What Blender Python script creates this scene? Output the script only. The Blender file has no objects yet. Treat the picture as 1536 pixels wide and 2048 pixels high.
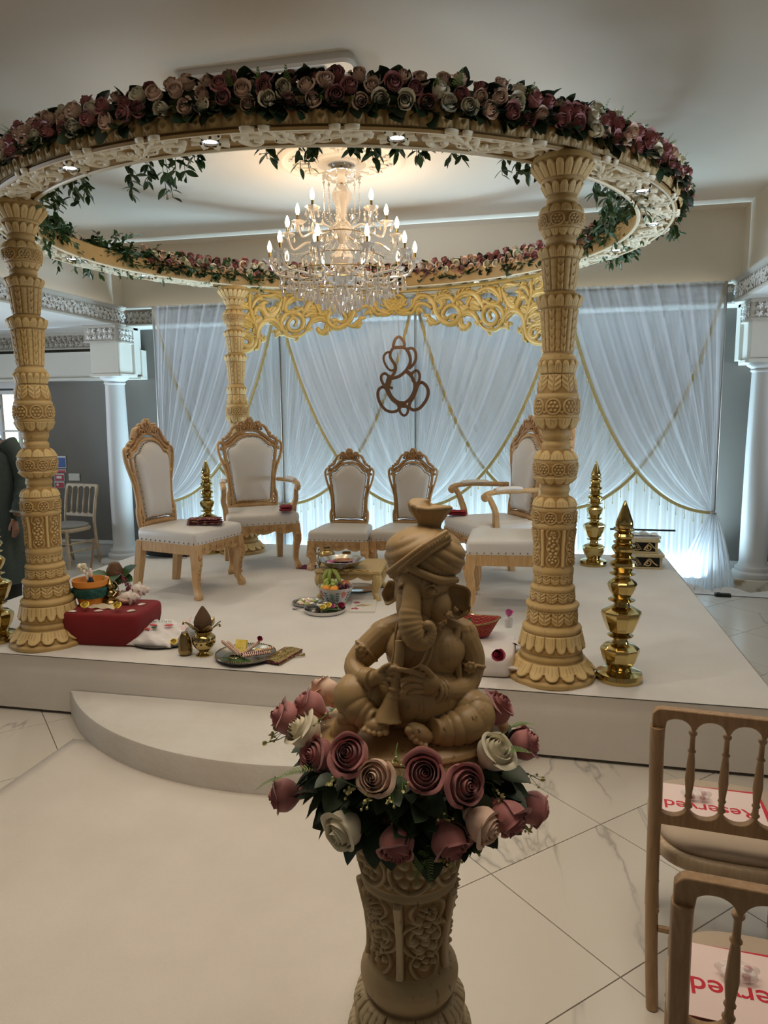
import bpy, bmesh, math, random
import numpy as np
from mathutils import Vector, Matrix
random.seed(7); rng = np.random.default_rng(7)
PI = math.pi; TAU = 2*math.pi
COL = bpy.context.scene.collection
SC = bpy.context.scene

# ---------------------------------------------------------------- camera
FPX = 1454.93
CF = Vector((-0.21597363, 0.96676685, -0.13681101)); CR = Vector((0.97617533, 0.21679429, -0.00905331)); CU = Vector((-0.0209074, 0.13550681, 0.9905558))
CAMP = Vector((0, 0, 1.65))
cd = bpy.data.cameras.new('camera'); cam = bpy.data.objects.new('camera', cd); COL.objects.link(cam)
cd.sensor_fit = 'VERTICAL'; cd.sensor_height = 36.0; cd.lens = FPX*36/2048; cd.clip_start = 0.05
cam.matrix_world = Matrix(((CR.x, CU.x, -CF.x, CAMP.x), (CR.y, CU.y, -CF.y, CAMP.y), (CR.z, CU.z, -CF.z, CAMP.z), (0, 0, 0, 1)))
SC.camera = cam
# ---------------------------------------------------------------- world, big lights, exposure
w = bpy.data.worlds.new('room_air'); SC.world = w; w.use_nodes = True
w.node_tree.nodes['Background'].inputs[0].default_value = (0.88, 0.80, 0.69, 1)
w.node_tree.nodes['Background'].inputs[1].default_value = 0.11
SC.view_settings.view_transform = 'Standard'; SC.view_settings.look = 'None'
SC.view_settings.gamma = 1; SC.view_settings.use_curve_mapping = False
SC.view_settings.exposure = 0.55
SC.cycles.max_bounces = 7; SC.cycles.transparent_max_bounces = 24; SC.cycles.diffuse_bounces = 4
SC.cycles.glossy_bounces = 4; SC.cycles.transmission_bounces = 6
SC.cycles.sample_clamp_indirect = 4.0; SC.cycles.caustics_reflective = False; SC.cycles.caustics_refractive = False

def light(name, kind, loc, energy, color, target=None, **kw):
    l = bpy.data.lights.new(name, kind); o = bpy.data.objects.new(name, l); COL.objects.link(o)
    o.location = loc; l.energy = energy; l.color = color
    for k, v in kw.items(): setattr(l, k, v)
    if target is not None:
        o.rotation_euler = (Vector(target)-Vector(loc)).to_track_quat('-Z', 'Y').to_euler()
    return o
# added cool lamps out of view on both sides, washing the back ceiling
light('ceiling_fill_left', 'AREA', (-8.6, 4.6, 1.0), 42, (0.74, 0.87, 1.0), (-1.2, 6.2, 3.4), shape='RECTANGLE', size=3, size_y=.8).data.spread = math.radians(70)
light('ceiling_fill_right', 'AREA', (4.8, 4.9, 1.1), 32, (0.74, 0.87, 1.0), (-1.6, 6.0, 3.4), shape='RECTANGLE', size=3, size_y=.8).data.spread = math.radians(70)
light('foreground_fill', 'AREA', (-0.9, 1.75, 3.38), 21, (1.0, 0.84, 0.66), (-0.9, 1.85, 0), shape='RECTANGLE', size=3.6, size_y=1.0).data.spread = math.radians(118)  # added panel above the view, brightens the foreground floor from overhead

# ---------------------------------------------------------------- helpers
def cam_ray(px, py):
    return CF + CR*((px-768)/FPX) - CU*((py-1024)/FPX)
def at_z(px, py, z):
    d = cam_ray(px, py); return CAMP + d*((z-CAMP.z)/d.z)
def at_y(px, py, y):
    d = cam_ray(px, py); return CAMP + d*((y-CAMP.y)/d.y)
HD = Vector((CF.x, CF.y, 0)).normalized(); LAT = Vector((HD.y, -HD.x, 0))
def at_plane(px, py, P):
    d = cam_ray(px, py); return CAMP + d*((Vector(P)-CAMP).dot(HD)/d.dot(HD))

def tag(o, label=None, cat=None, group=None, kind=None):
    if label: o['label'] = label
    if cat: o['category'] = cat
    if group: o['group'] = group
    if kind: o['kind'] = kind
    return o
def empty(name, loc=(0, 0, 0), rz=0, label=None, cat=None, group=None, kind=None, parent=None, scale=1):
    o = bpy.data.objects.new(name, None); COL.objects.link(o)
    o.location = loc; o.rotation_euler = (0, 0, rz); o.empty_display_size = 0.05
    o.scale = (scale, scale, scale)
    if parent: o.parent = parent
    return tag(o, label, cat, group, kind)
def link_mesh(name, me, mat=None, parent=None, loc=None, rot=None, scale=None):
    o = bpy.data.objects.new(name, me); COL.objects.link(o)
    if mat and not me.materials: me.materials.append(mat)
    if parent: o.parent = parent
    if loc is not None: o.location = loc
    if rot is not None: o.rotation_euler = rot
    if scale is not None: o.scale = (scale,)*3 if not hasattr(scale, '__len__') else scale
    return o
def copy_tree(o, parent=None):
    c = o.copy(); COL.objects.link(c); c.parent = parent
    for ch in list(o.children): copy_tree(ch, c)
    return c

def frame(d, up=Vector((0, 0, 1))):
    d = Vector(d).normalized()
    if abs(d.dot(up)) > .99: up = Vector((0, 1, 0))
    x = d.cross(up).normalized(); y = x.cross(d).normalized()
    return x, y, d

class MB:
    def __init__(s): s.v = []; s.f = []; s.M = None
    def add(s, vs, fs):
        n = len(s.v)
        if s.M is not None: vs = [s.M @ Vector(v) for v in vs]
        s.v.extend([tuple(v) for v in vs]); s.f.extend([tuple(i+n for i in f) for f in fs]); return s
    def box(s, c, d, rz=0, R=None):
        cx, cy, cz = c; a, b, h = d[0]/2, d[1]/2, d[2]/2
        pts = [Vector((x*a, y*b, z*h)) for x in (-1, 1) for y in (-1, 1) for z in (-1, 1)]
        if R is None: R = Matrix.Rotation(rz, 3, 'Z')
        return s.add([R@p+Vector(c) for p in pts], [(0, 1, 3, 2), (4, 6, 7, 5), (0, 4, 5, 1), (2, 3, 7, 6), (0, 2, 6, 4), (1, 5, 7, 3)])
    def hexa(s, p):   # 8 points: 4 bottom (ccw), 4 top
        return s.add(p, [(3, 2, 1, 0), (4, 5, 6, 7), (0, 1, 5, 4), (1, 2, 6, 5), (2, 3, 7, 6), (3, 0, 4, 7)])
    def tube(s, pts, r, n=8, caps=True, flat=1.0, up=Vector((0, 0, 1)), sq=False):
        pts = [Vector(p) for p in pts]; m = len(pts)
        if not hasattr(r, '__len__'): r = [r]*m
        vs = []; px = None
        for i, p in enumerate(pts):
            d = (pts[min(i+1, m-1)]-pts[max(i-1, 0)])
            if d.length < 1e-9: d = Vector((0, 0, 1))
            d.normalize()
            if px is None: x, y, _ = frame(d, up)
            else:
                x = px - d*px.dot(d)
                x = x.normalized() if x.length > 1e-6 else frame(d, up)[0]
                y = x.cross(d)
            px = x
            for k in range(n):
                a = TAU*(k+(.5 if sq else 0))/n; vs.append(p + x*(math.cos(a)*r[i]) + y*(math.sin(a)*r[i]*flat))
        fs = [(i*n+k, (i+1)*n+k, (i+1)*n+(k+1) % n, i*n+(k+1) % n) for i in range(m-1) for k in range(n)]
        if caps: fs += [tuple(range(n)), tuple(reversed([(m-1)*n+k for k in range(n)]))]
        return s.add(vs, fs)
    def cyl(s, p0, p1, r0, r1=None, n=12):
        return s.tube([p0, p1], [r0, r0 if r1 is None else r1], n)
    def lathe(s, prof, n=24, c=(0, 0, 0), rf=None, closed=True):
        c = Vector(c); vs = []; m = len(prof)
        for r, z in prof:
            for k in range(n):
                a = TAU*k/n; q = r*(rf(a, z) if rf else 1); vs.append(c+Vector((q*math.cos(a), q*math.sin(a), z)))
        fs = [(i*n+k, i*n+(k+1) % n, (i+1)*n+(k+1) % n, (i+1)*n+k) for i in range(m-1) for k in range(n)]
        if closed: fs += [tuple(reversed(range(n))), tuple((m-1)*n+k for k in range(n))]
        return s.add(vs, fs)
    def ball(s, c, r, nu=12, nv=8, R=None):
        c = Vector(c); r = (r, r, r) if not hasattr(r, '__len__') else r
        vs = []
        for j in range(nv+1):
            t = PI*j/nv
            for k in range(nu):
                a = TAU*k/nu; p = Vector((r[0]*math.sin(t)*math.cos(a), r[1]*math.sin(t)*math.sin(a), -r[2]*math.cos(t)))
                vs.append((R@p if R is not None else p)+c)
        fs = [(j*nu+k, j*nu+(k+1) % nu, (j+1)*nu+(k+1) % nu, (j+1)*nu+k) for j in range(nv) for k in range(nu)]
        return s.add(vs, fs)
    def grid(s, fn, nu, nv, cu=False, flip=False):
        vs = [fn(i/(nu if cu else nu-1), j/(nv-1)) for j in range(nv) for i in range(nu)]
        ru = nu if cu else nu-1
        fs = [(j*nu+i, j*nu+(i+1) % nu, (j+1)*nu+(i+1) % nu, (j+1)*nu+i) for j in range(nv-1) for i in range(ru)]
        if flip: fs = [tuple(reversed(f)) for f in fs]
        return s.add(vs, fs)
    def stroke(s, pts, wid, h, mp=None, both=False, base=0.0):
        # rounded raised ribbon along 2d pts; mp(u,v,h) -> 3d
        P = [Vector((p[0], p[1])) for p in pts]; m = len(P)
        if not hasattr(wid, '__len__'): wid = [wid]*m
        if not hasattr(h, '__len__'): h = [h]*m
        if mp is None: mp = lambda u, v, hh: (u, v, hh)
        T = (-1, -.7, 0, .7, 1)
        prof = [(t, math.sqrt(max(0, 1-t*t))) for t in T]
        if both: prof = prof + [(.7, -.71), (0, -1), (-.7, -.71)]
        k = len(prof); vs = []
        for i, p in enumerate(P):
            d = P[min(i+1, m-1)]-P[max(i-1, 0)]
            d = d.normalized() if d.length > 1e-9 else Vector((1, 0))
            nn = Vector((-d.y, d.x))
            for t, q in prof:
                u = p+nn*(t*wid[i]/2); vs.append(mp(u.x, u.y, base+q*h[i]))
        fs = [(i*k+j, (i+1)*k+j, (i+1)*k+j+1, i*k+j+1) for i in range(m-1) for j in range(k-1)]
        if both: fs += [(i*k+k-1, (i+1)*k+k-1, (i+1)*k, i*k) for i in range(m-1)]
        return s.add(vs, fs)
    def build(s, name, mat=None, parent=None, smooth=True, bevel=0, mods=None, loc=None, rz=None, seg=2, angle=40):
        me = bpy.data.meshes.new(name); me.from_pydata(s.v, [], s.f); me.update()
        if mat: me.materials.append(mat)
        if smooth:
            me.polygons.foreach_set('use_smooth', [True]*len(me.polygons))
            if smooth != 'all':
                try: me.set_sharp_from_angle(angle=math.radians(angle))
                except Exception: pass
        o = bpy.data.objects.new(name, me); COL.objects.link(o)
        if parent: o.parent = parent
        if loc is not None: o.location = loc
        if rz is not None: o.rotation_euler = (0, 0, rz)
        if bevel:
            b = o.modifiers.new('edge', 'BEVEL'); b.width = bevel; b.segments = seg; b.limit_method = 'ANGLE'; b.angle_limit = math.radians(35)
        return o

def grid_obj(name, V, mat, parent=None, cu=False, cv=False, attr=None, smooth=True):
    """V numpy (nv,nu,3)"""
    nv, nu = V.shape[:2]
    ii = np.arange(nv*nu).reshape(nv, nu)
    if cu: ii = np.concatenate([ii, ii[:, :1]], 1)
    if cv: ii = np.concatenate([ii, ii[:1]], 0)
    q = np.stack([ii[:-1, :-1], ii[:-1, 1:], ii[1:, 1:], ii[1:, :-1]], -1).reshape(-1, 4)
    me = bpy.data.meshes.new(name); me.vertices.add(nv*nu); me.vertices.foreach_set('co', V.reshape(-1).astype(np.float32))
    me.loops.add(len(q)*4); me.loops.foreach_set('vertex_index', q.reshape(-1).astype(np.int32))
    me.polygons.add(len(q)); me.polygons.foreach_set('loop_start', np.arange(0, len(q)*4, 4, dtype=np.int32))
    me.update(calc_edges=True); me.validate()
    if smooth: me.polygons.foreach_set('use_smooth', [True]*len(me.polygons))
    if attr is not None:
        a = me.attributes.new('glaze', 'FLOAT', 'POINT'); a.data.foreach_set('value', attr.reshape(-1).astype(np.float32))
    me.materials.append(mat)
    o = bpy.data.objects.new(name, me); COL.objects.link(o)
    if parent: o.parent = parent
    return o

def cr(pts, n=6, closed=False):
    """catmull-rom through points (any dimension)"""
    P = [np.array(p, float) for p in pts]; out = []; m = len(P)
    rngi = range(m if closed else m-1)
    for i in rngi:
        if closed: p0, p1, p2, p3 = P[(i-1) % m], P[i], P[(i+1) % m], P[(i+2) % m]
        else: p0, p1, p2, p3 = P[max(i-1, 0)], P[i], P[i+1], P[min(i+2, m-1)]
        for k in range(n):
            t = k/n
            out.append(.5*((2*p1)+(-p0+p2)*t+(2*p0-5*p1+4*p2-p3)*t*t+(-p0+3*p1-3*p2+p3)*t**3))
    if not closed: out.append(P[-1])
    return [tuple(o) for o in out]
def spiral(cx, cy, r0, r1, a0, turns, n=18):
    return [(cx+(r0+(r1-r0)*k/n)*math.cos(a0+TAU*turns*k/n), cy+(r0+(r1-r0)*k/n)*math.sin(a0+TAU*turns*k/n)) for k in range(n+1)]
def taper(n, a, b, c=None):
    """widths: a -> b (mid) -> c"""
    if c is None: return [a+(b-a)*i/(n-1) for i in range(n)]
    return [(a+(b-a)*math.sin(PI/2*min(1, 2*i/(n-1)))) if i < (n-1)/2 else b+(c-b)*(1-math.cos(PI*(i/(n-1)-.5)))*1.0 for i in range(n)]

# ---------------------------------------------------------------- materials
def mat(name, col, rough=.5, metal=0, col2=None, nscale=8, stretch=None, bump=0, bscale=40, coat=0, sheen=0, sss=0, emit=None, estr=0, trans=0, lo=.35, hi=.7, ior=None, detail=4, rough2=None, aniso=None):
    m = bpy.data.materials.new(name); m.use_nodes = True; nt = m.node_tree; b = nt.nodes['Principled BSDF']
    b.inputs['Base Color'].default_value = (*col, 1); b.inputs['Roughness'].default_value = rough; b.inputs['Metallic'].default_value = metal
    if coat: b.inputs['Coat Weight'].default_value = coat; b.inputs['Coat Roughness'].default_value = .15
    if sheen: b.inputs['Sheen Weight'].default_value = sheen
    if sss: b.inputs['Subsurface Weight'].default_value = sss; b.inputs['Subsurface Scale'].default_value = .01
    if trans: b.inputs['Transmission Weight'].default_value = trans
    if ior: b.inputs['IOR'].default_value = ior
    if emit: b.inputs['Emission Color'].default_value = (*emit, 1); b.inputs['Emission Strength'].default_value = estr
    if col2 or bump:
        tc = nt.nodes.new('ShaderNodeTexCoord'); mp = nt.nodes.new('ShaderNodeMapping'); nt.links.new(tc.outputs['Object'], mp.inputs['Vector'])
        if stretch: mp.inputs['Scale'].default_value = stretch
    if col2:
        no = nt.nodes.new('ShaderNodeTexNoise'); no.inputs['Scale'].default_value = nscale; no.inputs['Detail'].default_value = detail
        nt.links.new(mp.outputs[0], no.inputs['Vector'])
        rp = nt.nodes.new('ShaderNodeValToRGB'); rp.color_ramp.elements[0].position = lo; rp.color_ramp.elements[1].position = hi
        rp.color_ramp.elements[0].color = (*col, 1); rp.color_ramp.elements[1].color = (*col2, 1)
        nt.links.new(no.outputs['Fac'], rp.inputs[0]); nt.links.new(rp.outputs[0], b.inputs['Base Color'])
    if bump:
        n2 = nt.nodes.new('ShaderNodeTexNoise'); n2.inputs['Scale'].default_value = bscale; n2.inputs['Detail'].default_value = 3
        nt.links.new(mp.outputs[0], n2.inputs['Vector'])
        bp = nt.nodes.new('ShaderNodeBump'); bp.inputs['Strength'].default_value = min(1, bump); bp.inputs['Distance'].default_value = .004
        nt.links.new(n2.outputs['Fac'], bp.inputs['Height']); nt.links.new(bp.outputs[0], b.inputs['Normal'])
    return m
def mixcol(nt, a, b_, fac):
    n = nt.nodes.new('ShaderNodeMix'); n.data_type = 'RGBA'
    for sock, val in ((n.inputs[6], a), (n.inputs[7], b_), (n.inputs[0], fac)):
        if hasattr(val, 'is_output') or isinstance(val, bpy.types.NodeSocket): nt.links.new(val, sock)
        elif isinstance(val, tuple): sock.default_value = (*val, 1)
        else: sock.default_value = val
    return n.outputs[2]
def node(nt, t, **kw):
    n = nt.nodes.new(t)
    for k, v in kw.items():
        if k in n.inputs.keys(): n.inputs[k].default_value = v
        else: setattr(n, k, v)
    return n

def mat_glazed(name, base, glaze, fleck, fstr=.55, rough=.6):
    """cream painted fibreglass: antique wash kept in carving grooves, brown brush flecks"""
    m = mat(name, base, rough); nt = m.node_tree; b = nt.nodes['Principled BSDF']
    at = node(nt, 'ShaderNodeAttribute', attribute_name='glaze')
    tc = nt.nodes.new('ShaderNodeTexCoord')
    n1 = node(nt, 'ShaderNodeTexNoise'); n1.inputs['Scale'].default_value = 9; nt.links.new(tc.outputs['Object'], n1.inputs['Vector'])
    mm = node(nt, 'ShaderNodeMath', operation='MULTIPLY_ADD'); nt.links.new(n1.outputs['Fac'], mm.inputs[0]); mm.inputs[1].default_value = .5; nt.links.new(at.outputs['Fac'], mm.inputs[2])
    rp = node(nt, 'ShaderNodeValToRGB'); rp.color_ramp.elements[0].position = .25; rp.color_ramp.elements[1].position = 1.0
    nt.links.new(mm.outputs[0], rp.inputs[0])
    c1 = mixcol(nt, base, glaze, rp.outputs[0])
    mp = node(nt, 'ShaderNodeMapping'); mp.inputs['Scale'].default_value = (60, 60, 16); nt.links.new(tc.outputs['Object'], mp.inputs['Vector'])
    n2 = node(nt, 'ShaderNodeTexNoise'); n2.inputs['Scale'].default_value = 1.3; n2.inputs['Detail'].default_value = 5; nt.links.new(mp.outputs[0], n2.inputs['Vector'])
    n3 = node(nt, 'ShaderNodeTexNoise'); n3.inputs['Scale'].default_value = 5; nt.links.new(tc.outputs['Object'], n3.inputs['Vector'])
    r2 = node(nt, 'ShaderNodeValToRGB'); r2.color_ramp.elements[0].position = .62; r2.color_ramp.elements[1].position = .68
    nt.links.new(n2.outputs['Fac'], r2.inputs[0])
    r3 = node(nt, 'ShaderNodeValToRGB'); r3.color_ramp.elements[0].position = .5; r3.color_ramp.elements[1].position = .62
    nt.links.new(n3.outputs['Fac'], r3.inputs[0])
    mu = node(nt, 'ShaderNodeMath', operation='MULTIPLY'); nt.links.new(r2.outputs[0], mu.inputs[0]); nt.links.new(r3.outputs[0], mu.inputs[1])
    mu2 = node(nt, 'ShaderNodeMath', operation='MULTIPLY'); nt.links.new(mu.outputs[0], mu2.inputs[0]); mu2.inputs[1].default_value = fstr
    c2 = mixcol(nt, c1, fleck, mu2.outputs[0]); nt.links.new(c2, b.inputs['Base Color'])
    return m
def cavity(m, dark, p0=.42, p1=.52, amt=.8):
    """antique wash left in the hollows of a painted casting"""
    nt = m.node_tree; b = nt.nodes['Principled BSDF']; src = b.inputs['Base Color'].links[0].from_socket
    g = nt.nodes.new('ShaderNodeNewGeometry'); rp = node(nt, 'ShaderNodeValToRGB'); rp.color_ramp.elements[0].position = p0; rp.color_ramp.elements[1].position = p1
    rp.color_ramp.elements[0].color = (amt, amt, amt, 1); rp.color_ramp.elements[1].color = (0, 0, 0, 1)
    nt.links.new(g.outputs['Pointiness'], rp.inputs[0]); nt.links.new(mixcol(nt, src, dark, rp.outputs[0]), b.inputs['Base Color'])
def mat_wood(name, c1, c2, scale=(14, 14, 1.2), rough=.5):
    m = mat(name, c1, rough); nt = m.node_tree; b = nt.nodes['Principled BSDF']
    tc = nt.nodes.new('ShaderNodeTexCoord'); mp = node(nt, 'ShaderNodeMapping'); mp.inputs['Scale'].default_value = scale; nt.links.new(tc.outputs['Object'], mp.inputs['Vector'])
    no = node(nt, 'ShaderNodeTexNoise'); no.inputs['Scale'].default_value = 3; no.inputs['Detail'].default_value = 6; no.inputs['Distortion'].default_value = 1.5; nt.links.new(mp.outputs[0], no.inputs['Vector'])
    rp = node(nt, 'ShaderNodeValToRGB'); rp.color_ramp.elements[0].position = .3; rp.color_ramp.elements[1].position = .7
    rp.color_ramp.elements[0].color = (*c1, 1); rp.color_ramp.elements[1].color = (*c2, 1); nt.links.new(no.outputs['Fac'], rp.inputs[0]); nt.links.new(rp.outputs[0], b.inputs['Base Color'])
    bp = node(nt, 'ShaderNodeBump'); bp.inputs['Strength'].default_value = .15; bp.inputs['Distance'].default_value = .001; nt.links.new(no.outputs['Fac'], bp.inputs['Height']); nt.links.new(bp.outputs[0], b.inputs['Normal'])
    return m
def mat_sheer(name, col, opac):
    m = bpy.data.materials.new(name); m.use_nodes = True; nt = m.node_tree; nt.nodes.clear()
    out = nt.nodes.new('ShaderNodeOutputMaterial'); tr = nt.nodes.new('ShaderNodeBsdfTransparent'); di = nt.nodes.new('ShaderNodeBsdfDiffuse'); tl = nt.nodes.new('ShaderNodeBsdfTranslucent')
    di.inputs[0].default_value = (*col, 1); tl.inputs[0].default_value = (*col, 1)
    m1 = nt.nodes.new('ShaderNodeMixShader'); m1.inputs[0].default_value = .5; nt.links.new(di.outputs[0], m1.inputs[1]); nt.links.new(tl.outputs[0], m1.inputs[2])
    m2 = nt.nodes.new('ShaderNodeMixShader'); nt.links.new(tr.outputs[0], m2.inputs[1]); nt.links.new(m1.outputs[0], m2.inputs[2])
    # folds seen edge-on look denser
    lw = nt.nodes.new('ShaderNodeLayerWeight'); lw.inputs[0].default_value = .35
    ma = nt.nodes.new('ShaderNodeMath'); ma.operation = 'MULTIPLY_ADD'; nt.links.new(lw.outputs['Facing'], ma.inputs[0]); ma.inputs[1].default_value = .35; ma.inputs[2].default_value = opac; ma.use_clamp = True
    nt.links.new(ma.outputs[0], m2.inputs[0]); nt.links.new(m2.outputs[0], out.inputs[0])
    return m

M = {}
M['ceil'] = mat('ceiling_paint', (.60, .555, .48), .8, bump=.15, bscale=3)
M['wall'] = mat('cream_wall_paint', (.62, .59, .52), .75)
M['greywall'] = mat('grey_wall_paint', (.185, .168, .145), .8, (0) , (.165, .15, .13), 1.5)
M['white'] = mat('white_gloss_paint', (.66, .65, .62), .4)
M['cornice'] = mat('cornice_plaster', (.46, .42, .36), .7)
M['cornleaf'] = mat('cornice_leaf_plaster', (.72, .70, .66), .6)
M['stagecloth'] = mat('white_felt', (.66, .62, .57), .9, 0, (.62, .575, .525), 3, bump=.35, bscale=260)
M['carpet'] = mat('white_aisle_felt', (.64, .585, .52), .95, 0, (.58, .525, .46), 2.2, bump=.5, bscale=300)
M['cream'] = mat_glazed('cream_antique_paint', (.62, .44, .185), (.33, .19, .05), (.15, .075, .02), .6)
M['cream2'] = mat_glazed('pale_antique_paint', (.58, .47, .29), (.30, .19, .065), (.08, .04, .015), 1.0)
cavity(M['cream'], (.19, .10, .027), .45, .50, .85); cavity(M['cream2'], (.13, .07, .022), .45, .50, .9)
M['gold'] = mat('gold_yellow_paint', (.52, .365, .095), .36, .15, (.60, .45, .17), 6)
M['ringsoffit'] = mat('pale_soffit_paint', (.74, .66, .48), .5)
M['ringbase'] = mat('ochre_ring_paint', (.36, .23, .08), .55, 0, (.30, .185, .06), 5)
M['fascia'] = mat_glazed('ochre_fascia_paint', (.44, .30, .12), (.20, .115, .035), (.12, .06, .02), .3)
M['pine'] = mat_wood('pine_wood', (.62, .40, .19), (.46, .26, .10))
M['pinecarve'] = mat_wood('carved_pine_wood', (.54, .33, .15), (.36, .19, .075), (8, 8, 8))
M['limewood'] = mat_wood('limewashed_beech', (.40, .26, .14), (.28, .165, .08), (16, 16, 1.5), .42)
M['paleseatwood'] = mat_wood('pale_limewashed_wood', (.50, .39, .26), (.40, .29, .18), (16, 16, 1.5), .45)
M['leather'] = mat('white_leatherette', (.66, .62, .57), .38, bump=.25, bscale=120)
M['nail'] = mat('antique_nail_heads', (.34, .25, .15), .3, .9)
M['brass'] = mat('polished_brass', (.56, .44, .19), .12, 1, (.48, .35, .13), 5)
M['oldbrass'] = mat('old_brass', (.38, .28, .12), .25, 1, (.28, .19, .08), 12)
M['copper'] = mat('copper_plate', (.62, .30, .17), .22, 1, (.38, .19, .10), 2.0)
M['rosegold'] = mat('brushed_rose_gold', (.40, .235, .145), .26, 1)
M['steel'] = mat('polished_steel', (.60, .58, .55), .15, 1)
M['dsteel'] = mat('dull_steel', (.34, .33, .30), .3, 1)
M['glass'] = mat('crystal_glass', (.95, .9, .82), .03, 0, trans=.75, ior=1.5)
M['crystal'] = mat('cut_crystal', (.88, .80, .70), .06, .35, trans=.3, ior=1.55)
M['bulb'] = mat('lit_candle_bulb', (1, .9, .7), .3, emit=(1, .74, .40), estr=14)
M['led'] = mat('lit_spot_lens', (1, 1, 1), .3, emit=(1, .96, .86), estr=9)
M['ledstrip'] = mat('lit_led_strip', (1, 1, 1), .5, emit=(1, .90, .72), estr=3.0)
M['dusty'] = mat('dusty_pink_petals', (.47, .19, .18), .6, 0, (.39, .13, .13), 30, sheen=.3, sss=.06)
M['peach'] = mat('peach_petals', (.84, .58, .44), .6, 0, (.80, .60, .47), 30, sheen=.3, sss=.06)
M['ivory'] = mat('ivory_petals', (.84, .77, .56), .6, 0, (.88, .82, .66), 30, sheen=.3, sss=.06)
M['yellow'] = mat('yellow_petals', (.85, .62, .06), .6, 0, (.9, .75, .25), 40)
M['crimson'] = mat('crimson_petals', (.22, .008, .03), .6, 0, (.32, .02, .06), 40)
M['magenta'] = mat('magenta_petals', (.55, .12, .30), .6)
M['leaf'] = mat('dark_rose_leaf', (.016, .034, .014), .5, 0, (.03, .058, .02), 14)
M['leaf2'] = mat('smilax_leaf', (.022, .062, .014), .4, 0, (.05, .11, .03), 10)
M['fern'] = mat('pale_green_fern', (.16, .26, .06), .5, 0, (.10, .2, .05), 12)
M['redcloth'] = mat('red_cotton', (.20, .004, .006), .85, 0, (.16, .003, .005), 4, bump=.2, bscale=300, sheen=.05)
M['wine'] = mat('wine_brocade', (.11, .012, .02), .7, 0, (.45, .30, .14), 55, lo=.56, hi=.62)
M['black'] = mat('black_plastic', (.012, .012, .012), .4)
M['bagblack'] = mat('black_nylon', (.016, .017, .02), .8)
M['green'] = mat('bottle_green_cloth', (.006, .055, .042), .8, 0, (.02, .11, .08), 60, lo=.5, hi=.6)
M['orange'] = mat('orange_plastic', (.68, .24, .03), .45)
M['shell'] = mat('conch_shell', (.72, .62, .54), .35, 0, (.52, .38, .30), 18)
M['kurta'] = mat('dark_green_kurta', (.035, .050, .045), .85, 0, (.055, .075, .065), 120, bump=.3, bscale=200)
M['skin'] = mat('brown_skin', (.26, .12, .07), .55, sss=.05)
M['hair'] = mat('black_hair', (.008, .008, .012), .6)
M['plaster'] = mat('column_plaster', (.52, .51, .49), .55)
M['oldstone'] = mat('chipped_base_paint', (.62, .57, .49), .8, 0, (.30, .23, .14), 9, lo=.52, hi=.66, bump=1, bscale=30)
M['paper'] = mat('pink_white_paper', (.80, .64, .60), .6)
M['redink'] = mat('red_ink', (.55, .015, .035), .6)
M['blackink'] = mat('black_ink', (.02, .025, .02), .6)
M['plasticwrap'] = mat('clear_wrap', (.9, .88, .86), .12)
_nt = M['plasticwrap'].node_tree; _mx = _nt.nodes.new('ShaderNodeMixShader'); _tr = _nt.nodes.new('ShaderNodeBsdfTransparent'); _mx.inputs[0].default_value = .35
_nt.links.new(_tr.outputs[0], _mx.inputs[1]); _nt.links.new(_nt.nodes['Principled BSDF'].outputs[0], _mx.inputs[2]); _nt.links.new(_mx.outputs[0], _nt.nodes['Material Output'].inputs[0])
for _k in ('ceil', 'wall', 'greywall', 'cornice'): M[_k].node_tree.nodes['Principled BSDF'].inputs['Specular IOR Level'].default_value = .08
# ================================================================ THE ROOM
X0, X1, YB = -4.45, 1.62, 7.25          # faces of the coffer cornice
ZLOW, ZCOR, ZTOP = 2.58, 2.775, 3.44
WALLY = 7.55
def struct(name, mb, m, parent=None, **k):
    o = mb.build(name, m, parent, **k)
    if parent is None: o['kind'] = 'structure'
    return o
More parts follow.
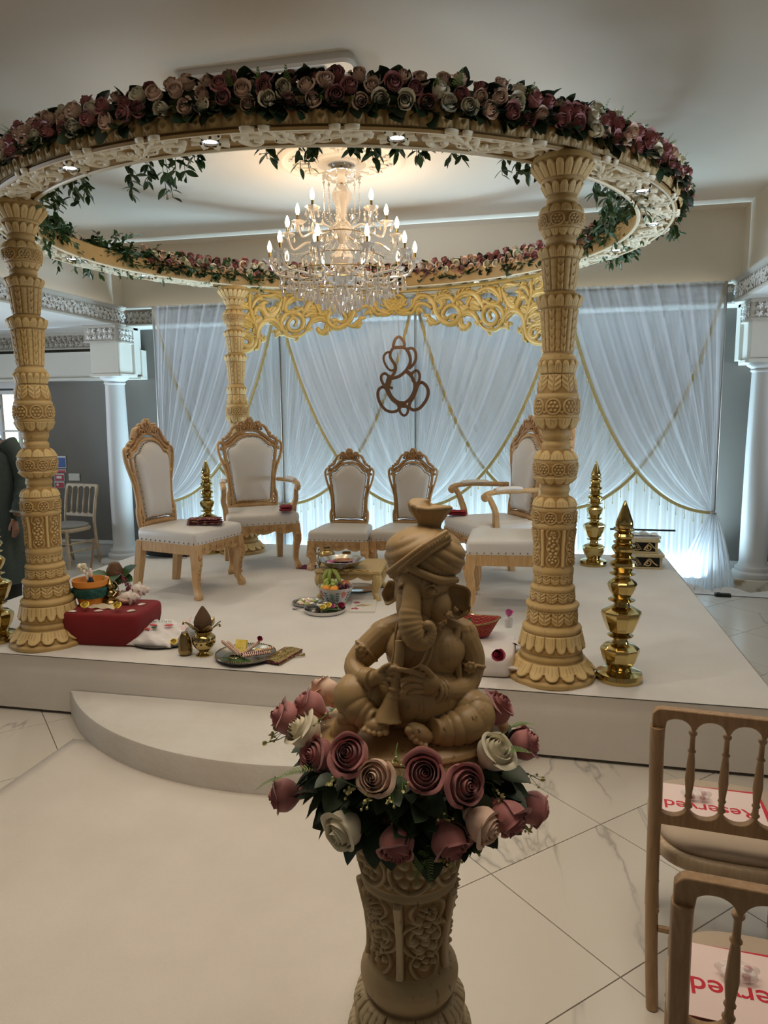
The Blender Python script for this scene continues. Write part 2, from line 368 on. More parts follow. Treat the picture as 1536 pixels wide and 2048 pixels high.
# marble floor tiles laid diagonally
def mat_marble():
    m = bpy.data.materials.new('marble_tile'); m.use_nodes = True; nt = m.node_tree; b = nt.nodes['Principled BSDF']
    b.inputs['Roughness'].default_value = .22
    geo = nt.nodes.new('ShaderNodeNewGeometry'); oi = nt.nodes.new('ShaderNodeObjectInfo')
    cmb = nt.nodes.new('ShaderNodeVectorMath'); cmb.operation = 'MULTIPLY_ADD'; cx = nt.nodes.new('ShaderNodeCombineXYZ')
    nt.links.new(oi.outputs['Random'], cx.inputs[0]); nt.links.new(oi.outputs['Random'], cx.inputs[1]); nt.links.new(oi.outputs['Random'], cx.inputs[2])
    cmb.inputs[1].default_value = (40, 40, 40); nt.links.new(cx.outputs[0], cmb.inputs[0]); nt.links.new(geo.outputs['Position'], cmb.inputs[2])
    n1 = node(nt, 'ShaderNodeTexNoise'); n1.inputs['Scale'].default_value = 1.15; n1.inputs['Detail'].default_value = 5; n1.inputs['Distortion'].default_value = .5
    mpp = node(nt, 'ShaderNodeMapping'); mpp.inputs['Scale'].default_value = (2.4, .75, 1); mpp.inputs['Rotation'].default_value = (0, 0, .75); nt.links.new(cmb.outputs[0], mpp.inputs['Vector']); nt.links.new(mpp.outputs[0], n1.inputs['Vector'])
    s1 = node(nt, 'ShaderNodeMath', operation='SUBTRACT'); nt.links.new(n1.outputs['Fac'], s1.inputs[0]); s1.inputs[1].default_value = .5
    ab = node(nt, 'ShaderNodeMath', operation='ABSOLUTE'); nt.links.new(s1.outputs[0], ab.inputs[0])
    rp = node(nt, 'ShaderNodeValToRGB'); rp.color_ramp.elements[0].position = 0; rp.color_ramp.elements[1].position = .022
    rp.color_ramp.elements[0].color = (.30, .28, .25, 1); rp.color_ramp.elements[1].color = (.60, .555, .485, 1)
    e = rp.color_ramp.elements.new(.007); e.color = (.46, .43, .38, 1)
    nt.links.new(ab.outputs[0], rp.inputs[0])
    n2 = node(nt, 'ShaderNodeTexNoise'); n2.inputs['Scale'].default_value = 1.1; nt.links.new(cmb.outputs[0], n2.inputs['Vector'])
    r2 = node(nt, 'ShaderNodeValToRGB'); r2.color_ramp.elements[0].position = .48; r2.color_ramp.elements[1].position = .6
    nt.links.new(n2.outputs['Fac'], r2.inputs[0])
    n3 = node(nt, 'ShaderNodeTexNoise'); n3.inputs['Scale'].default_value = 3; nt.links.new(geo.outputs['Position'], n3.inputs['Vector'])
    c1 = mixcol(nt, (.60, .555, .485), rp.outputs[0], r2.outputs[0])
    c2 = mixcol(nt, c1, (.52, .48, .42), .0)
    r3 = node(nt, 'ShaderNodeMath', operation='MULTIPLY'); nt.links.new(n3.outputs['Fac'], r3.inputs[0]); r3.inputs[1].default_value = .5
    c3 = mixcol(nt, c1, (.53, .48, .41), r3.outputs[0])
    nt.links.new(c3, b.inputs['Base Color'])
    return m
M['marble'] = mat_marble()
M['grout'] = mat('tile_grout', (.26, .22, .17), .9)
fl = struct('floor', MB().box((-2, 3, -.06), (15, 12, .10)), M['grout'])
ts = .576; a = ts/2-.0011
tm = MB(); tm.hexa([(-a, -a, -.009), (a, -a, -.009), (a, a, -.009), (-a, a, -.009), (-a+.001, -a+.001, 0), (a-.001, -a+.001, 0), (a-.001, a-.001, 0), (-a+.001, a-.001, 0)])
tile0 = tm.build('tile', M['marble'], fl, smooth=False)
first = True; cs = math.sqrt(.5)*ts
for i in range(-14, 16):
    for j in range(-14, 16):
        x = .245+(i-j)*cs; y = 2.843+cs+(i+j)*cs
        if not (-6.6 < x < 4.2 and .7 < y < 7.5): continue
        if -3.5 < x < .8 and 3.9 < y < 6.5: continue          # under the stage
        if -2.0 < x < -.8 and y < 3.9: continue               # under the aisle felt
        t = tile0 if first else tile0.copy()
        if not first: COL.objects.link(t)
        first = False
        t.location = (x, y, 0); t.rotation_euler = (0, 0, PI/4)
# ceilings
struct('ceiling', MB().box(((X0+X1)/2, 2.2, ZTOP+.05), (X1-X0+.4, 10.6, .1)), M['ceil'], smooth=False)
struct('ceiling', MB().box(((5.0+X1)/2, 2.4, ZLOW+.05), (5.0-X1, 10.4, .1)), M['white'], smooth=False)
struct('ceiling', MB().box(((-9.5+X0)/2, 2.4, ZLOW+.05), (9.5+X0, 10.4, .1)), M['white'], smooth=False)
struct('ceiling', MB().box(((X0+X1)/2, (YB+WALLY)/2, ZLOW+.05), (X1-X0, WALLY-YB, .1)), M['white'], smooth=False)
# upstands of the raised ceiling, each with a thin frame moulding
struct('wall_upstand_back', MB().box(((X0+X1)/2, 7.45, 3.08), (X1-X0+.4, .08, .82)), M['wall'], smooth=False)
struct('wall_upstand_right', MB().box((X1+.13, 2.2, 3.08), (.08, 10.5, .82)), M['wall'], smooth=False)
struct('wall_upstand_left', MB().box((X0-.16, 2.2, 3.08), (.08, 10.5, .82)), M['wall'], smooth=False)
fm = MB()
fm.box(((X0+X1)/2, 7.406, ZTOP-.03), (X1-X0+.2, .008, .05)); fm.box((X1+.07, 7.406, 3.05), (.05, .008, .75)); fm.box((X0-.07, 7.406, 3.05), (.05, .008, .75))
0 and struct('trim_1', fm, M['wall'], smooth=False, bevel=.003)
fm = MB(); fm.box((X0-.11, 2.2, ZTOP-.03), (.02, 10.4, .06)); fm.box((X0-.11, 7.33, 3.05), (.02, .05, .75)); 0 and struct('trim_2', fm, M['wall'], smooth=False, bevel=.006)
fm = MB(); fm.box((X1+.08, 2.2, ZTOP-.03), (.02, 10.4, .06)); 0 and struct('trim_3', fm, M['wall'], smooth=False, bevel=.006)
# walls
wb = MB()
wb.box((-.35, WALLY+.05, 1.35), (11.2, .1, 2.9)); wb.box((-8.3, WALLY+.05, 1.35), (2.8, .1, 2.9))
wb.box((-6.42, WALLY+.05, 2.35), (1.0, .1, .9))
struct('wall_back', wb, M['greywall'], smooth=False)
struct('wall_left', MB().box((-9.5, 5.2, 1.3), (.1, 4.8, 2.6)), M['greywall'], smooth=False)
struct('wall_right', MB().box((5.05, 5.6, 1.3), (.1, 4.0, 2.6)), M['greywall'], smooth=False)
bl = MB(); bl.box((-7.0, WALLY-.05, 2.2), (5.2, .1, .30)); bl.box((-7.0, WALLY-.07, 2.045), (5.2, .14, .03)); bl.box((3.4, WALLY-.05, 2.2), (3.3, .1, .30)); struct('trim_4', bl, M['wall'], smooth=False, bevel=.004)
for x0, x1 in ((-5.93, 1.0), (1.0, 5.0), (-9.4, -6.9)):
    sk = MB(); c = (x0+x1)/2; L = x1-x0
    sk.box((c, WALLY-.012, .06), (L, .024, .14)); sk.box((c, WALLY-.018, .14), (L, .036, .02)); sk.box((c, WALLY-.010, .16), (L, .02, .03))
    struct('baseboard_back', sk, M['white'], smooth=False, bevel=.003)
# carved cornices --------------------------------------------------------------
def leaf_poly(mb, u, v, r, ang, mp, lobes=5, h=.014):
    """lobed oak leaf as a domed fan"""
    pts = []; n = lobes*4
    for k in range(n+1):
        t = -PI*.86+TAU*.86*k/n
        rr = r*(.62+.38*abs(math.cos(t*lobes/1.72)))
        pts.append((u+rr*math.cos(t+ang), v+rr*math.sin(t+ang)))
    vs = [mp(u, v, h)]+[mp(p[0], p[1], h*.25 if k % 2 else h*.7) for k, p in enumerate(pts)]
    mb.add(vs, [(0, k+1, k+2) for k in range(len(pts)-1)])
def cornice(name, L, face, H=.195, leafm=None, leaves=True, seed=1):
    """face(u,v,h): u along, v up 0..H, h outward"""
    b = MB()
    prof = [(0, .0), (0, .030), (.012, .034), (.026, .020), (.028, .006), (H-.040, .006), (H-.036, .022), (H-.022, .030), (H-.012, .044), (H, .046), (H, .0)]
    vs = []; fs = []
    for u in (0, L):
        vs += [face(u, v, h) for v, h in prof]
    n = len(prof); fs = [(i, i+1, n+i+1, n+i) for i in range(n-1)]
    b.add(vs, fs)
    o = struct(name, b, M['cornice'], smooth=False)
    if leaves:
        q = MB(); r = random.Random(seed); u = .03
        k = 0
        while u < L-.03:
            for row in range(2):
                vv = .062 if row == 0 else H-.075
                leaf_poly(q, u+(.03 if row else 0)+r.uniform(-.006, .006), vv+r.uniform(-.006, .006), .036*r.uniform(.85, 1.1), r.uniform(0, TAU), lambda a, b_, h: face(a, b_, .006+h))
            q.stroke([(u+.0, .05), (u+.02, H*.5), (u+.05, H*.62), (u+.07, H-.06)], .008, .010, lambda a, b_, h: face(a, b_, .006+h))
            leaf_poly(q, u+.045, H*.5+r.uniform(-.01, .01), .024, r.uniform(0, TAU), lambda a, b_, h: face(a, b_, .006+h), 4, .018)
            u += .066
        p = q.build('leaf_carving', leafm or M['cornleaf'], o, smooth=False); p['kind'] = 'stuff'
    return o
cornice('trim_5', 8.6, lambda u, v, h: (X1-h, -1.4+u, ZLOW+v), seed=2)
cornice('trim_6', 6.4, lambda u, v, h: (X0+h, .8+u, ZLOW+v), seed=3)
cornice('trim_7', X1-X0-.02, lambda u, v, h: (X0+.01+u, YB-h, ZLOW+v), seed=4)
cornice('trim_8', 4.6, lambda u, v, h: (-9.3+u, WALLY-.02-h, 2.385+v), leafm=M['cornice'], seed=5)
cornice('trim_9', 3.0, lambda u, v, h: (2.1+u, WALLY-.02-h, 2.385+v), leafm=M['cornice'], seed=6)
# backing shelves of the cornices that carry the light strips
sh = MB(); sh.box((X1+.045, 2.9, ZLOW+.10), (.08, 8.6, .05)); sh.box((X0-.06, 4.0, ZLOW+.10), (.10, 6.4, .05)); sh.box(((X0+X1)/2, YB+.10, ZLOW+.10), (X1-X0, .2, .05))
struct('trim_10', sh, M['cornice'], smooth=False)
for nm, c, d in (('light_strip', (X1+.03, 2.9, ZLOW+.135), (.02, 8.5, .012)), ('light_strip', (X0-.04, 4.0, ZLOW+.135), (.02, 6.3, .012)), ('light_strip', ((X0+X1)/2, YB+.04, ZLOW+.135), (X1-X0-.1, .02, .012))):
    o = MB().box(c, d).build(nm, M['ledstrip'], smooth=False)
    tag(o, {0: 'warm light strip glowing above the right cornice', 1: 'warm light strip glowing above the left cornice', 2: 'warm light strip above the cornice behind the drapes'}[0 if c[0] > 1 else (1 if c[0] < -4 else 2)], 'light')
# white plaster columns carrying the cornice ------------------------------------------
def plaster_column(x, y, name, chipped=False):
    r = .118
    z0 = .11 if chipped else .05
    e = tag(empty(name, (x, y, 0)), kind='structure')
    prof = [(.175, z0), (.182, z0+.02), (.18, z0+.045), (.165, z0+.058), (.150, z0+.064), (.154, z0+.085), (.148, z0+.10), (.130, z0+.108), (r+.004, z0+.125), (r, z0+.15), (r, .7), (r*.97, 1.3), (r*.86, 1.95), (r*.86, 1.965), (.112, 1.972), (.115, 1.985), (.105, 1.99), (.115, 2.005), (.14, 2.02), (.152, 2.035), (.155, 2.05)]
    MB().lathe(prof, 40).build('shaft', M['plaster'], e)
    if chipped: MB().box((0, 0, .055), (.38, .38, .11)).build('plinth', M['oldstone'], e, bevel=.006, smooth=False)
    else: MB().box((0, 0, .025), (.37, .37, .05)).build('plinth', M['white'], e, bevel=.006, smooth=False)
    b = MB(); b.box((0, 0, 2.065), (.36, .36, .03)); b.box((0, 0, 2.33), (.33, .33, .50)); b.box((.03 if x < 0 else -.03, .17, 2.33), (.34, .14, .50)); b.build('block', M['wall'], e, smooth=False, bevel=.004)
    b = MB(); b.box((0, -.02, 2.49), (.37, .40, .17)); b.box((0, -.02, 2.565), (.40, .43, .03)); b.box((0, -.02, 2.41), (.39, .42, .02))
    c = b.build('capital', M['cornice'], e, smooth=False, bevel=.004)
    q = MB(); rr = random.Random(5)
    for side in range(3):
        for i in range(5):
            for jj in range(2):
                u = -.13+i*.065; v = 2.455+jj*.065
                if side == 0: mp = lambda a, b_, h: (a, -.222-h, b_)
                elif side == 1: mp = lambda a, b_, h: (.187+h, a-.02, b_)
                else: mp = lambda a, b_, h: (-.187-h, a-.02, b_)
                leaf_poly(q, u+rr.uniform(-.005, .005), v, .031, rr.uniform(0, TAU), mp)
    p = q.build('leaf_carving', M['cornleaf'], c, smooth=False); p['kind'] = 'stuff'
    return e
plaster_column(-4.62, 7.24, 'pillar_left')
plaster_column(1.88, 7.16, 'pillar_right', True)
# ceiling rose ------------------------------------------------------------------
RX, RY = -1.485, 5.34
cr_e = tag(empty('ceiling_rose', (RX, RY, ZTOP)), 'round plaster ceiling rose with leaf relief above the chandelier', 'ceiling rose')
MB().lathe([(.46, 0), (.462, -.010), (.445, -.020), (.425, -.022), (.415, -.012), (.40, -.008), (.21, -.010), (.20, -.022), (.18, -.026), (.165, -.016), (.11, -.016), (.10, -.03), (.07, -.034), (.0001, -.034)], 64, closed=False).build('disc', M['ceil'], cr_e)
q = MB()
for k in range(12):
    a0 = TAU*k/12
    def mp(u, v, h, a0=a0): return ((.30+v)*math.cos(a0+u/.3), (.30+v)*math.sin(a0+u/.3), -.008-h)
    q.stroke(cr([(-.07, -.05), (-.03, .03), (.02, .05), (.05, .01), (.03, -.02), (.01, .0)], 4), taper(21, .010, .022, .006), .012, mp)
    leaf_poly(q, -.04, .05, .030, 1.0, mp, 5, .014); leaf_poly(q, .05, -.05, .028, 3.0, mp, 5, .014)
    q.stroke([(-.02, -.17), (-.015, -.13), (.0, -.11), (.015, -.13), (.02, -.17)], .014, .008, mp)
p = q.build('leaf_relief', M['ceil'], cr_e, smooth=False); p['kind'] = 'stuff'
# ceiling air conditioner ---------------------------------------------------------
ac = tag(empty('air_conditioner', (-1.475, 4.27, ZTOP)), 'white square ceiling air conditioner cassette above the front of the rose ring', 'air conditioner')
q = MB()
n = 40
def rrect(w, r, n=8):
    out = []
    for cx, cy, a0 in ((w-r, w-r, 0), (-w+r, w-r, PI/2), (-w+r, -w+r, PI), (w-r, -w+r, 1.5*PI)):
        for k in range(n+1): out.append((cx+r*math.cos(a0+PI/2*k/n), cy+r*math.sin(a0+PI/2*k/n)))
    return out
o1 = rrect(.485, .05); o2 = rrect(.47, .05)
q.add([(x, y, 0) for x, y in o1]+[(x, y, -.032) for x, y in o1]+[(x, y, -.045) for x, y in o2], [(i, (i+1) % 36, 36+(i+1) % 36, 36+i) for i in range(36)]+[(36+i, 36+(i+1) % 36, 72+(i+1) % 36, 72+i) for i in range(36)]+[tuple(72+i for i in range(36))])
q.build('panel', M['white'], ac, angle=30)
for s in range(4):
    f = MB(); f.box((0, -.41, -.049), (.66, .07, .008)); o = f.build('flap', M['white'], ac, smooth=False); o.rotation_euler = (0, 0, s*PI/2)
g = MB()
for k in range(9): g.box((0, -.24+.06*k, -.048), (.52, .006, .008))
g.box((0, 0, -.046), (.56, .56, .004)); g.build('intake_grille', M['white'], ac, smooth=False)
# glazed door and what lies outside -----------------------------------------------------
dr = tag(empty('door_1', (-6.43, WALLY, 0)), kind='structure')
f = MB()
for x in (-.49, .49): f.box((x, .03, 1.03), (.06, .09, 2.0))
f.box((0, .03, 1.98), (1.04, .09, .14)); f.box((0, .03, .12), (1.0, .07, .20)); f.box((0, -.02, 2.0), (1.1, .04, .22))
f.build('door_frame', M['white'], dr, smooth=False, bevel=.004)
f = MB()
for x in (-.22, .06, .30, .37): f.box((x, .03, 1.05), (.028, .04, 1.75))
for z in (.62, 1.04, 1.46): f.box((0, .03, z), (.94, .035, .022))
f.build('glazing_bars', M['white'], dr, smooth=False)
MB().box((-.05, -.045, 1.945), (.7, .01, .018)).build('vent_slot', M['black'], dr, smooth=False)
gm = bpy.data.materials.new('window_glass'); gm.use_nodes = True; nt = gm.node_tree; nt.nodes.clear()
o_ = nt.nodes.new('ShaderNodeOutputMaterial'); t_ = nt.nodes.new('ShaderNodeBsdfTransparent'); g_ = nt.nodes.new('ShaderNodeBsdfGlossy'); g_.inputs['Roughness'].default_value = .02
x_ = nt.nodes.new('ShaderNodeMixShader'); x_.inputs[0].default_value = .06; nt.links.new(t_.outputs[0], x_.inputs[1]); nt.links.new(g_.outputs[0], x_.inputs[2]); nt.links.new(x_.outputs[0], o_.inputs[0])
MB().box((0, .03, 1.05), (.94, .006, 1.75)).build('pane', gm, dr, smooth=False)
ext = tag(empty('building', (-10.5, 13.2, 0)), 'pale building with sash windows seen through the glazed door', 'building')
MB().box((0, .2, 3), (9, .3, 7)).build('facade', mat('pale_render', (.72, .72, .70), .9), ext, smooth=False)
dg = mat('dark_window_glass', (.18, .22, .27), .15)
for x in (-2.2, -.9, .4, 1.7):
    for z in (1.2, 3.2):
        wf = MB(); wf.box((x, 0, z), (.95, .10, 1.5)); w_ = wf.build('window', M['white'], ext, smooth=False)
        for ix in range(3):
            for iz in range(4):
                MB().box((x-.28+.28*ix, -.055, z-.5+.34*iz), (.23, .01, .29)).build('pane', dg, w_, smooth=False)
hd_ = MB(); r = random.Random(3)
for k in range(2600):
    x = r.uniform(-10.5, -6.5); z = r.uniform(0, 1.25); y = 10.2+r.uniform(-.25, .25); s = .05
    a = r.uniform(0, TAU); b_ = r.uniform(-1, 1)
    u = Vector((math.cos(a), math.sin(a)*.5, b_)).normalized()*s; v = Vector((-math.sin(a), b_, math.cos(a))).normalized()*s*.5
    c = Vector((x, y, z)); hd_.add([c-u, c+v, c+u, c-v], [(0, 1, 2, 3)])
tag(hd_.build('hedge', mat('hedge_leaf', (.10, .22, .05), .6, 0, (.22, .36, .10), 3), None, smooth=False), 'clipped green hedge outside the glazed door', 'hedge', kind='stuff')
tag(MB().box((-9, 11, -.08), (10, 6.8, .06)).build('ground_outside', mat('pale_paving', (.45, .45, .44), .9), smooth=False), kind='structure')
light('outdoor_daylight', 'AREA', (-8.5, 8.6, 4.6), 900, (.86, .94, 1), (-9.5, 13, 1.5), shape='RECTANGLE', size=5, size_y=3)
# notices and socket on the back wall
def notice(px, py0, py1, w, colr, label):
    P = at_y(px, (py0+py1)/2, WALLY-.006); h = abs(at_y(px, py0, WALLY).z-at_y(px, py1, WALLY).z)
    e = tag(empty('wall_notice', (P.x, WALLY, P.z)), label, 'sign')
    MB().box((0, -.004, 0), (w, .006, h)).build('board', M['white'], e, smooth=False)
    MB().box((0, -.008, -.005), (w*.9, .003, h*.80)).build('coloured_panel', colr, e, smooth=False)
    return e, h
blue = mat('safety_blue', (.02, .07, .28), .5); rd = mat('safety_red', (.42, .02, .03), .5)
e, h = notice(122, 912, 936, .13, blue, 'blue and white safety notice on the grey wall, uppermost of the four')
notice(122, 939, 945, .13, rd, 'thin red strip notice under the blue one on the grey wall')
e, h = notice(119, 947, 962, .13, rd, 'red notice with a white patch above the lowest red notice')
MB().box((0, -.012, 0), (.07, .003, .03)).build('white_patch', M['white'], e, smooth=False)
e, h = notice(119, 963, 976, .13, rd, 'red notice with a white flame mark, lowest on the grey wall')
MB().ball((-.02, -.012, 0), (.016, .003, .016), 12, 8).build('mark', M['white'], e)
P = at_y(149, 954, WALLY)
e = tag(empty('wall_socket', (P.x, WALLY, P.z)), 'white double blank switch plate on the grey wall', 'socket')
MB().box((0, -.005, 0), (.145, .01, .085)).build('plate', M['wall'], e, smooth=False, bevel=.003)
for s in (-1, 1): MB().cyl((.06*s, -.01, 0), (.06*s, -.013, 0), .004, n=8).build('screw', M['dsteel'], e)
# ================================================================ STAGE, STEP, AISLE
SZ = .335; SXL, SXR, SYF, SYB = -3.76, 1.06, 3.371, 6.85
stg = tag(empty('stage', (0, 0, 0)), 'low rectangular white felt covered wedding stage', 'stage')
b = MB(); nu = 60
b.box(((SXL+SXR)/2, (SYF+SYB)/2, (SZ+.02)/2-.005), (SXR-SXL-.03, SYB-SYF-.03, SZ-.02)); b.build('platform', M['white'], stg, smooth=False)
# felt skin: top with soft wrinkles, rolled edge, sides
def felt(x0, x1, y0, y1, z1):
    q = MB(); nx, ny = 97, 71; r = random.Random(2)
    from mathutils import noise
    def top(s, t):
        x = x0+(x1-x0)*s; y = y0+(y1-y0)*t
        e = min(s, 1-s, t*.75, (1-t)*.75)*(x1-x0)
        z = z1 - (.006 if e < .02 else 0)
        z += .0016*noise.noise((x*1.1, y*3.2, 0))+.0012*noise.noise((x*.7+y*1.5, y*.4, 3))
        z += .0035*math.exp(-((e-.07)/.02)**2)*(1+noise.noise((x*2, y*2, 7)))
        return (x, y, z)
    q.grid(top, nx, ny)
    n = len(q.v)
    def side(pa, pb, nn, nrm):
        def f(s, t):
            x = pa[0]+(pb[0]-pa[0])*s; y = pa[1]+(pb[1]-pa[1])*s
            o = .004*noise.noise((x*1.3, y*1.3, t*2))+(.006 if t > .85 else 0)*math.sin(t*20)
            return (x+nrm[0]*(o+.002), y+nrm[1]*(o+.002), .018+(z1-.008-.018)*t)
        q.grid(f, nn, 9)
    side((x0, y0), (x1, y0), 90, (0, -1)); side((x1, y0), (x1, y1), 60, (1, 0)); side((x0, y1), (x0, y0), 60, (-1, 0))
    return q
felt(SXL, SXR, SYF, SYB, SZ).build('felt_cover', M['stagecloth'], stg, angle=50)
# segment shaped step
STX, STZ = -1.28, .145; RC = 1.605; SYC = 4.375
q = MB(); A = math.asin(1.255/RC); nn = 64
arc = [(STX+RC*math.sin(-A+2*A*k/nn), SYC-RC*math.cos(-A+2*A*k/nn)) for k in range(nn+1)]
arc = [(x, min(y, SYF-.006)) for x, y in arc]
def ring_of(off, z):
    return [(STX+(x-STX)*(1-off), SYF-.006+(y-SYF+.006)*(1-off), z) for x, y in arc]
R_ = [ring_of(0, .0), ring_of(-.002, .07), ring_of(0, STZ-.012), ring_of(.004, STZ-.003), ring_of(.014, STZ)]
n = nn+1; vs = [p for r_ in R_ for p in r_]; fs = []
for k in range(len(R_)-1): fs += [(k*n+i, k*n+i+1, (k+1)*n+i+1, (k+1)*n+i) for i in range(nn)]
fs += [tuple((len(R_)-1)*n+i for i in range(n))]
q.add(vs, fs)
tag(q.build('stage_step', mat('crumpled_step_felt', (.60, .57, .52), .8, 0, (.55, .51, .45), 4, bump=1, bscale=22)), 'curved half round white felt step in front of the stage', 'step')
# aisle felt
q = MB(); q.grid(lambda s, t: (-2.335+s*(2.335-.47), .55+t*2.55, .004+.0012*math.sin(9*s)*math.sin(7*t)), 30, 30)
c_ = q.build('aisle_carpet', M['carpet'])
c_['kind'] = 'structure'
sm = c_.modifiers.new('t', 'SOLIDIFY'); sm.thickness = .003; sm.offset = -1
# ================================================================ BACKDROP
BX = [at_y(px, 620, 7.03).x for px in (303, 520, 806, 1108, 1452)]
BZ = 2.745; BY = 7.02
bx0, bx4 = BX[0], BX[4]
BX = [bx0+(bx4-bx0)*k/4 for k in range(5)]
M['voile'] = mat_sheer('white_voile', (.80, .80, .82), .46)
M['voile3'] = mat_sheer('white_voile_gathered', (.84, .84, .85), .62)
M['voile2'] = mat_sheer('white_voile_back', (.78, .79, .82), .42)
M['trimgold'] = mat('gold_braid', (.62, .52, .24), .5, .2, (.42, .33, .13), 160)
fr = tag(empty('backdrop_frame', (0, 0, 0)), 'grey metal pole frame carrying the white drapes', 'frame')
for k, x in enumerate(BX):
    MB().cyl((x, BY+.045, .012), (x, BY+.045, BZ-.03), .014, n=10).build('pole', M['dsteel'], fr)
    MB().box((x, BY+.045, .006), (.30, .2, .012)).build('base_plate', M['dsteel'], fr, smooth=False)
for k in range(4): MB().cyl((BX[k], BY+.045, BZ-.02), (BX[k+1], BY+.045, BZ-.02), .014, n=10).build('rail', M['dsteel'], fr)
names = ['left end', 'left of centre', 'right of centre', 'right end']
def pleat(u, n, ph): return math.sin(TAU*n*u+ph+1.3*math.sin(5.1*u+ph))
for k in range(4):
    x0, x1 = BX[k], BX[k+1]; ph = k*1.7
    nu, nv = 220, 26
    U, V = np.meshgrid(np.linspace(0, 1, nu), np.linspace(0, 1, nv))
    pl = np.sin(TAU*15*U+ph+2.2*np.sin(6*U+ph)+.6*np.sin(V*3+U*9))+.4*np.sin(TAU*27*U+2*np.sin(4*U))
    Xc = x0+(x1-x0)*U; Y = BY+.070+.105*(1-V)**5+(.006+.006*V)*pl; Z = BZ-.005-(BZ-.03)*V
    o = grid_obj('voile_curtain', np.stack([Xc, Y, Z], -1), M['voile2'])
    tag(o, f'plain pleated white voile panel hanging behind the crossed drapes, {names[k]}', 'curtain', 'pleated voile panels at the back')
ZT = .715
def swag(k, tie_left, depth, label):
    """bay k; drape tied back at its left or right pole"""
    xa, xb = (BX[k], BX[k+1]) if tie_left else (BX[k+1], BX[k])     # xa: tie side, xb: free corner
    s = 1 if xb > xa else -1; yy = BY+depth
    e = tag(empty('voile_drape', (xa, yy, 0)), label, 'curtain', 'crossed voile drapes of the backdrop')
    nu, nv = 170, 44; V = np.zeros((nv, nu, 3)); ph = k*2.1+depth*9
    for i in range(nu):
        u = i/(nu-1)
        T = np.array([xa+(xb-xa)*u, BZ+.004]); K = np.array([xa+s*(.012+.022*u), ZT+.0*u])
        f = .36+.40*(1-u)
        P1 = np.array([T[0]+(K[0]-T[0])*f, ZT+.02+(1-u)**1.2*1.1+.25*u*(1-u)])
        for j in range(nv):
            t = j/(nv-1)
            p = (1-t)**2*T+2*t*(1-t)*P1+t*t*K
            d = (pleat(u, 10, ph)+.55*pleat(u, 17, ph+1)+.35*pleat(u, 27, ph+2)*(.4+.6*t))*(.010*(1-t)+.007)+.010*math.sin(TAU*4*u+3*t)*math.sin(PI*t)
            V[j, i] = (p[0]-xa, d-.03*math.sin(PI*t)*u, p[1])
    grid_obj('drape', V, M['voile'], e)
    edge = [tuple(V[j, -1]) for j in range(nv)]
    q = MB(); n = len(edge)
    for j in range(n-1):
        pass
    vs = []
    for j, p in enumerate(edge):
        d = Vector(edge[min(j+1, n-1)])-Vector(edge[max(j-1, 0)]); d.y = 0; d.normalize(); nn = Vector((-d.z, 0, d.x))*(-.015)
        c = Vector(p)+Vector((0, -.006, 0)); vs += [c+nn+Vector((0, -.0, 0)), c+Vector((0, -.005, 0)), c-nn]
    q.add(vs, [(3*j+a, 3*j+3+a, 3*j+4+a, 3*j+1+a) for j in range(n-1) for a in (0, 1)])
    q.build('gold_braid', M['trimgold'], e)
    q = MB(); acc = 0; last = Vector(edge[0])
    for p in edge[4:]:
        p = Vector(p); acc += (p-last).length; last = p
        if acc > .075:
            acc = 0; q.cyl(p+Vector((0, -.01, -.012)), p+Vector((0, -.01, -.085)), .0022, n=4); q.ball(p+Vector((0, -.01, -.095)), (.005, .005, .012), 5, 4)
    f_ = q.build('tassel_fringe', M['trimgold'], e); f_['kind'] = 'stuff'
    # tie and tail
    q = MB(); q.lathe([(.030, ZT-.012), (.036, ZT-.006), (.036, ZT+.006), (.030, ZT+.012)], 14, (s*.022, 0, 0)); q.build('tie_band', M['steel'], e)
    nu2, nv2 = 90, 26; W = np.zeros((nv2, nu2, 3)); big = .50 if (k == 3 and depth < .02) else .24
    for i in range(nu2):
        u = i/(nu2-1)
        for j in range(nv2):
            t = j/(nv2-1); wd = .05+big*t**.8
            a = (u-.5)
            z = ZT*(1-t)+.02*t
            x = s*(.02+a*wd*1.0+.06*t)
            y = -.02+(.016+.035*t)*math.sin(TAU*8*u+1.2*math.sin(7*u)+k)-.10*t*t*(1-(2*a)**2)
            W[j, i] = (x, y, z)
    grid_obj('tail', W, M['voile3'], e)
    return e
swag(0, True, .0, 'white voile drape with gold fringe tied at the far left pole')
swag(0, False, .04, 'inner white voile drape crossing behind the far left one')
swag(1, False, .0, 'white voile drape sweeping down to the centre pole from the left')
swag(1, True, .04, 'inner white voile drape from the centre pole down to the left')
swag(2, True, .0, 'white voile drape sweeping down to the centre pole from the right')
swag(2, False, .04, 'inner white voile drape from the centre pole down to the right')
swag(3, False, .0, 'white voile drape with gold fringe tied at the far right pole')
swag(3, True, .04, 'inner white voile drape crossing behind the far right one')
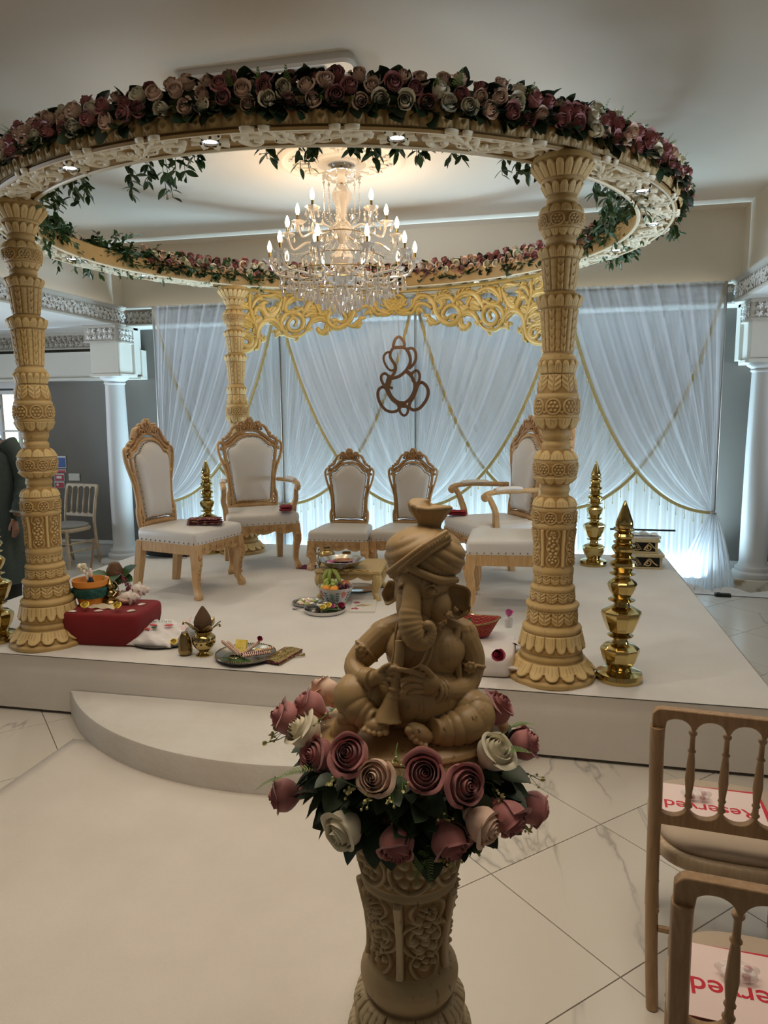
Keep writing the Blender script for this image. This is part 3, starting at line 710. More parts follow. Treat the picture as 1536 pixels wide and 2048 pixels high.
# voile puddle on the floor at the right end, and the black plate on it
nu, nv = 80, 16; W = np.zeros((nv, nu, 3))
for i in range(nu):
    u = i/(nu-1)
    for j in range(nv):
        t = j/(nv-1); a = (t-.5)
        x = 1.20+.95*u; y = 6.93-.10*u+a*(.20-.06*u)
        W[j, i] = (x, y, .006+.05*math.exp(-(a/.22)**2)*(1-.5*u)*(1+.5*math.sin(17*u+5*a)))
tag(grid_obj('voile_puddle', W, mat('white_voile_folds', (.62, .60, .58), .8)), 'crumpled end of white voile lying on the marble by the right column', 'fabric')
P = at_z(1445, 1193, 0)
q = MB(); q.box((0, 0, .014), (.13, .05, .028)); q.cyl((-.05, 0, .03), (-.02, 0, .03), .006, n=6); tag(q.build('black_power_box', M['black'], None, loc=(P.x, P.y, .001), smooth=False, bevel=.004), 'small black box lying on the floor at the drape end', 'box')
# uplighters standing behind the voile
for k in range(4):
    x = (BX[k]+BX[k+1])/2
    e = tag(empty('uplighter', (x, 7.13, 0)), f'slim black floor uplighter hidden behind the voile, {names[k]}', 'lamp', 'uplighters behind the backdrop')
    MB().box((0, 0, .03), (.9, .05, .05)).build('housing', M['black'], e, smooth=False, bevel=.004)
    l_ = light('uplight', 'AREA', (x, 7.128, .075), 48, (.54, .81, 1.0), None, shape='RECTANGLE', size=1.25, size_y=.03)
    l_.rotation_euler = (PI, 0, 0); l_.data.spread = math.radians(130)
# metal emblem
SYM = Vector((at_y(805, 750, 6.93).x, 6.93, 0))
def sy(a, b_):
    P = at_y(740+a/10.97, 660+b_/10.97, 6.93); return (P.x, P.z)
loops = [([(520, 370), (520, 300), (560, 200), (630, 150), (700, 200), (750, 280), (745, 360), (640, 378)], 1, 46),
 ([(520, 385), (455, 480), (445, 590), (500, 690), (555, 780), (560, 870), (530, 950), (470, 1030)], 0, 48),
 ([(520, 390), (640, 385), (750, 390), (830, 470), (880, 600), (880, 720), (830, 830), (750, 930), (640, 1015), (520, 1055), (420, 1080)], 0, 52),
 ([(430, 495), (370, 495), (310, 560), (300, 650), (340, 760), (400, 850), (470, 888), (540, 860), (535, 760), (485, 660), (440, 570)], 1, 36),
 ([(800, 425), (920, 400), (990, 470), (1010, 580), (990, 690), (920, 790), (850, 850)], 0, 46), ([(860, 480), (890, 600), (895, 700), (880, 800)], 0, 30),
 ([(330, 955), (260, 990), (245, 1080), (290, 1180), (330, 1215), (385, 1180), (410, 1080), (390, 1000)], 1, 44),
 ([(470, 1010), (420, 1080), (400, 1160), (360, 1240)], 0, 90),
 ([(1010, 890), (930, 950), (920, 1040), (960, 1140), (1010, 1180), (1070, 1130), (1090, 1030), (1070, 930)], 1, 44), ([(800, 900), (880, 960), (930, 960)], 0, 60),
 ([(800, 920), (880, 985), (950, 1080), (985, 1200), (970, 1330), (910, 1460), (820, 1560), (700, 1610), (580, 1560), (490, 1480), (430, 1380), (395, 1290), (390, 1200), (420, 1120)], 0, 52),
 ([(380, 1230), (450, 1260), (500, 1285)], 0, 44), ([(640, 1630), (800, 1640)], 0, 110), ([(980, 1180), (1010, 1240), (985, 1330)], 0, 60),
 ([(280, 1250), (200, 1300), (172, 1400), (190, 1530), (260, 1660), (350, 1755), (460, 1795), (580, 1780), (640, 1710), (600, 1620), (500, 1540), (420, 1430), (350, 1290)], 1, 48),
 ([(1130, 1150), (1230, 1220), (1280, 1350), (1250, 1500), (1170, 1630), (1080, 1720), (960, 1755), (865, 1700), (880, 1590), (950, 1480), (1010, 1330), (1060, 1200)], 1, 52),
 ([(740, 1640), (670, 1690), (650, 1770), (700, 1850), (760, 1875), (815, 1830), (835, 1750), (800, 1670)], 1, 40)]
q = MB(); kx = abs(sy(100, 0)[0]-sy(0, 0)[0])/100
for li, (pts, cl, wd) in enumerate(loops):
    c = cr(pts, 6, bool(cl))
    if cl: c = c+[c[0], c[1]]
    P = [sy(*p) for p in c]
    w_ = wd*1.3*kx/2; m = len(P); vs = []; dy = .0002*li
    for i in range(m):
        d = Vector(P[min(i+1, m-1)])-Vector(P[max(i-1, 0)]); d.normalize(); nn = Vector((-d.y, d.x))*w_; p = Vector(P[i])
        for y in (-.003-dy, .003+dy):
            vs += [(p.x+nn.x-SYM.x, y, p.y+nn.y), (p.x-nn.x-SYM.x, y, p.y-nn.y)]
    fs = []
    for i in range(m-1):
        a = 4*i; b_ = a+4
        fs += [(a, a+1, b_+1, b_), (a+2, b_+2, b_+3, a+3), (a, b_, b_+2, a+2), (a+1, a+3, b_+3, b_+1)]
    q.add(vs, fs)
em = tag(empty('hanging_emblem', (SYM.x, SYM.y, 0)), 'brushed rose gold metal elephant outline hanging before the drapes', 'ornament')
q.build('outline', M['rosegold'], em, smooth=False)
z1 = sy(630, 140)[1]
MB().cyl((sy(630, 140)[0]-SYM.x, 0, z1), (sy(630, 140)[0]-SYM.x, 0, 2.70), .0012, n=4).build('thread', M['steel'], em)

# ================================================================ MANDAP: columns
COLX = (-2.815, .045); COLY = (3.60, 6.38)
PROF = [(0, .215), (.022, .218), (.03, .205), (.045, .200), (.072, .172), (.098, .152), (.104, .150), (.118, .155), (.130, .150), (.138, .142), (.150, .155), (.164, .154), (.179, .149), (.233, .137), (.245, .143), (.256, .146), (.268, .138), (.275, .122), (.346, .114), (.358, .126), (.369, .132), (.380, .126), (.387, .106), (.435, .100), (.448, .108), (.460, .108), (.472, .094), (.515, .089), (.530, .097), (.543, .100), (.556, .096), (.571, .091), (.663, .089), (.745, .098), (.755, .106), (.768, .107), (.778, .102), (.832, .103), (.843, .107), (.856, .101), (.887, .090), (.905, .068), (.914, .063), (.925, .069), (.936, .072), (.948, .068), (.960, .066), (.985, .093), (.998, .101), (1.006, .098), (1.05, .104), (1.066, .102), (1.074, .105), (1.086, .099), (1.11, .086), (1.130, .067), (1.141, .067), (1.150, .070), (1.160, .064), (1.170, .056), (1.182, .066), (1.194, .071), (1.206, .070), (1.215, .069), (1.241, .086), (1.274, .100), (1.284, .106), (1.294, .101), (1.327, .104), (1.366, .100), (1.378, .103), (1.392, .094), (1.423, .088), (1.481, .076), (1.515, .082), (1.528, .089), (1.545, .086), (1.556, .083), (1.563, .081), (1.572, .070), (1.577, .066), (1.774, .083), (1.795, .090), (1.82, .099), (1.838, .097), (1.847, .086), (1.855, .066), (2.004, .083), (2.022, .090), (2.038, .098), (2.055, .090), (2.064, .066), (2.074, .070), (2.084, .072), (2.094, .067), (2.116, .078), (2.14, .094), (2.166, .100), (2.19, .101), (2.215, .096), (2.238, .080), (2.248, .066), (2.258, .071), (2.270, .071), (2.280, .064), (2.30, .074), (2.322, .086), (2.340, .094), (2.350, .092), (2.379, .116), (2.40, .132), (2.415, .139), (2.43, .137), (2.447, .132)]
def sst(x, a, b_):
    t = np.clip((x-a)/(b_-a), 0, 1); return t*t*(3-2*t)
def cell(T, n, ph=0):
    f = (T*n/TAU+ph) % 1; return f*2-1
def pet_down(T, v, n, ph=0, vein=True):
    u = cell(T, n, ph); s = v-.42*np.abs(u)**2.6
    h = sst(s, .02, .16)*(.75+.25*np.cos(u*PI/2))*sst(1.02-np.abs(u), 0, .12)
    if vein: h = h-.28*np.exp(-(u/.07)**2)*sst(v, .3, .5)-.2*np.exp(-((np.abs(u)-.45)/.06)**2)*sst(v, .45, .6)
    return h
def rows_leaf(T, v, n, m):
    u = cell(T, n); f = (v*m+.45*(1-np.abs(u))) % 1; k = (np.floor(T*n/TAU) % 2)
    a = (.35+.65*f)*sst(1-np.abs(u), 0, .2)-.3*np.exp(-(u/.1)**2)
    bq = .75*np.cos(u*PI/2)**.5
    return np.where(k > 0, a, bq-.25*np.exp(-(((v*m) % 1-.5)/.08)**2)*.6)
def flowers(T, v, n, asp):
    u = cell(T, n); w_ = (v-.5)*2; r = np.hypot(u*asp, w_); ph = np.arctan2(w_, u*asp)
    ring = np.exp(-((r-.92)/.10)**2); pet = np.exp(-((r-.52)/.17)**2)*(.55+.45*np.cos(ph*6)); c = np.exp(-(r/.16)**2)
    vine = np.exp(-((w_-.7*np.sin(u*PI*1.0+PI/2))/.14)**2)*.6*sst(r, .8, 1.05)
    return np.maximum.reduce([ring*.8, pet, c, vine])
def panel(T, v, n, asp):
    u = cell(T, n); h = sst(np.abs(u), .82, .9)*1.0
    out = np.zeros_like(u)
    for cv, rr in ((.22, .13), (.45, .17), (.70, .15), (.88, .08)):
        w_ = (v-cv); r = np.hypot(u*asp*.35, w_); ph = np.arctan2(w_, u*asp*.35)
        out = np.maximum(out, np.exp(-((r-rr*.62)/(rr*.28))**2)*(.6+.4*np.cos(ph*5+cv*9))); out = np.maximum(out, np.exp(-(r/(rr*.25))**2))
    lv = np.exp(-((np.abs(u)-.25-.35*np.abs(np.sin(v*9)))/.09)**2)*.6
    return np.maximum.reduce([h, out, lv*sst(.8-np.abs(u), 0, .1)])
def veined(T, v, n, ph=0):
    u = cell(T, n, ph); s = v-.35*np.abs(u)**2
    return sst(s, .0, .2)*.7*sst(1-np.abs(u), 0, .15)+.25*np.sin(v*22-np.abs(u)*7)*sst(s, .15, .3)*(np.abs(u) > .12)-.3*np.exp(-(u/.08)**2)
def carved_column(name, PROFI, bands, m, NT=200, NZ=900, parent=None):
    pr_ = np.array(PROFI); zs = np.linspace(pr_[0, 1-1] if False else pr_[0, 0], pr_[-1, 0], NZ)
    r = np.interp(zs, pr_[:, 0], pr_[:, 1]); k = np.ones(5)/5; r = np.convolve(np.pad(r, 2, 'edge'), k, 'valid')
    T = np.linspace(0, TAU, NT, endpoint=False); TT, ZZ = np.meshgrid(T, zs)
    H = np.zeros_like(TT); G = np.full_like(TT, .35)
    for z0, z1, amp, fn in bands:
        v = (ZZ-z0)/(z1-z0); mk = (v >= 0) & (v <= 1); h = fn(TT, np.clip(v, 0, 1)); fade = sst(v, 0, .04)*sst(1-v, 0, .04)
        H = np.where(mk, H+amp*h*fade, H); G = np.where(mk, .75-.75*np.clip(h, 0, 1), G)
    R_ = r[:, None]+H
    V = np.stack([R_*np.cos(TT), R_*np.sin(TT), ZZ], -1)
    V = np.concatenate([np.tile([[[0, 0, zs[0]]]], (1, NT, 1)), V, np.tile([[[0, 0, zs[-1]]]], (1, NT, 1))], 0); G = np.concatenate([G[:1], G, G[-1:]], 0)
    return grid_obj(name, V, m, parent, cu=True, attr=G)
f_up = lambda fn: (lambda T, v: fn(T, 1-v))
BANDS = [(.032, .100, .020, lambda T, v: pet_down(T, v, 16)), (.150, .236, .012, lambda T, v: pet_down(T, v, 18, 0)), (.275, .350, .009, lambda T, v: veined(T, v, 12)), (.387, .440, .008, lambda T, v: veined(T, v, 12, .5)), (.475, .528, .006, lambda T, v: veined(T, v, 14)),
 (.565, .750, .010, lambda T, v: panel(T, v, 6, .75)), (.776, .834, .009, lambda T, v: flowers(T, v, 8, 1.4)), (.856, .905, .008, f_up(lambda T, v: pet_down(T, v, 10))), (.962, .998, .006, lambda T, v: pet_down(T, v, 12)), (1.006, 1.066, .008, lambda T, v: flowers(T, v, 9, 1.2)), (1.080, 1.130, .008, f_up(lambda T, v: pet_down(T, v, 10, .5))),
 (1.222, 1.276, .009, lambda T, v: pet_down(T, v, 10)), (1.292, 1.368, .008, lambda T, v: flowers(T, v, 8, 1.15)), (1.392, 1.48, .007, lambda T, v: veined(T, v, 8)), (1.485, 1.548, .007, lambda T, v: pet_down(T, 1-v, 16)), (1.58, 1.78, .007, lambda T, v: rows_leaf(T, v, 18, 5)), (1.785, 1.842, .009, lambda T, v: pet_down(T, 1-v, 16)),
 (1.86, 2.0, .007, lambda T, v: rows_leaf(T, v, 16, 3.5)), (2.005, 2.058, .009, lambda T, v: pet_down(T, 1-v, 16)), (2.098, 2.13, .005, lambda T, v: pet_down(T, v, 14)), (2.14, 2.195, .007, lambda T, v: flowers(T, v, 8, 1.3)), (2.20, 2.243, .006, f_up(lambda T, v: pet_down(T, v, 12))), (2.285, 2.338, .008, lambda T, v: pet_down(T, 1-v, 14)), (2.352, 2.42, .009, lambda T, v: pet_down(T, 1-v, 20))]
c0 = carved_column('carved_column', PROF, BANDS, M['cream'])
lab = ['cream carved mandap column at the left front, nearest the red covered box', 'cream carved mandap column standing behind the left armchair', 'cream carved mandap column at the right front beside the tall brass finial', 'cream carved mandap column at the right back, mostly hidden behind the front one']
ci = 0
for x in COLX:
    for y in COLY:
        o = c0 if ci == 0 else c0.copy()
        if ci: COL.objects.link(o)
        o.location = (x, y, SZ); o.rotation_euler = (0, 0, .4+.3*ci); tag(o, lab[ci], 'column', 'carved columns of the mandap'); ci += 1
# ================================================================ MANDAP: ring
RCX, RCY = -1.417, 4.955; RZ0 = SZ+2.447
def rpt(ang, rad, z):   # rad: metres on the mean circle (x radius); slightly flattened front to back
    return (RCX+rad*math.cos(ang), RCY+rad*.945*math.sin(ang), z)
RO, RI = 2.15, 1.92; HB = .115
ringE = tag(empty('mandap_ring', (RCX, RCY, RZ0)), 'large round carved cream and gold mandap ring on four columns', 'canopy ring')
def rl(p): return (p[0]-RCX, p[1]-RCY, p[2]-RZ0)
q = MB(); n = 180
sec = [(RI, .012), (RI+.012, 0), (RI+.022, 0), (RI+.026, .012), (RO-.03, .012), (RO-.026, 0), (RO-.008, -.004), (RO, .006), (RO-.006, .016), (RO+.010, HB), (RO, HB+.01), (RI+.01, HB+.01), (RI, HB)]
m_ = len(sec); vs = []
for k in range(n):
    a = TAU*k/n; vs += [rl(rpt(a, r_, RZ0+z)) for r_, z in sec]
q.add(vs, [(k*m_+j, ((k+1) % n)*m_+j, ((k+1) % n)*m_+(j+1) % m_, k*m_+(j+1) % m_) for k in range(n) for j in range(m_)])
q.build('ring_body', M['ringbase'], ringE, angle=30)
for rr, nm in ((RI+.016, 'inner_rim'), (RO-.016, 'outer_rim')):
    q = MB(); vs = []
    for k in range(n):
        a = TAU*k/n
        for t in range(6):
            b_ = TAU*t/6; vs.append(rl(rpt(a, rr+.011*math.cos(b_), RZ0+.003+.008*math.sin(b_))))
    q.add(vs, [(k*6+j, ((k+1) % n)*6+j, ((k+1) % n)*6+(j+1) % 6, k*6+(j+1) % 6) for k in range(n) for j in range(6)])
    q.build(nm, M['ringsoffit'], ringE)
# soffit carving
def lobes(q, spine, n, ln, wd, h, mp, side, i0=1, curl=.6):
    m = len(spine)
    for k in range(n):
        i = min(m-2, i0+int(k*(m-1-i0)/n)); p = Vector(spine[i]); d = (Vector(spine[min(i+1, m-1)])-Vector(spine[max(i-1, 0)])).normalized()
        nn = Vector((-d.y, d.x))*side; L = ln*math.sin(PI*(k+.8)/(n+.6))**.7
        c = [p-nn*.0, p+nn*L*.45+d*L*.25, p+nn*L*.85+d*L*.7, p+nn*L*.9+d*L*(1.0+curl*.3), p+nn*L*.7+d*L*(1.1+curl*.4)]
        c = cr([tuple(x) for x in c], 3); q.stroke(c, [wd*(.5+.7*math.sin(PI*min(1, (j+1)/len(c)))**.6) for j in range(len(c))], h, mp)
def ring_mp(a0, sgn=1):
    rm = (RI+RO)/2-.002
    return lambda u, v, h: rl(rpt(a0+sgn*u/rm, rm+v, RZ0+.012-h))
q = MB(); spotE = []
seg = PI/8
for k in range(16):
    a0 = k*seg; col = (k % 4 == 2)
    if not col:
        mp = ring_mp(a0)
        for j in range(8):
            b_ = TAU*j/8; c = [(.045*math.cos(b_), .045*math.sin(b_)), (.072*math.cos(b_), .072*math.sin(b_)), (.088*math.cos(b_), .088*math.sin(b_))]
            q.stroke(c, [.030, .042, .014], .015, mp)
    for sgn in (1, -1):
        mp = ring_mp(a0+sgn*seg/2, -sgn)     # u runs from mid segment back to light
        L = .29
        for fl in (1, -1):
            g = lambda u, v, h, fl=fl: mp(u, v*fl, h)
            if fl == 1:
                sp = cr([(-.01, -.055), (.05, -.03), (.10, .02), (.16, .055), (.22, .045), (.26, .0), (.235, -.045), (.19, -.045), (.175, -.01), (.20, .005)], 4)
                q.stroke(sp, taper(len(sp), .016, .036, .012), .022, g)
                lobes(q, sp[:22], 7, .062, .027, .019, g, 1); lobes(q, sp[:20], 6, .052, .024, .017, g, -1)
                q.ball(g(.195, -.005, .012), (.013, .013, .010), 8, 5)
            else:
                sp = cr([(.0, -.06), (.04, -.07), (.09, -.05), (.13, -.015)], 4); q.stroke(sp, taper(len(sp), .018, .024, .006), .014, g)
                sp = cr([(.27, -.075), (.22, -.085), (.17, -.06), (.15, -.03)], 4); q.stroke(sp, taper(len(sp), .010, .024, .006), .014, g)
    mp = ring_mp(a0+seg/2); q.ball(mp(0, 0, .008), (.016, .016, .012), 10, 6)
o = q.build('soffit_scrolls', M['ringsoffit'], ringE, smooth='all'); o['kind'] = 'stuff'
# fascia: row of upright lotus leaves
NT = 2880; NZ = 15; T = np.linspace(0, TAU, NT, endpoint=False); zz = np.linspace(0, 1, NZ); TT, ZZ = np.meshgrid(T, zz)
u = cell(TT, 186); hh = np.maximum(pet_down(TT, 1-ZZ*1.25, 186), .6*pet_down(TT, 1-ZZ, 186, .5))*.014+.008*np.exp(-((np.hypot(u*.7, (ZZ-.35)*2)-.35)/.12)**2)
RR = RO+.002+.012*ZZ+hh
V = np.stack([RR*np.cos(TT), RR*.945*np.sin(TT), .012+ZZ*(HB-.02)], -1)
grid_obj('fascia_carving', V, M['fascia'], ringE, cu=True, attr=.7-45*hh)
# spotlights in the soffit
def spot_pos(k): return rpt(k*seg, (RI+RO)/2, RZ0+.006)
sp0 = None
for k in range(16):
    if k % 4 == 2: continue
    p = rl(spot_pos(k)); loc = (p[0], p[1], p[2])
    if sp0 is None:
        o = MB().lathe([(.038, .006), (.040, .000), (.037, -.005), (.031, -.003), (.029, .004)], 24, closed=False).build('downlight', M['steel'], ringE)
        l_ = MB().lathe([(.0001, .0), (.022, .0005), (.029, .003)], 20, closed=False).build('lens', M['led'], o); sp0 = o
    else: o = copy_tree(sp0, ringE)
    o.location = loc
    w_ = spot_pos(k); light('downlight_beam', 'SPOT', (w_[0], w_[1], RZ0-.012), 12, (1, .93, .80), (w_[0], w_[1], 0), spot_size=math.radians(105), spot_blend=.6, shadow_soft_size=.02)
# golden fretwork valance under the back of the ring
vE = tag(empty('fretwork_valance', (RCX, RCY, RZ0)), 'gold carved scroll fretwork hanging below the back of the ring', 'valance')
AH = math.radians(43.5)
def vmp(sgn):
    rm = 2.03
    def f(a_, b_, h):
        u_ = (a_-10)/1125; v_ = (b_-(250-.107*a_))/800
        ang = PI/2-sgn*u_*AH; return rl(rpt(ang, rm-h, RZ0-.035-v_))
    return f
VS = [([(-30, 345), (0, 370), (40, 362), (72, 315), (66, 275), (35, 262), (15, 280), (28, 298)], 24), ([(-30, 300), (10, 330), (50, 372), (80, 385)], 22), ([(55, 385), (110, 365), (145, 325), (160, 285), (200, 258), (250, 266), (288, 310), (305, 370), (340, 425), (400, 455), (450, 435), (478, 385), (455, 335), (405, 322), (368, 350), (352, 392), (380, 415), (405, 400)], 30),
 ([(150, 372), (175, 325), (225, 318), (275, 348)], 26), ([(175, 350), (185, 372), (160, 378)], 18), ([(290, 300), (330, 260), (380, 250), (420, 275), (430, 310), (400, 325)], 24), ([(250, 410), (268, 440), (300, 455), (345, 430)], 22), ([(262, 400), (245, 412), (262, 425)], 16), ([(400, 400), (430, 405), (440, 385)], 18),
 ([(430, 300), (470, 250), (530, 228), (590, 245), (630, 300), (650, 330)], 34), ([(455, 290), (470, 315), (450, 330)], 20), ([(480, 320), (510, 345), (540, 330)], 24), ([(478, 400), (478, 450), (515, 482), (545, 450), (530, 440)], 26), ([(485, 400), (510, 372), (555, 368), (595, 400), (612, 445), (590, 440)], 28), ([(610, 420), (640, 465), (690, 488), (750, 478), (790, 430), (800, 370), (770, 325), (720, 315), (670, 330), (645, 375), (655, 425), (690, 450), (735, 440), (755, 400), (735, 360), (705, 350), (690, 380), (705, 405)], 27),
 ([(600, 235), (660, 200), (720, 205), (765, 250), (760, 300), (700, 305), (650, 280)], 30), ([(540, 300), (580, 290), (620, 310), (660, 290), (700, 270)], 26), ([(550, 340), (590, 330), (630, 350)], 26), ([(770, 190), (780, 250), (790, 290)], 24), ([(790, 200), (830, 172), (890, 180), (930, 170)], 24), ([(800, 230), (830, 290), (880, 330), (915, 290), (925, 230), (890, 225)], 38), ([(835, 260), (870, 290), (895, 260)], 22),
 ([(800, 440), (812, 395), (860, 352), (920, 362), (962, 415), (972, 470)], 34), ([(812, 435), (838, 450), (842, 425)], 20), ([(1008, 150), (1015, 230), (1000, 310), (975, 390), (965, 450), (985, 520), (1035, 558), (1100, 568), (1140, 555)], 34), ([(1130, 440), (1080, 440), (1025, 455), (1005, 500), (1030, 530), (1070, 515), (1070, 480)], 30), ([(940, 505), (935, 490), (955, 485), (965, 545), (990, 555)], 24), ([(925, 210), (950, 190), (980, 215), (1000, 260)], 26), ([(915, 290), (940, 260), (970, 265), (985, 310)], 28), ([(930, 330), (965, 345), (985, 370)], 24),
 ([(1030, 180), (1055, 145), (1100, 128), (1145, 140)], 24), ([(1050, 210), (1090, 205), (1115, 180), (1085, 170)], 22), ([(1020, 260), (1065, 235), (1120, 235), (1150, 255)], 30), ([(990, 370), (1040, 330), (1090, 330), (1140, 350)], 30), ([(1000, 400), (1060, 370), (1120, 400)], 26), ([(1080, 500), (1110, 480), (1145, 500)], 26), ([(300, 290), (345, 300), (340, 340), (310, 350)], 24), ([(40, 400), (80, 385), (130, 390), (150, 360)], 24), ([(1060, 430), (1100, 415), (1140, 425)], 22), ([(560, 260), (540, 300), (520, 340)], 22)]
for sgn, nm in ((-1, 'left_half'), (1, 'right_half')):
    q = MB(); mp = vmp(sgn)
    for li, (pts, wd) in enumerate(VS):
        c = cr(pts, 5); m2 = len(c)
        q.stroke(c, [wd*1.45*(.5+.5*math.sin(PI*(i+.7)/(m2+.4))) for i in range(m2)], .018+.0015*(li % 4), mp, both=True)
        if m2 > 10:
            for sd in (1, -1): lobes(q, [x for x in c[:max(6, int(m2*.6))]], 6, 34 if m2 > 22 else 24, 17, .015, mp, sd)
        if m2 > 22:
            q.ball(mp(c[-1][0], c[-1][1], .006), (.014, .014, .014), 8, 6)
    q.build('scrollwork', M['gold'], vE, smooth='all')['kind'] = 'stuff'
q = MB(); nn = 48; vs = []
for k in range(nn+1):
    a = PI/2-AH*1.02+2*AH*1.02*k/nn
    for r_, z in ((2.01, -.002), (2.05, -.002), (2.055, -.034), (2.005, -.034)): vs.append(rl(rpt(a, r_, RZ0+z)))
q.add(vs, [(k*4+j, k*4+4+j, k*4+4+(j+1) % 4, k*4+(j+1) % 4) for k in range(nn) for j in range(4)]); q.build('top_rail', M['gold'], vE, angle=30)
# ================================================================ ROSES AND GREENERY
def rose_mesh(name, m, layers=13, nu=8, nv=6, seed=0, openn=1.0):
    """unit rose: radius ~1, axis +Z, widest part at z~0.9"""
    r = random.Random(seed); q = MB()
    for i in range(layers):
        t = i/(layers-1); Rk = .12+.66*t**.8*openn; H = 1.55-.12*t+r.uniform(-.06, .06); W = math.radians(150-80*t); th = i*2.39996+r.uniform(-.2, .2)
        z0 = .02; fl = (.06+.34*t**2.5)*openn; rl_ = .03+.36*t**3; ph = r.uniform(0, 6)
        def f(s, v):
            u = s*2-1; a = th+W*u*(.62+.38*math.sin(min(1, v*1.3)*PI/2)); v2 = min(1, v/.60)
            rad = Rk*(.16+.84*math.sin(v2*PI/2)**.9)*(1-.30*max(0, v-.55)) + .06*u*(1-.6*t)
            c = max(0, v-.78)/.22; e = 1-.45*u*u
            rad += fl*c*c*Rk*e+.015*math.sin(9*u+ph)*v*t; cl = .60*(1-t)**.8; sv = max(0, (v-.45)/.55); rad *= 1-cl*sv*sv*(3-2*sv); z = z0+H*(v-.16*u*u*v)-rl_*c*c*.8*e+.02*math.sin(7*u+ph)*v
            return (rad*math.cos(a), rad*math.sin(a), z)
        q.grid(f, nu, nv)
    q.lathe([(.05, -.25), (.08, -.12), (.26, .0), (.30, .12), (.0001, .13)], 8)
    me = q.build(name+'_tmp', m, smooth='all'); d = me.data; bpy.data.objects.remove(me); d.name = name
    return d
RCOL = ['dusty', 'peach', 'ivory']
SMALL = {c: [rose_mesh('rose_'+c, M[c], 10, 6, 5, s, .92+.1*s) for s in (0, 1)] for c in RCOL}
def pick():
    x = random.random(); return 'dusty' if x < .50 else ('peach' if x < .80 else 'ivory')
def rot_to(d, spin=0):
    return (Vector(d).to_track_quat('Z', 'Y') @ Matrix.Rotation(spin, 3, 'Z').to_quaternion()).to_euler()
def leaf_add(q, p, d, up, L, wd, fold=.25, bend=.2):
    d = Vector(d).normalized(); s = d.cross(Vector(up)); s = s.normalized() if s.length > 1e-4 else Vector((1, 0, 0)); n = s.cross(d)
    p = Vector(p); W = wd*L/2
    def P(a, b, h=0): return p+d*(a*L)+s*(b*W)+n*((abs(b)*fold*W)-bend*L*a*a+h)
    vs = [P(0, 0)]; st = ((.12, .5), (.3, .92), (.55, 1.0), (.78, .68), (.92, .3))
    for t_, w_ in st: vs += [P(t_, -w_), P(t_, 0), P(t_, w_)]
    vs.append(P(1, 0)); n_ = len(st); fs = [(0, 2, 1), (0, 3, 2), (3*n_-2, 3*n_-1, 3*n_+1), (3*n_-1, 3*n_, 3*n_+1)]
    for i in range(n_-1): a_ = 1+3*i; fs += [(a_, a_+1, a_+4, a_+3), (a_+1, a_+2, a_+5, a_+4)]
    q.add(vs, fs)
def rvec(s=1): return Vector((random.gauss(0, s), random.gauss(0, s), random.gauss(0, s)))
garl = tag(empty('rose_garland', (RCX, RCY, RZ0)), 'thick garland of dusty pink, peach and ivory roses around the mandap ring', 'garland')
cands = []
def ringdir(a, up): return Vector((math.cos(a)*math.cos(up), math.sin(a)*math.cos(up), math.sin(up)))
aend = math.radians(16); a = math.radians(-188)
for row, (dr_, dz, up, off) in enumerate(((.034, .094, -.14, 0), (.024, .146, .20, .5), (-.020, .186, .60, .1))):
    a = math.radians(-188)+off*.088/2.15
    while a < aend:
        cands.append((a+random.uniform(-.006, .006), RO+dr_+random.uniform(-.012, .012), dz+random.uniform(-.012, .012), up+random.uniform(-.25, .25), 1)); a += .086/2.12*random.uniform(.93, 1.07)
inner = []
for row, (dr_, dz, up, off) in enumerate(((.02, .122, -.10, 0), (.04, .172, .25, .5), (.085, .205, .7, .2))):
    a = math.radians(27)+off*.04
    while a < math.radians(158):
        inner.append((a, RI+dr_+random.uniform(-.012, .012), dz+random.uniform(-.012, .012), up+random.uniform(-.3, .3), -1)); a += .088/1.97*random.uniform(.93, 1.07)
cands += inner
def vis(c):
    p = rpt(c[0], c[1], RZ0+c[2]); return (Vector(p)-CAMP).length
cands.sort(key=vis)
for i, (a, rad, dz, up, sgn) in enumerate(cands[:298]):
    c = pick(); d = ringdir(a, up); 
    if sgn < 0: d = Vector((-d.x, -d.y, d.z))
    d = (d+rvec(.12)).normalized(); sc = random.uniform(.042, .049)
    p = Vector(rl(rpt(a, rad, RZ0+dz)))-d*sc*.55
    link_mesh('rose', SMALL[c][i % 2], None, garl, p, rot_to(d, random.uniform(0, 6)), sc)
# roses beyond the 300 nearest: one joined part per colour
far = {c: ([], []) for c in RCOL}
for i, (a, rad, dz, up, sgn) in enumerate(cands[298:]):
    c = pick(); d = ringdir(a, up)
    if sgn < 0: d = Vector((-d.x, -d.y, d.z))
    d = (d+rvec(.12)).normalized(); sc = random.uniform(.042, .049); p = Vector(rl(rpt(a, rad, RZ0+dz)))-d*sc*.55
    me = SMALL[c][0]; n0 = len(far[c][0]); Mx = Matrix.Translation(p) @ Matrix(rot_to(d, random.uniform(0, 6)).to_matrix()).to_4x4() @ Matrix.Scale(sc, 4)
    far[c][0].extend([tuple(Mx @ v.co) for v in me.vertices]); far[c][1].extend([tuple(k+n0 for k in pl.vertices) for pl in me.polygons])
for c in RCOL:
    if far[c][0]:
        q = MB(); q.v, q.f = far[c]; o = q.build('far_roses', M[c], garl, smooth='all'); o['kind'] = 'stuff'
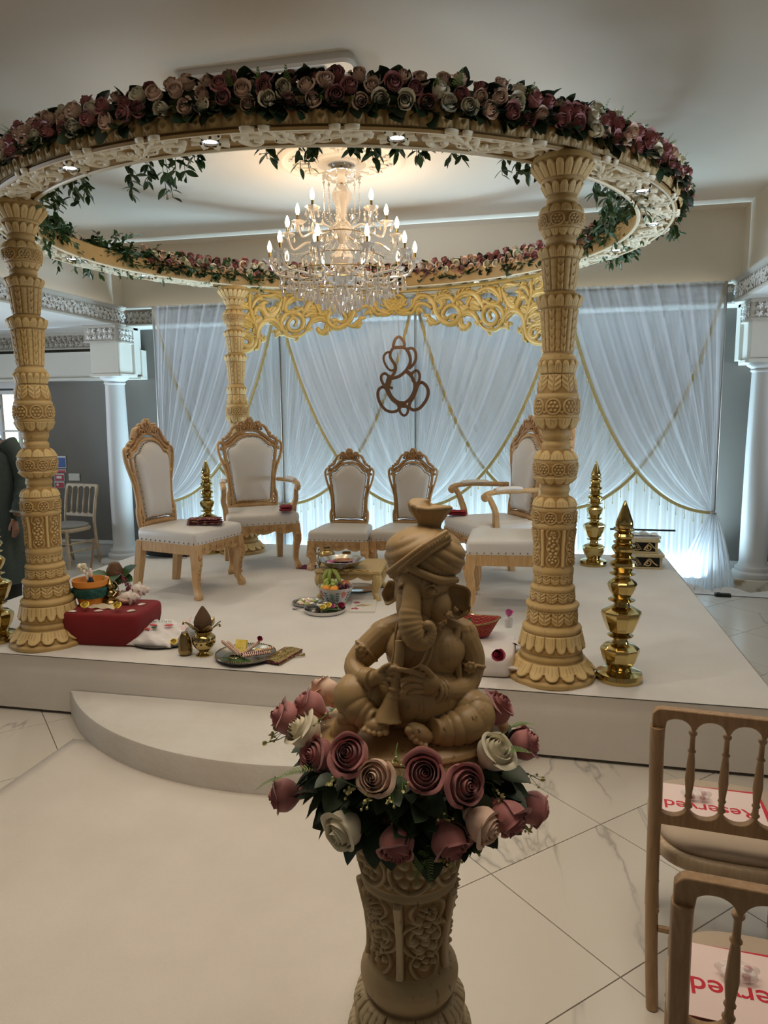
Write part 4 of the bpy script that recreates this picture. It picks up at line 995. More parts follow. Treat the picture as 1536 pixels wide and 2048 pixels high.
# leaves between roses
q = MB()
for k in range(2100):
    outer = k < 1400
    a = random.uniform(math.radians(-188), aend) if outer else random.uniform(math.radians(24), math.radians(160))
    s_ = 1 if outer else -1
    base = (RO-.03 if outer else RI+.07); z = random.choice((.075, .08, .09, .11, .13, .15, .17, .19))+random.uniform(-.01, .01)
    up = random.uniform(-.8, .2) if z < .13 else random.uniform(-.3, .8)
    d = ringdir(a, up); d = Vector((d.x*s_, d.y*s_, d.z)); d = (d+rvec(.35)).normalized()
    rad = base+(.040 if z < .105 else -.012)*s_
    leaf_add(q, rl(rpt(a, rad, RZ0+z)), d, Vector((0, 0, 1))+rvec(.3), random.uniform(.060, .092) if z < .19 else random.uniform(.05, .07), random.uniform(.65, .8))
q.build('rose_leaves', M['leaf'], garl, smooth='all')['kind'] = 'stuff'
q = MB()   # fern tips and buds poking out
q2 = MB()
for k in range(361): a_ = TAU*k/360-PI; q2.v += [rl(rpt(a_, (RO-.045)+.050*math.cos(b_)*1.2, RZ0+.135+.048*math.sin(b_))) for b_ in (0, 1.05, 2.09, 3.14, 4.19, 5.24)]
q2.f = [(k*6+j, k*6+6+j, k*6+6+(j+1) % 6, k*6+(j+1) % 6) for k in range(360) for j in range(6)]
q2.build('moss_core', M['leaf'], garl)
for k in range(80):
    outer = k < 60
    a = random.uniform(math.radians(-188), aend) if outer else random.uniform(math.radians(24), math.radians(160))
    s_ = 1 if outer else -1
    d = ringdir(a, random.uniform(.2, 1.3) if k % 3 else random.uniform(-.6, 0)); d = Vector((d.x*s_, d.y*s_, d.z)); p = Vector(rl(rpt(a, (RO+.02 if outer else RI), RZ0+(.16 if k % 3 else .09))))
    side = d.cross(Vector((0, 0, 1))).normalized(); L = random.uniform(.05, .075)
    for j in range(7):
        b_ = p+d*(L*j/6); w_ = .016*(1-j/8)
        for sg in (-1, 1): q.add([b_, b_+side*sg*w_+d*.006, b_+side*sg*w_*.9+d*.013, b_+d*.007], [(0, 1, 2, 3)])
q.build('fern_sprigs', M['fern'], garl, smooth=False)['kind'] = 'stuff'
# smilax vines: dense masses at both sides inside the ring, loose strands under the front
def vine(q, st, p0, d0, L, n, leafL=.055, sag=1.0, seed=0, spread=.55):
    p = Vector(p0); d = Vector(d0).normalized(); pts = [p.copy()]; step = L/n
    for i in range(n):
        d = (d+Vector((0, 0, -.22*sag))+rvec(.14)).normalized(); p = p+d*step; pts.append(p.copy())
        side = d.cross(Vector((0, 0, 1))); side = side.normalized() if side.length > .01 else Vector((1, 0, 0))
        for sg in ((1, -1) if i % 2 else (1,)):
            ld = (d*.6+side*sg*spread+rvec(.3)).normalized(); leaf_add(q, p, ld, Vector((0, 0, 1))+rvec(.4), leafL*random.uniform(.7, 1.15), .42, .3, .15)
    st.tube(pts, .0016, 4, False)
sm_ = tag(empty('smilax_garland', (RCX, RCY, RZ0)), 'dark green trailing smilax foliage woven along the inner edge of the ring', 'foliage')
q = MB(); st = MB()
def massa(a0, a1, n, dens_up=.16, inw=True):
    for k in range(n):
        t = random.random(); a = math.radians(a0+(a1-a0)*t); rad = RI+random.uniform(.0, .14); z = random.uniform(.08, dens_up)
        d = Vector((-math.cos(a), -math.sin(a), random.uniform(0, .5)))*.35+rvec(.3)+Vector((-math.sin(a), math.cos(a), 0))*random.choice((-1.3, 1.3))
        vine(q, st, rl(rpt(a, rad, RZ0+z)), d, random.uniform(.12, .22), 8, .055, random.uniform(.1, .55))
massa(152, 214, 200, .17); massa(-24, 32, 150, .19); massa(126, 152, 45, .14); massa(205, 235, 22, .12)
for k in range(26):   # over the outer edge on the left and right
    a = math.radians(random.choice((random.uniform(160, 190), random.uniform(-2, 34)))); vine(q, st, rl(rpt(a, RO, RZ0+.09)), Vector((math.cos(a), math.sin(a), -.2)), random.uniform(.10, .16), 6, .06, 1.4)
for adeg, L in ((-131, .20), (-127, .13), (-121, .16), (-118, .15), (-107, .20), (-103, .16), (-100, .24), (-97, .16), (-95, .10), (-84, .12), (-80, .16), (-78, .10), (-73, .10), (-70, .12), (-67, .09), (-63, .10), (-58, .10), (-49, .15), (-46, .12), (-43, .10), (-38, .09), (-29, .14), (-24, .20), (-20, .24), (-16, .24)):
    for j in range(2): a = math.radians(adeg+random.uniform(-1, 1)); vine(q, st, rl(rpt(a, RI-.01, RZ0+.09)), Vector((-math.cos(a), -math.sin(a), -.3)), L*1.05, 7, .062, 2.2, spread=.8)
o = q.build('leaves', M['leaf2'], sm_, smooth='all'); o['kind'] = 'stuff'
o = st.build('stems', M['leaf'], sm_); o['kind'] = 'stuff'

# ================================================================ PEDESTAL WITH WREATH AND STATUE
AX = Vector((-.262, 1.38, 1.0))
PEDP = [(0, .175), (.05, .175), (.07, .160), (.12, .150), (.20, .140), (.26, .128), (.275, .136), (.292, .132), (.30, .122), (.335, .124), (.350, .121), (.362, .112), (.372, .107), (.385, .105), (.400, .108), (.412, .107), (.422, .096), (.430, .088), (.438, .092), (.448, .099), (.462, .103), (.475, .104), (.488, .101), (.498, .094), (.505, .084), (.53, .078), (.565, .078), (.612, .083), (.661, .093), (.680, .097), (.690, .101), (.700, .097), (.748, .104), (.80, .112), (.85, .124), (.90, .142), (.94, .158), (.955, .165), (.985, .167), (1.0, .158)]
PBANDS = [(.07, .25, .012, lambda T, v: pet_down(T, v, 10)), (.30, .360, .010, lambda T, v: np.maximum(pet_down(T, v, 12), veined(T, v, 12))), (.372, .428, .012, lambda T, v: pet_down(T, v, 10)),
 (.508, .688, .013, lambda T, v: np.maximum(panel(T+.35, v, 5, .62), .8*flowers(T+.35, np.clip((v-.25)/.5, 0, 1), 5, .95)*sst(v, .22, .3)*sst(.8-v, 0, .1))), (.706, .80, .010, lambda T, v: flowers(T, v, 7, 1.0)), (.80, .94, .010, lambda T, v: pet_down(T, 1-v, 12))]
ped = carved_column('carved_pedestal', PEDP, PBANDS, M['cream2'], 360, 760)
ped.location = (AX.x, AX.y, .006)
tag(ped, 'cream carved pedestal column under the elephant headed statue', 'pedestal')
AX = Vector((AX.x, AX.y, 1.006))
# ---- statue
def Wp(px, py, d=0.0):
    P = at_plane(px, py, AX); k = (1.42-d)/1.42   # keep the same sight line when moved towards the viewer
    D = (P-CAMP); Q = CAMP+D*((D.dot(HD)-d)/D.dot(HD)); return Q-AX
K = 1.43/1455
def loc_R(tilt=0, yaw=0):
    R = Matrix((LAT, -HD, Vector((0, 0, 1)))).transposed()
    return R @ Matrix.Rotation(yaw, 3, 'Z') @ Matrix.Rotation(tilt, 3, 'Y')
S = MB()
def E(px, py, d, rx, rd, rz, tilt=0, yaw=0, nu=24, nv=16): S.ball(Wp(px, py, d), (rx*K, rd*K, rz*K), nu, nv, loc_R(tilt, yaw))
def Tb(pts, n=16, sm_n=4):
    c = cr([(*Wp(p[0], p[1], p[2]), p[3]*K) for p in pts], sm_n); S.tube([x[:3] for x in c], [x[3] for x in c], n)
    S.ball(c[0][:3], c[0][3], 12, 8); S.ball(c[-1][:3], c[-1][3], 12, 8)
# base and rock
b0 = Wp(822, 1500, 0)
S.ball(Vector((0, 0, .004)), (.188, .158, .032), 40, 12, loc_R())
S.lathe([(.12, -.004), (.150, .0), (.150, .006), (.10, .012)], 40, (0, 0, 0))
for a_ in ((690, 1465, .05, 30, 26, 30), (985, 1450, -.02, 34, 34, 24), (760, 1420, -.05, 60, 50, 40), (900, 1420, -.06, 70, 50, 50)): E(*a_)
# torso
E(840, 1385, .030, 86, 76, 64); E(850, 1300, .004, 80, 66, 72); E(812, 1296, .022, 42, 46, 40); E(886, 1300, .022, 44, 46, 42); E(846, 1420, .02, 78, 72, 34)
E(770, 1268, .0, 34, 34, 30); E(922, 1272, -.005, 36, 36, 34); Tb([(770, 1262, 0, 26), (850, 1245, -.01, 34), (925, 1264, 0, 28)]); E(850, 1235, -.01, 52, 44, 40)
# shawl edges over the shoulders
Tb([(812, 1235, .035, 7), (800, 1275, .062, 8), (790, 1320, .066, 8), (786, 1360, .055, 8)], 10); Tb([(916, 1262, .026, 7), (912, 1290, .038, 7), (917, 1340, .036, 7), (920, 1390, .034, 7)], 10)
# arms
Tb([(768, 1268, .005, 29), (735, 1300, .015, 28), (712, 1328, .03, 24), (716, 1348, .055, 21), (735, 1358, .078, 17), (752, 1356, .090, 14)])
Tb([(926, 1275, .0, 31), (942, 1315, .0, 29), (938, 1352, .012, 26), (925, 1376, .035, 24), (897, 1382, .065, 20), (868, 1379, .086, 16)])
# hands, palm plus five fingers each
E(764, 1353, .094, 20, 13, 16, .2); E(856, 1367, .096, 24, 14, 22, -.1)
for p in (((772, 1343, .098, 5.6), (786, 1336, .109, 5.3), (795, 1338, .112, 5), (799, 1344, .109, 4.4)), ((774, 1349, .100, 5), (788, 1345, .110, 4.6), (797, 1350, .111, 4.2), (799, 1356, .109, 3.5)), ((770, 1357, .100, 5), (780, 1358, .108, 4.6), (787, 1364, .108, 4.2), (785, 1371, .105, 3.5)), ((762, 1362, .098, 4.8), (770, 1366, .106, 4.4), (776, 1371, .106, 3.8)), ((758, 1345, .098, 5.5), (768, 1334, .102, 4.8), (780, 1328, .104, 4))): Tb(p, 10)
for p in (((846, 1352, .102, 5.4), (828, 1345, .112, 5.3), (812, 1341, .117, 5.1), (799, 1338, .116, 4.6)), ((843, 1362, .104, 5.4), (825, 1358, .116, 5.3), (811, 1358, .119, 5.1), (804, 1362, .115, 4.6)), ((843, 1373, .104, 5.4), (827, 1371, .115, 5.3), (814, 1372, .118, 5.0), (808, 1376, .114, 4.5)), ((846, 1383, .102, 5.2), (833, 1384, .112, 5.0), (821, 1385, .114, 4.7), (816, 1388, .110, 4.2)), ((863, 1351, .100, 6.6), (853, 1339, .108, 5.8), (841, 1332, .111, 5))): Tb(p, 12)
# shawm
c = [(800, 1280, .090, 9), (799, 1310, .098, 9.5), (794, 1345, .102, 10), (788, 1380, .106, 11), (783, 1398, .108, 13.5), (779, 1418, .110, 19), (776, 1432, .111, 25), (775, 1441, .112, 29)]
cc = cr([(*Wp(p[0], p[1], p[2]), p[3]*K) for p in c], 5); S.tube([x[:3] for x in cc], [x[3] for x in cc], 22)
for p in ((789, 1376, .106, 13.5), (786, 1391, .107, 14)): 
    S.tube([Wp(p[0], p[1]-2, p[2]), Wp(p[0]-.6, p[1]+2, p[2])], [p[3]*K]*2, 16)
# head
E(845, 1192, .024, 54, 60, 60); E(845, 1164, .038, 54, 52, 42); E(876, 1210, .052, 26, 34, 34); E(807, 1210, .052, 15, 32, 30); E(824, 1166, .068, 28, 24, 30); E(850, 1236, .03, 44, 50, 24)
tr = [(823, 1160, .070, 18), (823, 1182, .083, 17.5), (823, 1205, .092, 18.5), (820, 1230, .101, 21.5), (823, 1254, .107, 24.5), (832, 1273, .110, 24.5), (845, 1280, .110, 21), (856, 1273, .110, 16), (861, 1261, .110, 12), (858, 1252, .112, 10.5), (855, 1250, .116, 9)]
cc = cr([(*Wp(p[0], p[1], p[2]), p[3]*K) for p in tr], 9)
S.tube([x[:3] for x in cc], [x[3]+(.0006*math.sin(i*1.55) if 22 < i < 78 else 0) for i, x in enumerate(cc)], 26); S.ball(cc[-1][:3], .0092, 12, 8)
# lower lip, tusk stub, brows, lids
E(838, 1238, .070, 20, 18, 14)
for ex, ey, dd, wd in ((862, 1182, .088, 13), (803, 1180, .083, 7)):
    E(ex, ey+1, dd-.004, wd*.72, 9, 6.5); Tb([(ex-wd, ey-3, dd-.002, 2.0), (ex-wd*.3, ey-10, dd+.003, 2.4), (ex+wd*.5, ey-10, dd+.001, 2.4), (ex+wd, ey-2, dd-.009, 2.0)], 8); Tb([(ex-wd*.9, ey+4, dd-.002, 1.8), (ex, ey+8, dd+.002, 2.2), (ex+wd*.9, ey+5, dd-.007, 1.8)], 8)
# ears
def ear(cx, cy, d, rx, rz, yaw, tilt):
    R = loc_R(tilt, yaw); C = Wp(cx, cy, d); vs = []; n = 30; rings = 7
    for side in (1, -1):
        for j in range(rings+1):
            t = j/rings
            for k in range(n):
                a = TAU*k/n; rr = 1+.07*math.sin(3*a+1)+.05*math.sin(5*a)
                x = rx*K*t*math.cos(a)*rr; z = rz*K*t*math.sin(a)*rr; y = (.022*t*t-.010+.004*math.sin(4*a)*t*t)+side*.0032*math.sqrt(max(0, 1-t**6))+(.004 if .72 < t < .98 else 0)*side
                vs.append(R@Vector((x, y, z))+C)
    fs = []
    for sd in range(2):
        o0 = sd*(rings+1)*n
        for j in range(rings):
            for k in range(n):
                f = (o0+j*n+k, o0+j*n+(k+1) % n, o0+(j+1)*n+(k+1) % n, o0+(j+1)*n+k); fs.append(f if sd else f[::-1])
    o1 = (rings+1)*n
    for k in range(n): fs.append((rings*n+k, o1+rings*n+k, o1+rings*n+(k+1) % n, rings*n+(k+1) % n)[::-1])
    S.add(vs, fs)
ear(911, 1198, .020, 30, 39, -.15, -.38); ear(787, 1184, -.012, 20, 30, .9, .5)

# turban: wound folds
R = loc_R(.10, 0); C = Wp(850, 1108, .008); nu, nv = 90, 46; vs = []
for j in range(nv+1):
    t = PI*j/nv
    for k in range(nu):
        a = TAU*k/nu; x, y, z = math.sin(t)*math.cos(a), math.sin(t)*math.sin(a), -math.cos(t)
        if x > -.12+.35*z: f = .055*abs(math.sin((z*1.0+x*.75)*8.5))**.7
        else: f = .050*abs(math.sin((z*1.0-x*.9)*7.0))**.7
        m_ = 1+f*min(1, 3*math.sin(t)); bx = 1+.07*(z < 0)*abs(z)
        vs.append(R@Vector((x*77*K*m_*bx, y*74*K*m_, z*56*K*(1+.4*f)))+C)
S.add(vs, [(j*nu+k, j*nu+(k+1) % nu, (j+1)*nu+(k+1) % nu, (j+1)*nu+k) for j in range(nv) for k in range(nu)])
Tb([(776, 1144, .050, 5), (812, 1118, .083, 6), (850, 1090, .085, 6), (892, 1064, .058, 5)], 12); Tb([(783, 1151, .050, 6), (815, 1126, .084, 7), (855, 1097, .086, 7), (896, 1072, .058, 6)], 12); Tb([(790, 1158, .048, 4.5), (820, 1136, .084, 5), (860, 1105, .087, 5), (900, 1080, .056, 4.5)], 12)
Tb([(820, 1135, .084, 8), (850, 1150, .090, 8), (880, 1160, .078, 8), (912, 1160, .045, 7)], 12)
# turban fan
Cn = Wp(859, 1060, .0); Ct = Wp(861, 1008, .0); nn = 44; prof = [(-.1, 26), (.05, 22), (.25, 23.5), (.5, 31), (.75, 40), (.90, 43), (.99, 39), (1.03, 26), (.99, .1)]; vs = []
for t, r_ in prof:
    c_ = Cn.lerp(Ct, t)
    for k in range(nn):
        a = TAU*k/nn; fl = 1+.07*abs(math.sin(6.5*a))*min(1, max(0, t)*1.5); zz = .004*math.sin(2*a+.5)*(t > .8)-.006*math.cos(a-.3)*(t > .8)
        vs.append(c_+loc_R()@Vector((r_*K*fl*math.cos(a), r_*K*fl*.62*math.sin(a), zz)))
m_ = len(prof); S.add(vs, [(i*nn+k, i*nn+(k+1) % nn, (i+1)*nn+(k+1) % nn, (i+1)*nn+k) for i in range(m_-1) for k in range(nn)]+[tuple(reversed(range(nn))), tuple((m_-1)*nn+k for k in range(nn))])
# legs
def folded(pts, nf, amp, sm_n=12):
    c = cr([(*Wp(p[0], p[1], p[2]), p[3]*K) for p in pts], sm_n); m_ = len(c)
    S.tube([x[:3] for x in c], [x[3]+amp*K*(abs(math.sin(PI*nf*i/m_+.5*math.sin(i*.3)))**.6-.6)*min(1, i/(m_*.25)) for i, x in enumerate(c)], 26)
    S.ball(c[0][:3], c[0][3]*.97, 12, 8)
folded([(800, 1410, .02, 40), (745, 1392, .05, 44), (708, 1385, .070, 38), (712, 1412, .088, 34), (735, 1432, .10, 26), (750, 1440, .11, 20)], 7, 2.6)
folded([(886, 1420, .02, 42), (935, 1420, .045, 44), (950, 1432, .062, 40), (925, 1452, .088, 35), (890, 1462, .10, 29), (866, 1462, .112, 22)], 8, 3.0)
E(945, 1470, .05, 42, 40, 26)
# feet with toes
E(752, 1449, .116, 26, 20, 15, .15); E(838, 1467, .116, 28, 20, 18, .55)
for (tx, ty, tr_) in ((728, 1459, 5), (738, 1463, 5.5), (748, 1465, 5.7), (759, 1466, 6), (771, 1463, 7.5), (817, 1461, 8), (822, 1473, 6.2), (831, 1481, 6.2), (841, 1487, 5.8), (851, 1491, 5.3)): E(tx, ty, .132, tr_, 9, tr_*1.05)
# (mouse by the knee)
E(692, 1454, .088, 24, 24, 33, .1); E(690, 1434, .098, 16, 16, 14)
# bangles, armlets, necklaces
def bangle(px, py, d, r, tube, ax):
    A = Vector(ax).normalized(); x, y, _ = frame(A); C = Wp(px, py, d); pts = [C+x*(r*K*math.cos(TAU*k/20))+y*(r*K*math.sin(TAU*k/20)) for k in range(21)]; S.tube(pts, tube*K, 8)
aL = Wp(752, 1356, .09)-Wp(716, 1348, .055); aR = Wp(868, 1379, .086)-Wp(925, 1376, .035)
for dx in (0, 6, 12): bangle(732+dx*.9, 1357+dx*.1, .074+dx*.0009, 19.5-dx*.12, 3.4, aL)
for dx in (0, 7, 14): bangle(884-dx, 1381, .074+dx*.0009, 21-dx*.1, 3.8, aR)
bangle(733, 1302, .016, 29, 2.6, Wp(712, 1328, .03)-Wp(768, 1268, .005)); bangle(941, 1330, .005, 30, 2.6, Wp(938, 1352, .012)-Wp(942, 1315, 0))
for cx, cy, d in ((722, 1302, .046), (940, 1335, .036)):
    for k in range(7): E(cx+9*math.cos(k*.9), cy+9*math.sin(k*.9), d, 4.4, 4, 4.4)
    E(cx, cy, d+.003, 5, 4, 5)
for i in range(15):
    t = i/14; x = 912-58*t; y = 1216+68*t; E(x+4*math.sin(i*2.4), y+4*math.cos(i*2.4), .074+.012*math.sin(PI*t), 6, 3, 3.6, i*1.3)
Tb([(858, 1283, .086, 3), (850, 1312, .090, 3), (838, 1332, .094, 3.2), (818, 1340, .096, 3)], 8); Tb([(866, 1284, .084, 3), (860, 1314, .088, 3), (846, 1338, .092, 3.2), (822, 1347, .095, 3)], 8); Tb([(797, 1240, .07, 2.6), (790, 1275, .078, 3), (791, 1320, .085, 3)], 8)
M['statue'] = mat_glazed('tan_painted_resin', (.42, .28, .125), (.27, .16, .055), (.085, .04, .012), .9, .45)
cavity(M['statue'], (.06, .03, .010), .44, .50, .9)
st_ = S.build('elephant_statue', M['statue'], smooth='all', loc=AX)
rm = st_.modifiers.new('unify', 'REMESH'); rm.mode = 'VOXEL'; rm.voxel_size = .0019; rm.use_smooth_shade = True
sm = st_.modifiers.new('soften', 'SMOOTH'); sm.factor = .5; sm.iterations = 2
tag(st_, 'tan seated elephant headed figure in a turban playing a shawm', 'statue')
# incised criss-cross band of the turban
q = MB()
pts = cr([tuple(Wp(782, 1150, .059)), tuple(Wp(815, 1125, .0925)), tuple(Wp(854, 1096, .0945)), tuple(Wp(894, 1071, .067))], 8)
for i in range(0, len(pts)-2):
    a_ = Vector(pts[i]); b_ = Vector(pts[i+1]); up = Vector((.3, 0, 1)).normalized()*.0042
    q.tube([a_-up, b_+up], .0008, 5); q.tube([a_+up, b_-up], .0008, 5)
q.build('turban_band_pattern', M['statue'], st_).modifiers.new('w', 'WELD') if False else q.build('turban_band_pattern', M['statue'], st_)
# ---- wreath around the pedestal head
BIG = {c: [rose_mesh('large_rose_'+c, M[c], 15, 13, 9, s+3, .95+.08*s) for s in (0, 1)] for c in RCOL}
wr = tag(empty('flower_wreath', (AX.x, AX.y, .96)), 'wreath of large dusty pink, peach and ivory roses around the statue base', 'flower wreath')
W0 = Vector((AX.x, AX.y, .96))
def on_cyl(px, py, r, far_=False):
    D = cam_ray(px, py); o = CAMP-AX; a = D.x**2+D.y**2; b = 2*(o.x*D.x+o.y*D.y); c = o.x**2+o.y**2-r*r; disc = b*b-4*a*c
    if disc < 0: t = -b/(2*a)
    else: t = (-b+(1 if far_ else -1)*math.sqrt(disc))/(2*a)
    return CAMP+D*t
WR = [(582, 1440, 'dusty', 1, .20, .5, -.5), (628, 1420, 'dusty', 1, .18, .7, -.3), (655, 1390, 'peach', 1, .17, .9, 0), (616, 1466, 'ivory', 0, .205, .8, 0), (644, 1512, 'dusty', 0, .19, .35, .25), (706, 1512, 'dusty', 0, .185, .6, .25), (756, 1551, 'peach', 0, .19, .35, 0), (843, 1550, 'dusty', 0, .19, .5, 0), (921, 1567, 'dusty', 0, .20, .35, 0), (981, 1510, 'ivory', 0, .19, .9, -.3), (1038, 1492, 'dusty', 0, .215, .6, .3), (985, 1425, 'dusty', 1, .16, .9, 0), (957, 1642, 'peach', 0, .20, -.25, .4), (1056, 1610, 'dusty', 0, .215, -.4, .3), (1010, 1628, 'dusty', 0, .215, -.6, 0), (697, 1652, 'ivory', 0, .19, -.25, -.2), (795, 1676, 'dusty', 0, .185, -.75, 0), (893, 1672, 'dusty', 0, .185, -.75, .2), (578, 1590, 'dusty', 0, .22, -.1, 0), (690, 1450, 'ivory', 1, .17, .9, 0), (930, 1450, 'peach', 1, .16, .9, 0)]
for i, (px, py, c, fr_, r_, up, lat) in enumerate(WR):
    r_ = r_+.028 if py > 1625 else r_
    P = on_cyl(px, py, r_, bool(fr_)); o_ = Vector((P.x-AX.x, P.y-AX.y, 0)).normalized()
    d = (o_+LAT*lat+Vector((0, 0, up))).normalized(); sc = .045 if i != 8 else .050
    d = (d+rvec(.05)).normalized()
    link_mesh('rose', BIG[c][i % 2], None, wr, P-W0-d*sc*.6, rot_to(d, i*1.7), sc)
q = MB()
for k in range(620):
    a = random.uniform(0, TAU); rr = random.uniform(.10, .195); z = random.uniform(-.10, .02) if k % 5 else random.uniform(0, .035)
    o_ = Vector((math.cos(a), math.sin(a), 0)); d = (o_+Vector((0, 0, random.uniform(-1.0, .5)))+rvec(.3)).normalized()
    leaf_add(q, o_*rr+Vector((0, 0, z)), d, Vector((0, 0, 1))+rvec(.3), random.uniform(.045, .068), random.uniform(.65, .8), .3, .25)
q.build('rose_leaves', M['leaf'], wr, smooth='all')['kind'] = 'stuff'
def fern(q, p, d, L, wd, n=17):
    d = Vector(d).normalized(); side = d.cross(Vector((0, 0, 1))+rvec(.1)).normalized(); nrm = side.cross(d)
    for j in range(n):
        t = j/n; b_ = Vector(p)+d*L*t-Vector((0, 0, .3))*L*t*t; w_ = wd*(1-t)**.7*min(1, .5+t*3)
        for sg in (-1, 1): q.add([b_, b_+side*sg*w_+d*.45*w_+nrm*.001, b_+side*sg*w_*.95+d*(.45*w_+.0018), b_+d*.0022], [(0, 1, 2, 3)])
q = MB()
for px, py, dx, dy, L in ((632, 1535, -1, .1, .085), (560, 1556, -1, -.1, .05), (615, 1545, -1, .2, .07), (1000, 1470, .9, .9, .07), (1020, 1455, 1, .6, .05), (775, 1620, .6, -.7, .06), (855, 1690, .1, -1, .06), (845, 1700, -.3, -1, .05), (1010, 1500, 1, .3, .05)):
    P = on_cyl(px, py, .215)-W0; fern(q, P, LAT*dx+Vector((0, 0, dy))-HD*.3, L, .013)
q.build('fern_fronds', M['fern'], wr, smooth=False)['kind'] = 'stuff'
q = MB(); s2 = MB()
for px, py in ((547, 1470), (535, 1485), (555, 1450), (805, 1580), (780, 1600), (1000, 1590), (1010, 1605), (1050, 1560), (790, 1520), (890, 1640), (700, 1580), (660, 1565), (1045, 1650), (1055, 1660), (955, 1700), (640, 1440), (1080, 1560), (735, 1600), (885, 1720), (900, 1725)):
    P = on_cyl(px, py, .232)-W0; o_ = Vector((P.x, P.y, 0)).normalized(); b_ = P-o_*.04-Vector((0, 0, -.012)); s2.tube([b_, (b_+P)/2+rvec(.003), P], .0009, 4)
    for k in range(5):
        dd = (o_+rvec(.6)).normalized(); leaf_add(q, P, dd, rvec(1), .011, .55, .1, .1)
    for k in range(3): pp = P+rvec(.008); s2.tube([(b_+P)/2, pp], .0006, 4); q.ball(pp, .0028, 5, 4)
q.build('star_buds', mat('pale_yellow_buds', (.55, .52, .22), .5), wr)['kind'] = 'stuff'; s2.build('bud_stems', M['fern'], wr)['kind'] = 'stuff'
